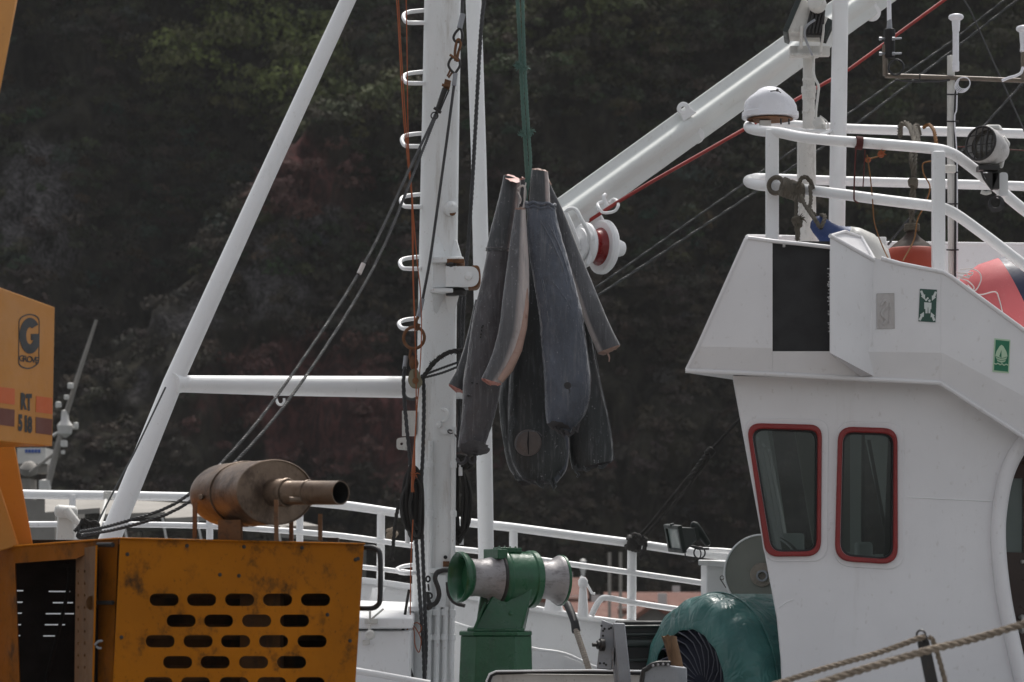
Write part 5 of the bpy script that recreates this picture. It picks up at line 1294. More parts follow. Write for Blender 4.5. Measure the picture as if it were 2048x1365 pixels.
cable('right dark fall rope running down the mast from the pulley block', [(845, 750, 17.26), (848, 790, 17.28), (846, 900, 17.3), (842, 985, 17.32), (845, 1090, 17.3), (849, 1200, 17.28), (852, 1300, 17.25), (846, 1400, 17.22)], 4.2, 'wire', pitch=9)
cable('upper of two dark wires leading from the pulley block behind the carcasses', [(843, 752, 17.24), (880, 738, 17.2), (925, 722, 17.25)], 2.6, 'wire', curve=3)
cable('lower of two dark wires leading from the pulley block behind the carcasses', [(843, 757, 17.22), (885, 746, 17.18), (925, 730, 17.2)], 2.6, 'wire', curve=3)
def hairy(mb):
    rnd = random.Random(5)
    for k in range(50):
        t = rnd.random(); x = 862 + 60 * t; y = 725 - 24 * math.sin(t * 1.9) + 3
        a = rnd.uniform(0, 6.3); mb.ptube([(x, y, 17.15), (x + 6 * math.cos(a), y + 6 * math.sin(a), 17.14)], [1.4, .6], 4)
rope('chafed_rope', 'hairy black rope bight looped over the mast front toward the carcasses', [(846, 756, 17.2), (858, 738, 17.16), (872, 722, 17.15), (888, 710, 17.14), (905, 703, 17.14), (925, 702, 17.18), (940, 706, 17.25)], 5, 'rope_dark', extra=hairy)
mb = MB(); mb.ptube([(806, 782, 17.3), (812, 795, 17.27), (824, 799, 17.26), (835, 796, 17.27)], 3, 8, 4); tag(mb.build('wire_tail', M['wire']), 'short dark wire tail curling under the pulley block at the crossbar', 'cable')
# coils
mb = MB(); rnd = random.Random(8)
for k in range(15):
    x0 = rnd.uniform(800, 822); x1 = x0 + rnd.uniform(18, 32); yb_ = rnd.uniform(1040, 1078); yo = rnd.uniform(-.05, .05); yt = rnd.uniform(930, 960)
    mb.ptube([(822, yt, 17.3 + yo), (x0 + 4, yt + 30, 17.27 + yo), (x0, 1015, 17.25 + yo), (x0 + 8, yb_ - 5, 17.25 + yo), (x1 - 4, yb_, 17.28 + yo), (min(x1, 846), 1015, 17.3 + yo), (min(x1, 842), yt + 20, 17.32 + yo), (826, yt, 17.34 + yo)], 3.2, 7, 4)
tag(mb.build('rope_coil', M['rope_dark']), 'thick dark rope coil hanging on the left side of the mast', 'rope coil', 'rope coils hung on the mast')
mb = MB()
for k in range(11):
    x1 = rnd.uniform(926, 941); x0 = rnd.uniform(910, 916); yb_ = rnd.uniform(1058, 1084); yo = rnd.uniform(-.04, .04)
    mb.ptube([(918, 932, 17.6 + yo), (x0, 960, 17.6 + yo), (x0, 1040, 17.6 + yo), (x0 + 5, yb_ - 6, 17.6 + yo), (x0 + 10, yb_, 17.58 + yo), (x1 - 2, 1045, 17.56 + yo), (x1, 980, 17.55 + yo), (922, 934, 17.56 + yo)], 3.0, 7, 4)
for k in range(4): mb.torus(P(920 + k * 4, 922 + (k % 2) * 6, 17.5), (.4, 1, .3 * k), .035, .010, 18, 7)
mb.prope([(924, 930, 17.5), (936, 928, 17.5), (944, 918, 17.5), (948, 912, 17.5)], 4, 4)
tag(mb.build('rope_coil', M['rope_dark']), 'dark greenish rope coil hanging on the right side of the mast under the left carcass', 'rope coil', 'rope coils hung on the mast')
mb = MB(); mb.prope([(800, 1000, 17.6), (793, 1030, 17.6), (789, 1060, 17.6), (786, 1095, 17.6), (782, 1118, 17.6)], 4, 4); fray(mb, 781, 1118, 17.6, 9, 12, 9)
tag(mb.build('rope_tail', M['rope_dark']), 'dark rope tail dangling over the rail left of the mast coil', 'rope')
mb = MB(); 
for k in range(8): mb.torus(P(785 + (k % 3 - 1) * 6, 1068 + (k % 4) * 4 - 6, 18.9 + .01 * (k % 2)), (math.sin(k), .6, math.cos(k * 2)), .017, .008, 16, 7)
tag(mb.build('rail_knot', M['hemp_tan']), 'pale rope knot tied round the bow rail left of the mast', 'knot')
mb = MB(); mb.ptube([(818, 1180, 17.15), (810, 1230, 17.1), (806, 1275, 17.1), (815, 1320, 17.1), (830, 1370, 17.1)], 2.8, 8, 5); tag(mb.build('hose_tail', M['rope_dark']), 'single dark line bowing out beside the mast foot', 'rope')
# orange twine
OT = 'orange twines along the mast'
for lab, pts in (('left most thin orange twine hanging beside the upper mast', [(792, -20, 17.2), (797, 60, 17.2), (806, 220, 17.2), (815, 320, 17.2), (824, 400, 17.2), (834, 520, 17.2), (841, 590, 17.22), (842, 700, 17.25), (828, 900, 17.2)]),
                 ('middle thin orange twine hanging beside the upper mast', [(796, -20, 17.22), (801, 80, 17.22), (811, 240, 17.22), (819, 340, 17.22), (823, 380, 17.2), (826, 560, 17.2), (831, 700, 17.22), (832, 850, 17.2), (824, 940, 17.2), (828, 985, 17.2)]),
                 ('right most thin orange twine passing close to the mast rungs', [(812, -20, 17.24), (814, 100, 17.24), (816, 260, 17.24), (820, 345, 17.24), (826, 420, 17.22), (827, 560, 17.2), (830, 640, 17.2)]),
                 ('thin orange twine running down the mast foot to a knot', [(826, 1040, 17.2), (822, 1120, 17.15), (821, 1200, 17.12), (820, 1245, 17.1)])):
    mb = MB(); mb.ptube(pts, 1.25, 6, 5); tag(mb.build('orange_twine', M['rope_orange']), lab, 'twine', OT)
mb = MB(); mb.ptube([(829, 890, 17.18), (827, 940, 17.18), (824, 985, 17.18)], [1.5, 4, 2], 8); fray(mb, 828, 950, 17.17, 10, 8, 4)
tag(mb.build('twine_bundle', M['rope_orange']), 'bundle of orange twine on the mast in front of the dark coil', 'twine')
mb = MB(); mb.torus(P(820, 1247, 17.08), (.3, 1, 0), .012, .006, 12, 6)
for q in ([(820, 1247), (828, 1262), (830, 1290), (838, 1305), (842, 1280), (832, 1258), (822, 1248)], [(820, 1247), (812, 1265), (803, 1280), (800, 1290)], [(820, 1250), (808, 1240), (800, 1252)], [(822, 1250), (835, 1246), (843, 1256), (838, 1268)]): mb.ptube([(x, y, 17.08) for x, y in q], 1.1, 6, 5)
tag(mb.build('twine_knot', M['rope_orange']), 'loose orange twine knot with loops at the mast foot', 'twine')
# chain and shackle at mast foot
def chain(mb, pts, r, Y):
    ps = resample([P(x, y, Y) for x, y in pts], max(3, int(length([P(x, y, Y) for x, y in pts]) / (r * 3.2))))
    for i, (a, b_) in enumerate(zip(ps, ps[1:])):
        d = (b_ - a).normalized(); mb.torus((a + b_) / 2, d.cross(Vector((0, 1, 0)) if i % 2 else Vector((.5, .5, .3))), r * 1.5, r * .55, 12, 6)
mb = MB(); chain(mb, [(893, 861), (902, 862), (911, 868), (917, 880)], .010, 17.44); tag(mb.build('chain', M['dark_steel']), 'short dark chain hanging from the mast eye plate beside the left carcass', 'chain')
mb = MB(); mb.ptube([(898, 1141, 17.4), (884, 1142, 17.36), (874, 1146, 17.34), (870, 1158, 17.33), (876, 1176, 17.33), (878, 1192, 17.33), (872, 1206, 17.33), (862, 1210, 17.33), (856, 1200, 17.34), (854, 1186, 17.36)], 5, 10, 4); chain(mb, [(856, 1150), (856, 1175), (862, 1200)], .011, 17.36); mb.ptube([(895, 1165, 17.33), (898, 1190, 17.32), (910, 1206, 17.31), (930, 1212, 17.3)], 4, 8, 4); mb.lathe(P(862, 1209, 17.33), (-.6, -.2, -.6), [(0, .02), (.02, .024), (.04, .015)], 10)
tag(mb.build('mast_shackle', M['dark_steel']), 'big dark hook and shackle hung on the mast foot left of the winch', 'hook')

# ================================================================== green winch
wl = thing('deck_winch', 'green deck winch with two worn steel warping heads on a pedestal', 'winch', tuple(P(995, 1420, 15.0)))
aw_ = Vector((0.906, 0.42, -0.03)).normalized(); cw = P(1022, 1158, 15.05); kw = 15.05 / F
def ww(px): return px * kw
G = M['green']
def lw(prof, name, mat, caps=True, **k):
    mb = MB(); mb.lathe(cw, aw_, [(ww(a) / .906, ww(b_)) for a, b_ in prof], 44)
    if not caps: mb.f = [f for f in mb.f if len(f) == 4]
    return mb.build(name, mat, wl, **k)
lw([(-86, 39), (-70, 37), (-56, 38), (-42, 42), (-34, 50), (-30, 52)], 'warping_head', M['worn_metal'], caps=False)
lw([(-32, 50.5), (-29, 54), (-24, 54.5), (-22, 50)], 'worn_flange', M['dark_steel'])
lw([(-83, 37.5), (-88, 42), (-94, 48), (-99, 51), (-104, 51), (-106.5, 48.5), (-105, 45), (-98, 40), (-84, 35), (-60, 32), (-38, 31), (-36, 0)], 'head_bell', G, smooth=40)
lw([(-26, 0), (-26, 55), (-22, 57), (-17, 57), (-15, 55), (32, 55), (33, 58), (44, 58), (46, 55), (46, 0)], 'gear_case', G, bevel=.004)
lw([(44, 40), (58, 38), (72, 38), (82, 41), (90, 47), (95, 50), (97, 50)], 'warping_head', M['worn_metal'])
lw([(96, 49), (97, 51.5), (101, 51.5), (102, 49), (102, 0)], 'head_bell', G)
mb = MB(); c = cw + Vector((0, 0, ww(57))); 
rot = Matrix((aw_, Vector((-aw_.y, aw_.x, 0)).normalized(), Vector((0, 0, 1)))).transposed()
mb.box(c + aw_ * ww(-8), (ww(46), ww(40), ww(10)), rot); mb.box(c + aw_ * ww(-34) - Vector((0, 0, ww(9))), (ww(22), ww(70), ww(20)), rot)
mb.build('cover_plate', G, wl, bevel=.004)
mb = MB()
for k in range(4): mb.lathe(c + aw_ * ww(-26 + 12 * k) + Vector((0, -.02, ww(5))), (0, 0, 1), [(0, .006), (.006, .006), (.008, .003)], 8)
mb.build('cover_bolt', G, wl)
# neck and pedestal
mb = MB(); y0, y1 = 15.0, 15.16
f_ = [P(944, 1260, 14.93), P(1044, 1262, 14.93), P(1066, 1175, 14.95), P(985, 1190, 14.95)]
b2 = [P(950, 1260, 15.2), P(1050, 1262, 15.2), P(1068, 1175, 15.18), P(990, 1190, 15.18)]
mb.hexa(f_ + b2); mb.quadbox([(962, 1180), (1000, 1180), (1000, 1262), (950, 1262)], 15.12, .06); mb.build('neck', G, wl, bevel=.01)
mb = MB(); mb.quadbox([(946, 1258), (952, 1258), (972, 1205), (968, 1205)], 14.9, .1); mb.lathe(P(1021, 1228, 14.95), (0, -1, 0), [(0, .016), (.012, .015), (.016, 0)], 14); mb.build('neck_rib', G, wl, bevel=.003)
def octo(x0, x1, y, Y, d, ch):
    a, b_ = P(x0, y, Y), P(x1, y, Y); w_ = b_.x - a.x; c_ = w_ * ch; z = a.z
    return [Vector(q) for q in ((a.x + c_, Y, z), (b_.x - c_, Y, z), (b_.x, Y + c_, z), (b_.x, Y + d - c_, z), (b_.x - c_, Y + d, z), (a.x + c_, Y + d, z), (a.x, Y + d - c_, z), (a.x, Y + c_, z))]
def oct_loft(secs):
    mb = MB(); vs = [v for s in secs for v in s]; k = 8
    return mb.add(vs, [tuple(range(k))[::-1], tuple((len(secs) - 1) * k + i for i in range(k))] + [(i * k + j, i * k + (j + 1) % k, (i + 1) * k + (j + 1) % k, (i + 1) * k + j) for i in range(len(secs) - 1) for j in range(k)])
oct_loft([octo(912, 1068, 1500, 14.86, .40, .22), octo(921, 1063, 1272, 14.88, .37, .22)]).build('pedestal', G, wl, bevel=.006)
oct_loft([octo(918, 1064, 1272, 14.87, .39, .2), octo(918, 1064, 1264, 14.87, .39, .2)]).build('pedestal_top', G, wl, bevel=.004)
oct_loft([octo(934, 1049, 1264, 14.90, .32, .1), octo(934, 1049, 1257, 14.90, .32, .1)]).build('base_flange', G, wl, bevel=.004)

# ================================================================== net drum under a tarpaulin, and machinery in front
nd_ = thing('net_drum', 'big drum wrapped in green tarpaulin with pleated dark blue end, beside the wheelhouse', 'net drum', tuple(P(1400, 1560, 16.6)))
an = Vector((0.83, 0.555, 0.0)).normalized(); cn = P(1394, 1376, 16.5); kn = 16.5 / F
mb = MB(); N_ = 90; prof = []
ts = [(-.065, 117), (-.062, 126), (-.05, 147), (-.02, 170), (.03, 182), (.10, 187), (.16, 189), (.28, 187), (.40, 187), (.50, 188), (.66, 188), (.67, 150), (.67, 20)]
u_ = Vector((0, 0, 1)); v_ = an.cross(u_)
vs = []
for i, (tt, r) in enumerate(ts):
    for k in range(N_):
        q = 2 * math.pi * k / N_
        fold = 1 + 0.022 * noise.noise(Vector((q * 9, tt * 6, 5))) * max(0, 1 - abs(tt - .05) * 2.2) + 0.014 * math.sin(q * 17 + tt * 9 + 2 * noise.noise(Vector((q * 2, 1, 1)))) * max(0, 1 - abs(tt - .02) * 3) + 0.013 * noise.noise(Vector((q * 2.2, tt * 7, 3))) + 0.012 * math.sin(q * 8 + tt * 20) * max(0, 1 - abs(tt - .22) * 5)
        sag = 1.0
        vs.append(cn + an * (tt + .015 * noise.noise(Vector((q * 3, tt * 5, 8)))) + (u_ * math.cos(q) + v_ * math.sin(q)) * r * kn * fold * sag)
mb.add(vs, [(i * N_ + k, i * N_ + (k + 1) % N_, (i + 1) * N_ + (k + 1) % N_, (i + 1) * N_ + k) for i in range(len(ts) - 1) for k in range(N_)])
tp = mb.build('tarpaulin', M['tarp'], nd_, smooth=60, subsurf=1); so = tp.modifiers.new('thick', 'SOLIDIFY'); so.thickness = .006
seam = []
for k in range(-16, 30): 
    q = 2 * math.pi * k / N_; seam.append(cn + an * .155 + (u_ * math.cos(q) + v_ * math.sin(q)) * 190.5 * kn)
mb = MB(); mb.tube(seam, .0055, 8); mb.build('seam', M['tarp'], nd_)
mb = MB(); vs = []; NP = 132
for i, (tt, r) in enumerate(((-.035, 116), (-.02, 104), (0, 90), (.02, 60), (.035, 26), (.045, 6))):
    for k in range(NP):
        q = 2 * math.pi * k / NP; f_ = (abs((k % 6) - 3) / 3.0)
        vs.append(cn + an * (tt + (-.07 * f_ + .045) * min(1, r / 70)) + (u_ * math.cos(q + .15 * i) + v_ * math.sin(q + .15 * i)) * r * kn)
mb.add(vs, [(i * NP + k, i * NP + (k + 1) % NP, (i + 1) * NP + (k + 1) % NP, (i + 1) * NP + k) for i in range(5) for k in range(NP)] + [tuple(5 * NP + k for k in range(NP))])
mb.build('pleated_end', M['net'], nd_, smooth=30)
rg_ = MB()
for k in range(0, NP, 6): rg_.tube([vs[i * NP + k] - an * .003 for i in range(5)], [.0045, .0042, .0038, .003, .002], 7)
rg_.build('pleat_highlights', paint('pale_pleat_highlight', (.10, .105, .13), .6, .2, (.04, .04, .05), .5, .5, 20, 1, bump=.2), nd_)  # pale tubes paint the highlights along the pleat folds

rl = thing('cable_reel', 'round grey cable reel half hidden behind the wheelhouse window', 'reel', tuple(P(1523, 1240, 17.6)))
mb = MB(); ar = Vector((.25, 1, 0)).normalized(); cr_ = P(1524, 1146, 17.6); kr = 17.6 / F
mb.lathe(cr_, ar, [(0, 0), (0, 74 * kr), (.008, 76 * kr), (.03, 76 * kr), (.035, 60 * kr), (.2, 60 * kr), (.205, 76 * kr), (.235, 76 * kr), (.24, 0)], 56); mb.build('drum', M['reel'], rl)
mb = MB(); mb.torus(cr_ + Vector((0, -.004, 0)), ar, 76 * kr, .006, 56, 8); mb.build('rim', M['white'], rl)
mb = MB(); mb.lathe(P(1525, 1152, 17.58), (-.2, -1, 0), [(-.02, .0), (-.02, .024), (.035, .024), (.035, .036), (-.03, .038)][::-1], 24); mb.build('hub', M['grey_galv'], rl)
mb = MB(); mb.lathe(P(1524, 1150, 17.585), (-.2, -1, 0), [(0, .075), (.008, .07), (.012, .02)], 28); mb.build('hub_stain', M['hose'], rl)
mb = MB(); mb.torus(P(1444, 1156, 17.7), (.2, 1, 0), .012, .0025, 14, 6); mb.ptube([(1440, 1158, 17.7), (1452, 1176, 17.7)], 1, 6); mb.build('split_pin', M['dark_steel'], rl)

hu = thing('hydraulic_unit', 'dark hydraulic unit with pipes between the grey bracket and the tarpaulin drum', 'machine', tuple(P(1290, 1480, 16.9)))
hb = thing('steel_bracket', 'grey steel bracket with axle bolt, standing left of the net drum', 'bracket', tuple(P(1250, 1490, 14.25)))
mb = MB(); mb.pbox(1235, 1243, 1345, 1480, 17.0, .35); mb.build('housing', M['black'], hu, bevel=.01)
mb = MB()
for y in (1254, 1270, 1287, 1321): mb.ptube([(1238, y, 16.98), (1340, y - 1, 16.98)], 3 if y != 1287 else 8, 12)
mb.build('hydraulic_pipe', M['lamp_dark'], hu)
mb = MB(); mb.quadbox([(1194, 1338), (1224, 1341), (1230, 1250), (1204, 1240)], 14.3, .06); mb.quadbox([(1224, 1341), (1231, 1338), (1238, 1248), (1229, 1249)], 14.28, .12); mb.build('mounting_plate', M['grey_galv'], hb, bevel=.005)
mb = MB(); mb.quadbox([(1242, 1490), (1256, 1490), (1233, 1285), (1223, 1300)], 14.28, .08); mb.quadbox([(1248, 1490), (1276, 1490), (1250, 1247), (1227, 1247)], 14.2, .10); mb.build('bracket_post', M['grey_galv'], hb, bevel=.006)
mb = MB()
for x, y in ((1203, 1252), (1209, 1258), (1206, 1272), (1218, 1258), (1200, 1327), (1208, 1327), (1212, 1330), (1222, 1256), (1206, 1262)): mb.lathe(P(x, y, 14.3), (0, -1, 0), [(0, .006), (.003, .006), (.004, 0)], 8)
mb.build('bolt_hole', M['black'], hb)
mb = MB(); mb.lathe(P(1200, 1290, 14.27), (-1, -.3, 0), [(-.02, .032), (0, .032), (.005, .022), (.015, .022), (.018, .010), (.04, .010)], 20); mb.build('axle_nut', M['dark_steel'], hb)
mt = thing('gear_motor', 'worn grey gear motor housing in front of the drum end', 'motor', tuple(P(1325, 1490, 14.0)))
mb = MB(); mb.plate(round_poly([(1278, 1490), (1290, 1345), (1300, 1333), (1345, 1330), (1360, 1350), (1364, 1490)], [4, 22, 14, 18, 22, 4]), [], 13.9, .16); mb.build('casing', M['grey_galv'], mt, bevel=.012)
mb = MB(); mb.quadbox([(1345, 1490), (1376, 1490), (1374, 1336), (1334, 1331)], 14.0, .2); mb.build('rear_plate', M['grey_galv'], mt, bevel=.006)
mb = MB(); mb.ptube([(1276, 1490, 13.88), (1284, 1358, 13.88), (1294, 1338, 13.88), (1312, 1328, 13.88), (1340, 1327, 13.9)], 5, 8, 4); mb.build('gasket', M['dark_steel'], mt)
mb = MB()
for x, y in ((1306, 1333), (1316, 1331), (1326, 1330), (1336, 1331)): mb.lathe(P(x, y, 13.87), (0, -1, .4), [(0, .007), (.01, .007), (.012, 0)], 8)
mb.build('casing_bolt', M['worn_metal'], mt)
mb = MB(); rnd = random.Random(3); secs = []
n = 22
for j, (x, y, r) in enumerate(((1356, 1345, 13), (1350, 1320, 13.5), (1345, 1300, 13.5), (1341, 1285, 14), (1338, 1274, 15.5))):
    secs.append([P(x + r * math.cos(6.283 * k / n) * (1 + .10 * noise.noise(Vector((k * .9, j * .3, 1)))), y + (3 if j == 4 else 0) * noise.noise(Vector((k * 1.1, 4, 2))) * 2 + 3 * math.sin(6.283 * k / n), 14.1 + r * .0025 * math.sin(6.283 * k / n)) for k in range(n)])
mb.add([v for s in secs for v in s], [tuple(range(n))[::-1], tuple(4 * n + k for k in range(n))] + [(j * n + k, j * n + (k + 1) % n, (j + 1) * n + (k + 1) % n, (j + 1) * n + k) for j in range(4) for k in range(n)])
tag(mb.build('wooden_stake', M['wood'], smooth=25), 'splintered brown wooden stake standing in front of the drum end', 'stake')
hc = thing('hatch_cover', 'low white hatch cover with dark rubber seal at the bottom edge', 'hatch', tuple(P(1100, 1490, 14.6)))
mb = MB(); f_ = [P(976, 1490, 14.6), P(1290, 1490, 14.6), P(1290, 1350, 14.6), P(982, 1349, 14.6)]
bk_ = [P(985, 1410, 14.5), P(1290, 1410, 14.5), P(1290, 1338, 14.5), P(985, 1338, 14.5)]
mb.plate(round_poly([(975, 1490), (1295, 1490), (1295, 1351), (981, 1348)], [2, 2, 2, 12]), [], 14.62, .04)
mb.build('lid', M['white_old'], hc, bevel=.006)
mb = MB(); mb.ptube([(979, 1490, 14.60), (978, 1362, 14.60), (983, 1350, 14.60), (994, 1346, 14.60), (1060, 1344, 14.6), (1180, 1345, 14.60), (1295, 1347, 14.60)], 4.2, 8); mb.build('rubber_seal', M['rubber'], hc)
mb = MB(); mb.ptube([(976, 1490, 14.58), (973, 1362, 14.58), (979, 1349, 14.58), (992, 1343, 14.59), (1180, 1341, 14.59), (1295, 1343, 14.59)], 2.0, 8); mb.build('edge_bead', M['white'], hc)
# hose from the bulwark
hs_ = thing('hydraulic_hose', 'braided hose with black rubber sleeve bending down right of the winch', 'hose', tuple(P(1170, 1330, 16.5)))
mb = MB(); mb.ptube([(1126, 1204, 16.7), (1135, 1210, 16.6), (1143, 1228, 16.55), (1149, 1245, 16.5), (1152, 1262, 16.5)], [6, 8, 8, 8, 9], 14); mb.build('sleeve', M['rubber'], hs_)
mb = MB(); pts = resample(catmull([P(1150, 1255, 16.5), P(1160, 1285, 16.45), P(1170, 1315, 16.4), P(1178, 1340, 16.4)], 8), 60)
mb.tube(pts, [(.0185 if i % 3 else .016) for i in range(60)], 14); mb.build('braid', M['hose'], hs_)
mb = MB(); mb.lathe(P(1152, 1262, 16.5), (.3, 0, -1), [(-.01, .024), (.006, .026), (.012, .02)], 14); mb.build('ferrule', M['black'], hs_)

# ================================================================== rail rope, floodlights, antennas
mb = MB(); rnd = random.Random(4)
for k in range(6): mb.torus(P(1256 + k * 4.2, 1085 + k * 1.2, 19.0), (1, .15, -.25 + .1 * (k % 3)), .040, .014, 20, 8)
for k in range(4): mb.torus(P(1272 + k * 5, 1074 + k * 3, 18.94), (.6, .5, .6 - .4 * k), .022, .013, 18, 8)
mb.prope([(1282, 1070, 18.95), (1330, 1012, 18.8), (1380, 950, 18.6), (1420, 903, 18.4), (1485, 832, 18.2), (1540, 770, 18.1)], 3.2, 4)
mb.prope([(1292, 1070, 18.93), (1345, 1010, 18.78), (1395, 950, 18.55), (1424, 906, 18.38)], 3.2, 4)
mb.prope([(1380, 958, 18.6), (1398, 930, 18.5), (1414, 910, 18.42)], 6.2, 0)
for k in range(3): mb.torus(P(1417 + k * 3, 908 - k * 3, 18.38), (.6, .4, .7), .022, .011, 16, 7)
mb.prope([(1290, 1080, 18.9), (1290, 1095, 18.9), (1283, 1110, 18.9), (1279, 1118, 18.9)], 5, 4)
tag(mb.build('rail_rope', M['rope_dark']), 'dark doubled rope knotted to the bow rail and rising to the wheelhouse corner', 'rope')

def floodlight(label, name, group, c, fwd, up, w_, h_, d_, body, glass, finmat):
    fw_ = Vector(fwd).normalized(); u = Vector(up); u = (u - fw_ * u.dot(fw_)).normalized(); s_ = u.cross(fw_)
    q = lambda a, b_, e: Vector(c) + s_ * a + u * b_ + fw_ * e
    th = thing(name, label, 'floodlight', tuple(c), group)
    mb = MB(); fr = [q(-w_, -h_, 0), q(w_, -h_, 0), q(w_, h_, 0), q(-w_, h_, 0)]; k = .55
    bk = [q(-w_ * k, -h_ * k, -d_), q(w_ * k, -h_ * k, -d_), q(w_ * k, h_ * k, -d_), q(-w_ * k, h_ * k, -d_)]
    mb.hexa(fr + bk); mb.build('housing', body, th, bevel=.006)
    mb = MB()
    e = .014
    for a0, a1, b0, b1 in ((-w_ - e, w_ + e, h_ - .01, h_ + e), (-w_ - e, w_ + e, -h_ - e, -h_ + .01), (-w_ - e, -w_ + .01, -h_ + .01, h_ - .01), (w_ - .01, w_ + e, -h_ + .01, h_ - .01)):
        mb.hexa([q(a0, b0, .022), q(a1, b0, .022), q(a1, b1, .022), q(a0, b1, .022), q(a0, b0, -.008), q(a1, b0, -.008), q(a1, b1, -.008), q(a0, b1, -.008)])
    mb.build('bezel', finmat, th, bevel=.003)
    mb = MB(); mb.hexa([q(-w_ + .012, -h_ + .012, .010), q(w_ - .012, -h_ + .012, .010), q(w_ - .012, h_ - .012, .010), q(-w_ + .012, h_ - .012, .010)] + [q(-w_ + .012, -h_ + .012, .002), q(w_ - .012, -h_ + .012, .002), q(w_ - .012, h_ - .012, .002), q(-w_ + .012, h_ - .012, .002)]); mb.build('lamp_glass', glass, th)
    mb = MB()
    for i in range(6):
        a = -w_ * .5 + w_ * i / 5
        mb.hexa([q(a - .004, -h_ * .62, -d_ * .75), q(a + .004, -h_ * .62, -d_ * .75), q(a + .004, h_ * .62, -d_ * .75), q(a - .004, h_ * .62, -d_ * .75), q(a - .004, -h_ * .5, -d_ * 1.18), q(a + .004, -h_ * .5, -d_ * 1.18), q(a + .004, h_ * .5, -d_ * 1.18), q(a - .004, h_ * .5, -d_ * 1.18)])
    mb.build('cooling_fin', finmat, th)
    return th, q
fl, q = floodlight('small dark green floodlight on a wire coil above the bow rail', 'floodlight', 'floodlights of the boat', P(1352, 1077, 18.0), (-.90, -.40, -.24), (.10, -.02, 1), .085, .075, .12, M['lamp_dark'], M['lampglass'], M['lamp_dark'])
mb = MB(); mb.torus(P(1386, 1108, 17.9), (.1, 1, .1), .050, .004, 26, 6); mb.torus(P(1399, 1106, 17.9), (.3, 1, 0), .036, .005, 24, 6); mb.ptube([(1380, 1092, 18.0), (1396, 1098, 17.95), (1418, 1098, 17.95)], 2.4, 8); mb.build('cable_coil', M['rubber'], fl)
mb = MB(); mb.lathe(P(1388, 1050, 18.05), (.6, .2, -.8), [(-.02, .012), (0, .028), (.04, .03), (.16, .02), (.17, 0)], 12); mb.ptube([(1340, 1051, 17.98), (1348, 1049, 17.98)], 3, 8); mb.build('cable_gland', M['lamp_dark'], fl)
fl2, q = floodlight('large weathered white floodlight seen from behind on the crossarm at the top', 'floodlight', 'floodlights of the boat', P(1590, 38, 17.1), (-.80, .12, .34), (.36, 0, .9), .135, .112, .19, M['white_old'], M['lampglass'], M['lamp_dark'])
mb = MB(); mb.lathe(P(1634, 8, 16.92), (-.3, -.6, .2), [(-.03, .05), (0, .055), (.03, .05), (.045, .03), (.048, 0)], 20); mb.build('junction_box', M['white_old'], fl2)
mb = MB(); mb.ptube([(1604, 52, 16.95), (1602, 85, 16.98), (1602, 97, 17.0)], 3.4, 8); mb.ptube([(1647, 50, 16.95), (1646, 70, 16.95), (1641, 104, 17.0)], 2.6, 8, 4); mb.build('bracket', M['white_old'], fl2)
mb = MB(); mb.ptube([(1630, 40, 16.86), (1614, 52, 16.86), (1609, 70, 16.88), (1618, 96, 16.9), (1624, 110, 16.98)], 2.4, 8, 5); mb.build('cable', M['grey_galv'], fl2)
mb = MB()
for k in range(4): mb.quadbox([(1616 + k * 7, 66), (1620 + k * 7, 66), (1630 + k * 7, 22), (1626 + k * 7, 22)], 16.93, .03)
mb.quadbox([(1608, 72), (1646, 72), (1651, 20), (1622, 16)], 16.96, .06); mb.build('heat_sink', M['dark_steel'], fl2, bevel=.003)

# satellite dome
rd_ = thing('satellite_dome', 'white satellite dome on a bracket at the front of the roof rail', 'dome', tuple(P(1540, 250, 16.8)))
Yd = 16.8; kd = Yd / F
secsd = [(237, 1484, 1597, 1.0), (226, 1484, 1597, 1.0), (225, 1488, 1594, 1.0), (214, 1488, 1593, 1), (204, 1490, 1588, .98), (196, 1497, 1580, .93), (188, 1508, 1570, .84), (181, 1516, 1562, .68), (177, 1524, 1553, .42), (175.5, 1534, 1544, .15)]
mb = MB(); n = 40; vs = []
for y, xl, xr, dd in secsd:
    a, b_ = P(xl, y, Yd), P(xr, y, Yd); c = (a + b_) / 2; hw = (b_ - a).x / 2
    for k in range(n):
        q_ = 6.2832 * k / n; cs, sn = math.cos(q_), math.sin(q_)
        vs.append(c + Vector((math.copysign(abs(cs) ** .85, cs) * hw, math.copysign(abs(sn) ** .85, sn) * 55 * kd * dd, 0)))
mb.add(vs, [tuple(range(n))[::-1], tuple((len(secsd) - 1) * n + k for k in range(n))] + [(i * n + k, i * n + (k + 1) % n, (i + 1) * n + (k + 1) % n, (i + 1) * n + k) for i in range(len(secsd) - 1) for k in range(n)])
mb.build('shell', M['white_plastic'], rd_, smooth=50, bevel=.004)
mb = MB(); mb.lathe(P(1540, 239, Yd), (0, 0, -1), [(0, 46 * kd), (.004, 46 * kd), (.006, 42 * kd)], 30); mb.build('base_plate', M['rust'], rd_)
mb = MB(); mb.pbox(1520, 241, 1542, 252, 16.74, .05); mb.build('bracket', M['white_old'], rd_)
mb = MB()
for x in (1562, 1578): mb.ptube([(x, 238, 16.7), (x, 249, 16.7)], 1.8, 8)
mb.build('stud', M['dark_steel'], rd_)
mb = MB(); mb.ptube([(1541, 183, 16.62), (1549, 182, 16.6), (1556, 182, 16.6), (1562, 186, 16.6)], 1.2, 6); mb.lathe(P(1554, 182, 16.62), (.3, -1, .5), [(0, .008), (.01, .008), (.012, 0)], 8); mb.build('latch', M['dark_steel'], rd_)

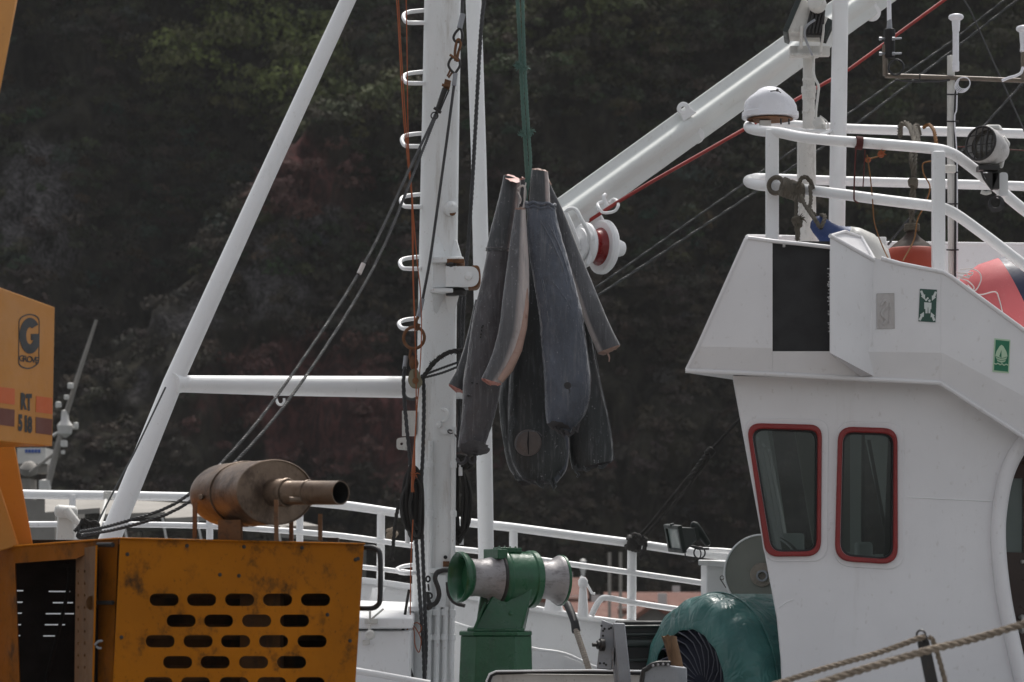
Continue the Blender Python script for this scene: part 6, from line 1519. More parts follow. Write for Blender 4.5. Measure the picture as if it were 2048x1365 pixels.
# antenna mast with crossbar
Ya = 17.0
am = thing('antenna_mast', 'thin white antenna pole with brown crossbar and cable ties', 'antenna mast', tuple(P(1902, 560, Ya)))
mb = MB(); mb.ptube([(1902, 112, Ya), (1901.5, 300, Ya), (1904, 560, Ya)], 7.5, 14); mb.lathe(P(1902, 113, Ya), (0, 0, 1), [(-.02, .024), (0, .022), (.006, .01), (.007, 0)], 14); mb.build('pole', M['white_old'], am)
mb = MB(); mb.ptube([(1770, 152, Ya), (1830, 153.5, Ya), (1900, 156, Ya - .03), (1980, 159, Ya), (2080, 163, Ya)], 4.8, 12); mb.ptube([(1771, 152, Ya), (1770, 90, Ya)], 5.5, 12); mb.ptube([(2046, 163, Ya), (2046, 100, Ya)], 4.5, 10); mb.build('crossbar', paint('brown_tube', (.15, .125, .10), .5, .2, (.06, .04, .03), .5, .5, 15, 1, bump=.2, metal=.3), am)
mb = MB(); mb.ptube([(1911, 185, Ya - .03), (1909, 240, Ya - .03), (1911, 330, Ya - .03), (1910, 560, Ya - .03)], 2.2, 8); mb.ptube([(1900, 160, Ya - .04), (1880, 163, Ya - .03), (1820, 163, Ya - .02), (1790, 160, Ya - .03)], 2.0, 8, 4); mb.build('cable', M['rubber'], am)
mb = MB(); mb.ptube([(1914, 182, Ya - .03), (1913, 220, Ya - .04), (1909, 240, Ya - .04), (1914, 330, Ya - .03), (1914, 560, Ya - .03)], 1.4, 8, 4); mb.build('cable', M['white_plastic'], am)
mb = MB()
for y in (189, 243, 345, 408, 500): mb.ptube([(1893, y, Ya - .03), (1903, y + .5, Ya - .05), (1917, y, Ya - .03)], 1.6, 6)
for x in (1839, 1887): mb.torus(P(x, 154, Ya), (1, 0, 0), .017, .004, 14, 6)
mb.build('cable_tie', M['black'], am)
mb = MB()
for k in range(4): mb.torus(P(1928 - k, 167 + k, Ya - .04 - .006 * k), (.3 + .1 * k, 1, -.2), .036 + .004 * k, .0028, 22, 6)
mb.build('cable_coil', M['white_plastic'], am)
mb = MB(); mb.ptube([(2046, 135, Ya - .02), (2042, 146, Ya - .03), (2032, 152, Ya - .03), (2018, 156, Ya - .03), (2004, 162, Ya - .03)], 3, 8, 4); mb.build('cable', M['white_plastic'], am)
# whip antenna
wa = thing('whip_antenna', 'white whip antenna in black clamp at the left end of the crossbar', 'antenna', tuple(P(1780, 140, Ya)), 'antennas above the wheelhouse')
mb = MB(); mb.ptube([(1776, -260, Ya), (1778, 0, Ya), (1778.5, 42, Ya)], [4.5, 4.5, 4.5], 12); mb.build('rod', M['white_plastic'], wa)
mb = MB(); mb.ptube([(1779, 40, Ya), (1779, 62, Ya)], [4.6, 6], 12); mb.build('ferrule', M['grey_galv'], wa)
mb = MB(); mb.lathe(P(1779, 60, Ya), (0, 0, -1), [(-.004, .026), (.0, .034), (.03, .036), (.035, .033), (.16, .033), (.17, .03), (.175, .0)], 20); mb.build('sleeve', M['black'], wa)
mb = MB()
for y in (77, 107):
    for dx in (-13, 13): mb.ptube([(1779 + dx - 6, y + 1, Ya - .06), (1779 + dx + 10, y, Ya + .02)], 2.2, 8); mb.lathe(P(1779 + dx - 5, y + 1, Ya - .06), (1, 0, 0), [(-.008, .011), (.008, .011)], 6)
mb.build('clamp_bolt', M['grey_galv'], wa)
mb = MB()
for k in range(4): mb.torus(P(1792, 135, Ya - .04 - .008 * k), (.35, 1, 0), .044 + .002 * (k % 2), .0055, 26, 7)
mb.build('cable_coil', M['rubber'], wa)
# mushroom antennas
def mushroom(label, x, y0, y1, Y, w2=13):
    th = thing('mushroom_antenna', label, 'antenna', tuple(P(x, y1, Y)), 'antennas above the wheelhouse'); kk = Y / F
    mb = MB(); mb.lathe(P(x, y0, Y), (0, 0, -1), [(0, 0), (0, 9 * kk), (1.5 * kk, 13 * kk), (4 * kk, 15 * kk), (8 * kk, 15 * kk), (11 * kk, 12 * kk), (13 * kk, 8.5 * kk), (34 * kk, 7.2 * kk)], 28); mb.build('cap', M['white_plastic'], th, smooth=50)
    mb = MB(); L = (y1 - y0 - 34) * kk; mb.lathe(P(x - .5, y0 + 34, Y), (0, 0, -1), [(0, 5.5 * kk), (.002, 6.3 * kk), (L * .75, 6.3 * kk), (L * .76, 7 * kk), (L - .003, 7 * kk), (L, 6 * kk)], 20); mb.build('stem', M['white_plastic'], th)
mushroom('white mushroom antenna standing on the pole where the crossbar crosses it', 1912, 29, 143, Ya - .06)
mushroom('white mushroom antenna cut by the right edge of the picture', 2047, 52, 104, Ya - .02)

# search lamp
sl = thing('search_lamp', 'round caged search lamp in battered white casing on the sloping roof rail', 'search lamp', tuple(P(1990, 400, 15.95)))
Ysl = 15.9; ksl = Ysl / F; asl = Vector((-.66, -.74, .14)).normalized(); cs_ = P(1970, 291, Ysl)
mb = MB(); mb.lathe(cs_, asl, [(-.19, 0), (-.19, .03), (-.16, .06), (-.08, .09), (-.02, .102), (.03, .104), (.04, .10), (.04, .088), (.0, .085)], 36); mb.build('casing', paint('battered_casing', (.55, .53, .52), .55, .2, (.12, .11, .1), .6, .5, 14, 1, rust=.4, rust_lo=.7, rscale=20, bump=.6), sl, smooth=40)
mb = MB(); mb.lathe(cs_, asl, [(.018, .0), (.018, .03), (.012, .06), (.004, .087)], 32); mb.build('lens', M['lampglass_dark'], sl)
mb = MB(); sx_ = asl.cross(Vector((0, 0, 1))).normalized(); uz = sx_.cross(asl)
mb.torus(cs_ + asl * .045, asl, .095, .007, 36, 8)
for a in (-.045, -.01, .03): 
    h_ = math.sqrt(max(.094 ** 2 - a * a, 0)); mb.tube([cs_ + asl * .048 + sx_ * a - uz * h_, cs_ + asl * .06 + sx_ * a, cs_ + asl * .048 + sx_ * a + uz * h_], .0042, 8)
for a in (.045, -.01, -.05):
    h_ = math.sqrt(.094 ** 2 - a * a); mb.tube([cs_ + asl * .048 + uz * a - sx_ * h_, cs_ + asl * .058 + uz * a, cs_ + asl * .048 + uz * a + sx_ * h_], .003, 8)
mb.build('guard', M['dark_steel'], sl)
mb = MB(); mb.hexa([P(1968, 256, 15.9), P(2000, 260, 15.9), P(1998, 250, 15.9), P(1972, 250, 15.9), P(1974, 260, 16.1), P(2008, 262, 16.1), P(2000, 250, 16.1), P(1976, 250, 16.1)]); mb.ptube([(2003, 275, 16.0), (2013, 288, 16.0), (2006, 315, 16.0), (2002, 336, 15.98)], [7, 8, 5, 4], 10); mb.build('casing_box', M['white_old'], sl, bevel=.008)
mb = MB(); mb.pbox(1958, 330, 2000, 340, 15.88, .1); mb.hexa([P(1966, 347, 15.9), P(1999, 345, 15.9), P(1985, 382, 15.9), P(1982, 380, 15.9), P(1966, 347, 16), P(1999, 345, 16), P(1985, 382, 16), P(1982, 380, 16)]); mb.ptube([(1962, 342, 15.88), (1968, 358, 15.88), (1984, 380, 15.9)], 2.6, 8); mb.pbox(1984, 344, 1999, 378, 15.9, .05); mb.build('swivel_mount', M['dark_steel'], sl, bevel=.004)
mb = MB(); mb.plate(round_poly([(1999, 345), (2016, 345), (2016, 392), (1999, 392)], [6, 8, 2, 2]), [], 15.98, .1); mb.build('rail_bracket', M['white'], sl, bevel=.006)
mb = MB()
for k in range(4): mb.torus(P(1991 + k * .5, 405 + k, 15.95 + .008 * k), (.5, 1, 0), .034 + .003 * k, .005, 22, 6)
mb.build('cable_coil', M['rubber'], sl)
mb = MB(); mb.ptube([(1962, 384, 15.93), (1972, 387, 15.93), (1982, 384, 15.93)], 4, 8, 4); mb.build('tape', M['white_old'], sl)

# ================================================================== buoys and ropes on the flybridge
def eggy(org, axis, prof, n=40, **k):
    mb = MB(); mb.lathe(org, axis, prof, n, **k); return mb
pk = thing('pink_buoy', 'big faded pink buoy with navy end behind the sloping bulwark', 'buoy', tuple(P(2000, 690, 16.9)))
ap = Vector((.88, -.1, .42)).normalized(); cp_ = P(2003, 628, 16.9); kp = 16.9 / F
eggy(cp_, ap, [(-115 * kp, 0), (-112 * kp, 22 * kp), (-100 * kp, 50 * kp), (-75 * kp, 80 * kp), (-40 * kp, 101 * kp), (0, 109 * kp), (40 * kp, 104 * kp)], 48).build('float_body', M['buoy_pink'], pk, smooth=60)
eggy(cp_, ap, [(40 * kp, 104.2 * kp), (65 * kp, 94 * kp), (95 * kp, 70 * kp), (125 * kp, 40 * kp), (150 * kp, 26 * kp), (190 * kp, 24 * kp), (195 * kp, 0)], 48).build('eye_end', M['buoy_navy'], pk, smooth=60)
mb = MB()
for q in ([(1912, 545), (1925, 548), (1945, 545), (1940, 552), (1920, 556), (1935, 562), (1948, 575), (1945, 585), (1962, 590), (1990, 584), (1998, 598), (2005, 625)], [(1920, 540), (1942, 538), (1958, 545), (1962, 560), (1950, 582), (1935, 570)], [(1915, 552), (1938, 556), (1932, 548), (1918, 546)]):
    mb.ptube([(x, y, 16.58) for x, y in q], 1.3, 7, 5)
tag(mb.build('white_twine', M['twine_white']), 'tangled white twine lying over the pink buoy', 'twine')
ob = thing('orange_buoy', 'orange buoy with dark brown neck hanging from a rope behind the bulwark', 'buoy', tuple(P(1823, 600, 16.6)))
ko = 16.6 / F
eggy(P(1823, 458, 16.6), (0, 0, -1), [(0, 6 * ko), (4 * ko, 9 * ko), (12 * ko, 12 * ko), (20 * ko, 20 * ko), (30 * ko, 34 * ko), (39 * ko, 44 * ko), (41 * ko, 46 * ko)], 36).build('neck', M['buoy_brown'], ob, smooth=60)
eggy(P(1823, 458, 16.6), (0, 0, -1), [(39 * ko, 44 * ko), (42 * ko, 49 * ko), (55 * ko, 54 * ko), (80 * ko, 60 * ko), (110 * ko, 56 * ko), (135 * ko, 30 * ko), (140 * ko, 0)], 36).build('float_body', M['buoy_orange'], ob, smooth=60)
bb_ = thing('blue_buoy', 'white buoy with blue eye end tied by a grey rope to the roof rail', 'buoy', tuple(P(1680, 560, 16.3)))
abv = Vector((.72, .25, -.62)).normalized(); kb = 16.2 / F; ob_ = P(1636, 449, 16.2)
mb = MB(); mb.lathe(ob_, abv, [(-14 * kb, 0), (-13 * kb, 9 * kb), (-8 * kb, 16 * kb), (4 * kb, 20 * kb), (20 * kb, 22 * kb), (34 * kb, 27 * kb), (48 * kb, 36 * kb), (56 * kb, 43 * kb)], 36, sx=.7); mb.build('eye_end', M['buoy_blue'], bb_, smooth=60)
mb = MB(); mb.lathe(ob_, abv, [(55.5 * kb, 42.6 * kb), (70 * kb, 52 * kb), (100 * kb, 62 * kb), (140 * kb, 60 * kb), (180 * kb, 36 * kb), (195 * kb, 0)], 36); mb.build('float_body', M['white_old'], bb_, smooth=60)
mb = MB(); mb.lathe(P(1642, 455, 16.2 - .045), (0, -1, 0), [(-.02, .014), (.0, .014), (.002, 0)], 14); mb.build('eye_hole', M['black'], bb_)
mb = MB()
for k in range(9): mb.torus(P(1566 + k * 4.6, 374 + k * 1.6, 16.36), (1, .1, -.16 + .12 * ((k * 7) % 3 - 1)), .045, .0135, 22, 8)
mb.torus(P(1552, 371, 16.45), (.5, .8, 0), .046, .014, 24, 8)
mb.prope([(1596, 376, 16.3), (1600, 362, 16.28), (1608, 354, 16.28), (1620, 362, 16.3), (1626, 378, 16.32)], 5, 5)
mb.prope([(1602, 392, 16.28), (1610, 410, 16.2), (1622, 428, 16.14), (1632, 442, 16.1), (1640, 455, 16.1), (1647, 445, 16.1), (1650, 433, 16.15), (1642, 430, 16.2)], 4.6, 5)
mb.prope([(1620, 372, 16.3), (1622, 400, 16.25), (1620, 418, 16.2), (1632, 432, 16.16)], 4.2, 5)
mb.prope([(1592, 392, 16.28), (1593, 415, 16.25), (1592, 438, 16.22), (1596, 455, 16.2), (1594, 480, 16.2)], 4.2, 5)
for k in range(3): mb.torus(P(1593 + k, 440 + k * 4, 16.21), (.3 * k, .5, 1), .020, .012, 16, 7)
fray(mb, 1602, 440, 16.2, 10, 24, 3); mb.prope([(1594, 455, 16.2), (1596, 475, 16.2)], 6, 0); fray(mb, 1595, 478, 16.2, 5, 14, 6)
tag(mb.build('buoy_rope', M['hemp']), 'grey weathered rope wound round the roof rail and through the blue buoy eye', 'rope')
mb = MB(); Yp = 16.7
mb.prope([(1800, 272, 18.2), (1801, 252, 18.05), (1810, 247, 18.0), (1820, 254, 17.9), (1826, 270, 17.6), (1832, 288, 17.0)], 6, 5)
mb.prope([(1838, 270, 18.2), (1834, 252, 18.05), (1830, 256, 18.0), (1834, 270, 17.8), (1836, 292, 17.0)], 6, 5)
mb.prope([(1826, 292, 16.8), (1822, 320, Yp), (1827, 345, Yp), (1826, 360, Yp), (1828, 400, Yp), (1824, 430, Yp), (1822, 456, Yp)], 5, 5)
mb.prope([(1832, 292, 16.8), (1830, 330, Yp), (1829, 355, Yp), (1822, 395, Yp), (1821, 425, Yp), (1830, 448, Yp)], 4.4, 5)
for k in range(4): mb.torus(P(1826, 362 + k * 3, Yp - .02), (.2 * k, .3, 1), .020, .012, 16, 7)
for k in range(3): mb.torus(P(1824, 452 + k * 4, 16.6), (0, .1, 1), .036, .011, 18, 7)
tag(mb.build('buoy_rope', M['hemp']), 'thick grey knotted rope holding the orange buoy from the back rail', 'rope')
mb = MB(); mb.prope([(1846, 256, 18.0), (1858, 250, 18.0), (1868, 262, 17.9), (1872, 285, 17.8), (1874, 302, 17.8)], 4, 5); tag(mb.build('brown_rope_end', M['rope_rust']), 'short rusty brown rope bent over the back rail near the antenna pole', 'rope')
def twine(label, pts, r, mat):
    mb = MB(); mb.ptube(pts, r, 7, 5); tag(mb.build('twine', M[mat]), label, 'twine', 'twines hanging from the roof rail')
twine('thin yellow twine falling from the front rail to the bulwark edge', [(1734, 310, 16.2), (1740, 350, 16.2), (1745, 400, 16.2), (1748, 440, 16.15), (1756, 470, 16.1), (1768, 500, 16.0), (1780, 524, 15.9)], 1.3, 'rope_rust')
twine('yellowish twine trailing down beside the orange buoy rope', [(1866, 322, 16.2), (1846, 328, 16.2), (1848, 350, 16.2), (1860, 375, 16.3), (1850, 410, 16.4), (1835, 440, 16.45), (1828, 480, 16.42), (1806, 522, 16.3)], 1.5, 'rope_rust')
twine('orange brown twine with knots strung slackly under the front rail', [(1740, 318, 16.25), (1762, 310, 16.25), (1782, 286, 16.3), (1800, 283, 16.6), (1830, 290, 17.0), (1866, 292, 17.0)], 1.6, 'rope_rust')
twine('red brown thin line running level behind the search lamp', [(1780, 288, 17.2), (1900, 293, 17.2), (2060, 302, 17.3)], 1.1, 'twine_red')
mb = MB()
for k in range(5): mb.torus(P(1713 + k * 2.6, 286 + k * .3, 16.22), (1, .05, -.08), .034, .0055, 20, 7)
mb.ptube([(1712, 292, 16.2), (1709, 350, 16.2), (1708, 395, 16.2), (1710, 402, 16.18), (1716, 406, 16.2)], 1.7, 7, 4); mb.ptube([(1730, 300, 16.2), (1728, 340, 16.22), (1726, 375, 16.24)], 1.3, 7, 4)
tag(mb.build('red_lashing', M['twine_red']), 'dark red twine lashed round the front roof rail with hanging ends', 'lashing')
mb = MB(); mb.torus(P(1762, 309, 16.22), (.5, 1, .3), .014, .007, 12, 6); mb.torus(P(1736, 320, 16.22), (.2, 1, .6), .012, .006, 12, 6); fray(mb, 1762, 309, 16.2, 8, 10, 2)
tag(mb.build('twine_knot', M['rope_orange']), 'two small orange twine knots hanging under the front rail', 'twine')

# ================================================================== signs on the bulwark
YG = YU - .004
def sgn(pts): return pts
ms = thing('muster_sign', 'dark green muster point sign with white arrows and figures', 'sign', tuple(P(1856, 645, YG)), 'safety signs on the bulwark')
mb = MB(); mb.plate([(1840, 578), (1874, 580), (1871, 645), (1837, 643)], [], YG, .003); mb.build('panel', M['sign_green'], ms)
mb = MB()
def arrow(mb, x0, y0, x1, y1, w_, Y):
    a, b_ = Vector((x0, y0)), Vector((x1, y1)); d = (b_ - a).normalized(); n_ = Vector((-d.y, d.x)); m_ = a + (b_ - a) * .5
    mb.plate([tuple(a + n_ * w_), tuple(m_ + n_ * w_), tuple(m_ + n_ * w_ * 2.0), tuple(b_), tuple(m_ - n_ * w_ * 2.0), tuple(m_ - n_ * w_), tuple(a - n_ * w_)], [], Y, .001)
Y2 = YG - .0015
arrow(mb, 1842, 582, 1850, 600, 2.3, Y2); arrow(mb, 1872, 584, 1864, 602, 2.3, Y2); arrow(mb, 1839, 641, 1848, 624, 2.3, Y2); arrow(mb, 1869, 642, 1862, 625, 2.3, Y2); mb.build('arrow_print', M['sign_white'], ms)
mb = MB()
for x, y, s in ((1852.5, 600, 1), (1859, 602, 1), (1855.5, 597, .8)):
    mb.plate(circ(x, y, 2.3 * s, 2.5 * s, 12), [], Y2, .001)
mb.plate([(1848.5, 605), (1863, 606), (1862.5, 619), (1860.8, 619), (1860.6, 627), (1857, 627), (1856.6, 615), (1855.6, 615), (1855.2, 627), (1851, 627), (1850.8, 619), (1848.6, 618)], [], Y2, .001)
mb.build('figure_print', M['sign_white'], ms)
lr = thing('life_raft_sign', 'bright green life raft sign with pale border near the right edge', 'sign', tuple(P(2003, 746, YG)), 'safety signs on the bulwark')
mb = MB(); mb.plate([(1989, 677), (2021, 680), (2018, 747), (1985, 744)], [], YG, .003); mb.build('border', M['sign_glow'], lr)
mb = MB(); mb.plate([(1991.5, 680), (2019, 683), (2016, 744), (1988, 741)], [], Y2, .001); mb.build('panel', M['sign_bright'], lr)
mb = MB(); Y3 = YG - .003
mb.plate([(1990.5, 712), (1993, 703), (1999, 693), (2003, 690), (2007, 693), (2013, 704), (2015, 713), (2010, 724), (2003, 726), (1995, 723)], [[(2003, 700), (1998.5, 713), (2003, 716)]], Y3, .001)
mb.ptube([(1988.5, 727, Y3), (1992, 729, Y3), (1996, 727, Y3), (2000, 730, Y3), (2004, 728, Y3), (2008, 731, Y3), (2012, 729, Y3), (2016.3, 731, Y3)], 1.2, 6, 4)
mb.build('raft_print', M['sign_glow'], lr)
mb = MB()
for yy in (714, 718.5): mb.ptube([(1992, yy - 1, Y3 - .001), (1998, yy + 2, Y3 - .001), (2003, yy + 3, Y3 - .001), (2009, yy + 2, Y3 - .001), (2014, yy, Y3 - .001)], .55, 6, 4)
mb.build('raft_line', M['sign_bright'], lr)
fp = thing('painted_over_plate', 'rectangular plate painted over in white with faded lumps', 'plate', tuple(P(1770, 660, YG)))
mb = MB(); mb.plate([(1754, 588), (1788, 587), (1789, 657), (1754, 658)], [], YG, .003); mb.build('panel', M['sign_faded'], fp)
mb = MB(); mb.ptube([(1762, 612, YG), (1770, 602, YG), (1774, 612, YG), (1763, 628, YG), (1772, 640, YG), (1766, 650, YG)], 3.0, 8, 5); mb.ptube([(1780, 606, YG), (1779, 648, YG)], 2.2, 8); mb.ptube([(1754, 588, YG), (1788, 587, YG), (1789, 657, YG), (1754, 658, YG), (1754, 588, YG)], .9, 6); mb.build('lump', M['sign_faded'], fp)

# ================================================================== mobile crane on the quay
cr = thing('mobile_crane', 'yellow mobile crane with slotted engine hood, rusty silencer and lettered boom box', 'crane', tuple(P(300, 1600, 12.2)))
Yc = planeY(240, 11.7, 730, 12.35)
Yl = planeY(0, 12.5, 240, 11.7)
def slot(cx, cy, w_=59, h_=25, n=8):
    r = h_ / 2; out = []
    for k in range(n + 1): a = math.pi / 2 + math.pi * k / n; out.append((cx - w_ / 2 + r + r * math.cos(a), cy - r * math.sin(a)))
    for k in range(n + 1): a = -math.pi / 2 + math.pi * k / n; out.append((cx + w_ / 2 - r + r * math.cos(a), cy - r * math.sin(a)))
    return out
holes = [slot(x, y) for y, xs in ((1200, (328, 403, 479, 555, 631)), (1242, (362, 437, 513, 589)), (1283, (320, 396, 471, 547, 624)), (1325, (355, 430, 507, 583)), (1367, (316, 391, 468, 543, 620)), (1408, (350, 426, 502, 579))) for x in xs]
mb = MB(); mb.plate([(240, 1077), (728, 1088), (706, 1440), (222, 1440)], holes, lambda x, y: Yc(x), .012); hood = mb.build('engine_hood', M['yellow'], cr)
mb = MB()
mb.hexa([P(238, 1075, Yc(240) - .02), P(731, 1086.5, Yc(730) - .02), P(731, 1090, Yc(730) - .02), P(238, 1078.5, Yc(240) - .02), P(238, 1075, Yc(240) - .02) + Vector((0, 1.3, -.002)), P(731, 1086.5, Yc(730)) + Vector((-.29, 1.1, -.002)), P(731, 1090, Yc(730)) + Vector((-.29, 1.1, 0)), P(238, 1078.5, Yc(240)) + Vector((0, 1.3, 0))])
mb.hexa([P(-60, 1098, Yl(-60)), P(236, 1075, Yl(238) - .02), P(236, 1079, Yl(238) - .02), P(-60, 1102, Yl(-60)), P(-60, 1098, Yl(-60)) + Vector((0, .8, 0)), P(236, 1075, Yl(238)) + Vector((0, 1.2, 0)), P(236, 1079, Yl(238)) + Vector((0, 1.2, 0)), P(-60, 1102, Yl(-60)) + Vector((0, .8, 0))])
mb.build('hood_top', M['yellow'], hood, bevel=.003)
mb = MB(); e = Vector((-.24, .9, 0)); a, b_ = P(726, 1091, Yc(728) + .013), P(705, 1440, Yc(706) + .013); mb.hexa([b_ - Vector((.014, 0, 0)), b_, a, a - Vector((.014, 0, 0)), b_ - Vector((.014, 0, 0)) + e, b_ + e, a + e, a - Vector((.014, 0, 0)) + e]); mb.build('hood_side', M['yellow'], hood)
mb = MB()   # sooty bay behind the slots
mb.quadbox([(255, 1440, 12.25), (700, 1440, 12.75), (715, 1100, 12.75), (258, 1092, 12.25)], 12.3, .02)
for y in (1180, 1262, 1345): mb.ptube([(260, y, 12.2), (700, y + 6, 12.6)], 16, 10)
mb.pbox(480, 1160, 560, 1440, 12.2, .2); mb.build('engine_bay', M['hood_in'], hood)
mb = MB()
for x, y in ((255, 1109), (374, 1092), (488, 1094), (604, 1096), (711, 1120), (716, 1118), (700, 1282), (655, 1230), (243, 1275), (440, 1150), (478, 1152)): mb.lathe(P(x, y, Yc(x) - .001), (.1, -1, 0), [(0, .0085), (.004, .0085), (.007, .004)], 8)
mb.build('hood_bolt', M['dark_steel'], hood)
mb = MB(); mb.ptube([(724, 1096, 12.4), (742, 1095, 12.38), (754, 1099, 12.37), (760, 1110, 12.36), (761, 1150, 12.36), (760, 1198, 12.36), (756, 1210, 12.37), (744, 1217, 12.38), (714, 1217, 12.4)], 5.2, 14, 3); mb.build('grab_handle', M['rubber'], cr)
# left side: frame, open door, dark bay with louvre slots of daylight
mb = MB(); mb.plate([(-60, 1102), (236, 1079), (219, 1440), (195, 1440), (197, 1098), (152, 1118), (30, 1127), (42, 1440), (-60, 1440)], [], lambda x, y: Yl(x), .02); mb.build('bay_frame', M['yellow_shaded'], cr)
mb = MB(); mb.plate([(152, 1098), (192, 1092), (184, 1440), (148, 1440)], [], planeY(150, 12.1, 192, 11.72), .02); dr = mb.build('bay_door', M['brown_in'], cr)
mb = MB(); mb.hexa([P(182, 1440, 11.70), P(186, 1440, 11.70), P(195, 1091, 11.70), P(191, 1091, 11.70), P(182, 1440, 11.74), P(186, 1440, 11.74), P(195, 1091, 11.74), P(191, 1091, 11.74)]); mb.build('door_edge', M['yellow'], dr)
mb = MB()
pd = planeY(150, 12.1, 192, 11.72)
for k in range(9):
    for x in (157, 170): mb.lathe(P(x, 1143 + k * 24, pd(x) - .001), (.5, -.8, 0), [(0, .007), (.003, .007), (.005, .002)], 8)
mb.lathe(P(183, 1206, pd(183)), (.6, -.8, 0), [(-.01, .0), (0, .03), (.004, .03), (.008, .02)], 14); mb.build('door_rivet', M['brown_in'], dr)
mb = MB(); mb.ptube([(190, 1290, 11.7), (196, 1284, 11.69), (202, 1282, 11.69), (204, 1284, 11.69)], 2.6, 8, 4); mb.ptube([(193, 1293, 11.7), (198, 1297, 11.69), (203, 1296, 11.69)], 2.4, 8, 3); mb.build('door_latch', M['grey_galv'], dr)
mb = MB(); mb.quadbox([(196, 1440, 11.8), (222, 1440, 11.72), (236, 1085, 11.72), (198, 1090, 11.8)], 11.8, .02); mb.build('hood_inner_side', M['yellow_shaded'], cr)
mb = MB(); mb.ptube([(196, 1090, 11.76), (226, 1090, 11.7)], 5, 10); mb.ptube([(194, 1206, 11.76), (226, 1206, 11.7)], 4.5, 10); mb.build('hinge', M['black'], cr)
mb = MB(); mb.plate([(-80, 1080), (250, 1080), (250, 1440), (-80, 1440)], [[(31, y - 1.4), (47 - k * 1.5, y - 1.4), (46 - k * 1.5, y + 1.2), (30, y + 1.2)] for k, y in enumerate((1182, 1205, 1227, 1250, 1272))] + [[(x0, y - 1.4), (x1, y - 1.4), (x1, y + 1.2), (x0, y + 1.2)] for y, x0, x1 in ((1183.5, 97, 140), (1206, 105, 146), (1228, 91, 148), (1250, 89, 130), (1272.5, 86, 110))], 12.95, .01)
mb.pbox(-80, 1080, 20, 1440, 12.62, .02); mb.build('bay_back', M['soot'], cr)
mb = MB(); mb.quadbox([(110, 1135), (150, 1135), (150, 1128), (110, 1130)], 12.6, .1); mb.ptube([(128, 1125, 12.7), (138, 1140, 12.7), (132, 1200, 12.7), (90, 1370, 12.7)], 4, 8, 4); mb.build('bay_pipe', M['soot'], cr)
# silencer
sm = thing('silencer_tmp', 'x', 'x', (0, 0, 0)); bpy.data.objects.remove(sm)
asil = Vector((.60, -.80, .01)).normalized(); Ysl2 = 12.0; ksi = Ysl2 / F; c1 = P(551, 985, Ysl2); c0 = c1 - asil * .40
up_ = Vector((0, 0, 1))
mb = MB(); n = 48; vs = []
side = asil.cross(up_).normalized()
prof = [(-.43, .55), (-.425, .80), (-.41, .93), (-.38, .99), (-.35, 1.0), (-.02, 1.0), (-.005, 1.012), (.0, 1.012), (.003, .985), (-.006, .97), (-.006, .3)]
for tt, s in prof:
    for k in range(n):
        q_ = 6.28319 * k / n
        vs.append(c1 + asil * tt + (side * math.cos(q_) * .190 + up_ * math.sin(q_) * .1375) * s)
mb.add(vs, [tuple(range(n))[::-1], tuple((len(prof) - 1) * n + k for k in range(n))] + [(i * n + k, i * n + (k + 1) % n, (i + 1) * n + (k + 1) % n, (i + 1) * n + k) for i in range(len(prof) - 1) for k in range(n)])
sil = mb.build('silencer', M['silencer'], cr, smooth=40)
def ell(tt, s): return [c1 + asil * tt + (side * math.cos(6.28319 * k / n) * .190 + up_ * math.sin(6.28319 * k / n) * .1375) * s for k in range(n + 1)]
mb = MB(); vs = []
for tt, s in ((-.245, 1.005), (-.245, 1.03), (-.215, 1.03), (-.215, 1.005)): vs += ell(tt, s)[:n]
mb.add(vs, [(i * n + k, i * n + (k + 1) % n, (i + 1) * n + (k + 1) % n, (i + 1) * n + k) for i in range(3) for k in range(n)]); mb.lathe(P(402, 995, 12.12), (0, -1, 0), [(-.02, .012), (.03, .012)], 8); mb.build('strap', M['silencer'], sil, bevel=.002)
op = c1 + Vector((0, 0, -.002)); a_op = Vector((.72, -.69, -0.02)).normalized()
mb = MB(); mb.lathe(op + side * -.0, a_op, [(-.02, .060), (.07, .058), (.08, .050), (.405, .050), (.405, .046), (.1, .046), (.1, 0)], 32); mb.build('tail_pipe', M['silencer'], sil, smooth=40)
mb = MB(); mb.lathe(op, a_op, [(.12, .0455), (.400, .0455)], 32); mb.f = [f for f in mb.f if len(f) == 4]; mb.build('pipe_soot', M['soot'], sil)
mb = MB(); mb.torus(op + a_op * .075, a_op, .057, .006, 28, 7); mb.torus(op + a_op * .21, a_op, .0515, .003, 28, 7); mb.lathe(op + a_op * .17 + Vector((-.03, -.05, -.03)), (1, 0, 0), [(-.02, .012), (.03, .012)], 8); mb.build('pipe_clamp', M['silencer'], sil)
mb = MB()
for x, y0, Y in ((389, 1004, 12.05), (552, 1000, 11.68), (640, 1028, 11.78), (582, 1040, 12.2)): mb.pbox(x - 4, y0, x + 4, 1082, Y, .03)
mb.pbox(436, 1040, 481, 1084, 12.0, .1); mb.build('silencer_leg', M['rust'], sil)
mb = MB(); mb.pbox(655, 1076, 676, 1086, 12.5, .1); mb.build('hood_fitting', M['black'], cr)
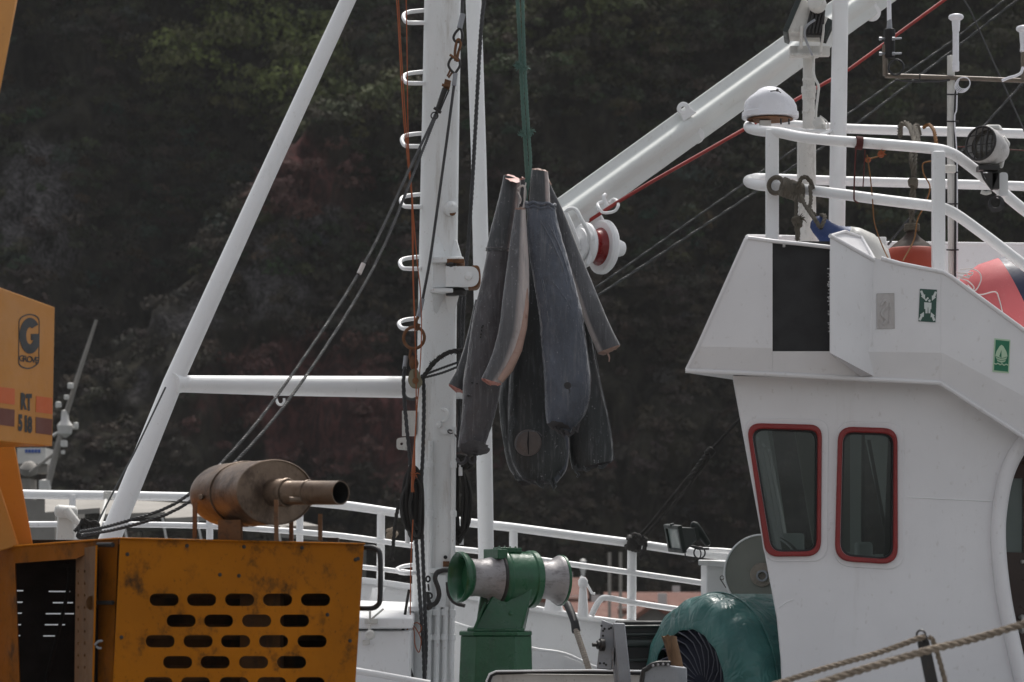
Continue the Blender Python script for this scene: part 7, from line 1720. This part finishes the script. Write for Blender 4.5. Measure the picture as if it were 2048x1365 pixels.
# boom box with the lettering, boom and lift cylinder
Yt = planeY(0, 11.5, 108, 11.9)
fr = [(-120, 872), (105, 893), (110, 615), (-120, 531)]
mb = MB(); tvx = Vector((-.93, .36, 0)).normalized() * .5
mb.plate(fr, [], lambda x, y: Yt(x), tv=tvx); bx = mb.build('boom_box', M['yellow_clean'], cr, bevel=.004)
off_n = Vector((.93, -.36, 0)).normalized()
def decal(mb, poly, holes=(), d=.0015, dd=0.001):
    mb.plate(poly, holes, tv=-off_n * dd, mapf=lambda x, y: P(x, y, Yt(x)) + off_n * d)
sk = .36  # stripes slope like the panel
def sl_(x, y): return (x, y + (x - 52) * .13)
mb = MB(); decal(mb, [sl_(-120, 781), sl_(29, 781), sl_(29, 813), sl_(-120, 813)]); decal(mb, [sl_(72, 790), sl_(104, 790), sl_(104, 822), sl_(71, 822)]); mb.build('orange_stripe', M['decal_orange'], bx)
mb = MB(); decal(mb, [sl_(-120, 823), sl_(29, 823), sl_(28, 857), sl_(-120, 857)]); decal(mb, [sl_(71, 832), sl_(104, 832), sl_(103, 864), sl_(71, 864)]); mb.build('brown_stripe', M['decal_brown'], bx)
mb = MB(); o1 = round_poly([(37, 636), (58, 626), (79, 634), (78, 728), (58, 741), (36, 733)], [10, 16, 10, 10, 16, 10]); cx, cy = 58, 683; o2 = [(cx + (p[0] - cx) * .925, cy + (p[1] - cy) * .955) for p in o1]; decal(mb, o1, [o2])
gx_, gy_ = 59.5, 672
def gp(a, rx, ry): return (gx_ + rx * math.cos(R(a)), gy_ - ry * math.sin(R(a)))
outer = [gp(a, 21, 36) for a in range(38, 331, 8)]; inner = [gp(a, 7.5, 17) for a in range(310, 59, -10)]
gpoly = outer + [(77, 672 + 14), (77, 668), (61.5, 668.5), (61.5, 681), (66.5, 681)] + [p for p in inner if p[1] > 0]
decal(mb, gpoly)
for ch, x in zip('GROVE', (42.5, 50, 58.5, 66.5, 73.5)):
    v2, f2 = text2d(ch, x, 719 + (x - 58) * .13, 13, .85, .02)
    base = len(mb.v); mb.add([P(a, b_, Yt(a)) + off_n * .002 for a, b_ in v2], f2)
for ch, x, y, h_ in (('R', 47, 803, 34), ('T', 57, 805, 34), ('5', 40, 846, 34), ('1', 51, 848, 34), ('8', 59, 850, 34)):
    v2, f2 = text2d(ch, x, y, h_, .42 if ch != '1' else .5, .06)
    mb.add([P(a, b_, Yt(a)) + off_n * .002 for a, b_ in v2], f2)
mb.build('lettering', M['decal_black'], bx)
mb = MB(); mb.hexa([P(-40, 1120, 12.6), P(66, 1090, 12.6), P(29, 888, 12.6), P(-60, 888, 12.6), P(-40, 1120, 12.9), P(66, 1090, 12.9), P(29, 888, 12.9), P(-60, 888, 12.9)]); mb.build('boom_post', M['yellow_clean'], cr, bevel=.006)
mb = MB(); mb.hexa([P(-60, 1120, 12.4), P(38, 1092, 12.4), P(0, 975, 12.4), P(-60, 790, 12.4), P(-60, 1120, 12.45), P(38, 1092, 12.45), P(0, 975, 12.45), P(-60, 790, 12.45)]); mb.build('post_plate', M['yellow_clean'], cr, bevel=.006)
mb = MB(); mb.hexa([P(-90, 400, 11.6), P(-22, 300, 11.6), P(52, -90, 12.2), P(-60, -90, 12.2), P(-90, 400, 12.0), P(-22, 300, 12.0), P(52, -90, 12.6), P(-60, -90, 12.6)]); mb.build('boom', M['yellow_clean'], cr, bevel=.01)
mb = MB(); mb.hexa([P(-600, 1900, 12.3), P(700, 1900, 12.3), P(700, 1440, 12.3), P(-600, 1440, 12.3), P(-600, 1900, 13.2), P(700, 1900, 13.2), P(700, 1440, 13.2), P(-600, 1440, 13.2)]); mb.build('chassis', M['yellow'], cr)

# ================================================================== near gangway rope and post
gp_ = thing('gangway_post', 'dark steel gangway post with ring, low on the right in front of the wheelhouse', 'post', tuple(P(1868, 1430, 10.2)))
Yg = 10.2; kg = Yg / F
mb = MB(); mb.hexa([P(1985, 2040, Yg), P(2022, 2040, Yg), P(1858, 1280, Yg), P(1834, 1283, Yg), P(1985, 2040, Yg + .05), P(2022, 2040, Yg + .05), P(1858, 1280, Yg + .05), P(1834, 1283, Yg + .05)]); mb.build('bar', M['dark_steel'], gp_, bevel=.004)
mb = MB(); mb.torus(P(1842, 1270, Yg + .02), (.5, 1, 0), 9 * kg, 2.2 * kg, 20, 7); mb.lathe(P(1849, 1279, Yg - .01), (.2, -.8, .3), [(0, .012), (.012, .012), (.016, 0)], 10); mb.build('ring', M['dark_steel'], gp_)
def ne(mb): mb.prope([(1858, 1274, 10.15), (1866, 1282, 10.15), (1880, 1325, 10.2), (1900, 1400, 10.2)], 5.5, 4)
rope('gangway_rope', 'thinner tan rope tied to the top of the dark gangway post', [(1500, 1386, 9.9), (1640, 1340, 10.0), (1760, 1305, 10.1), (1835, 1278, 10.15), (1850, 1274, 10.15)], 6.5, 'hemp_tan', 4, group='tan gangway ropes', extra=ne)
rope('gangway_rope', 'thicker tan rope crossing in front of the gangway post', [(1560, 1395, 9.2), (1700, 1347, 9.3), (1850, 1303, 9.4), (1960, 1275, 9.5), (2080, 1238, 9.6)], 8.5, 'hemp_tan', 4, group='tan gangway ropes')

for o in list(bpy.data.objects):
    if '_w' in o: del o['_w']
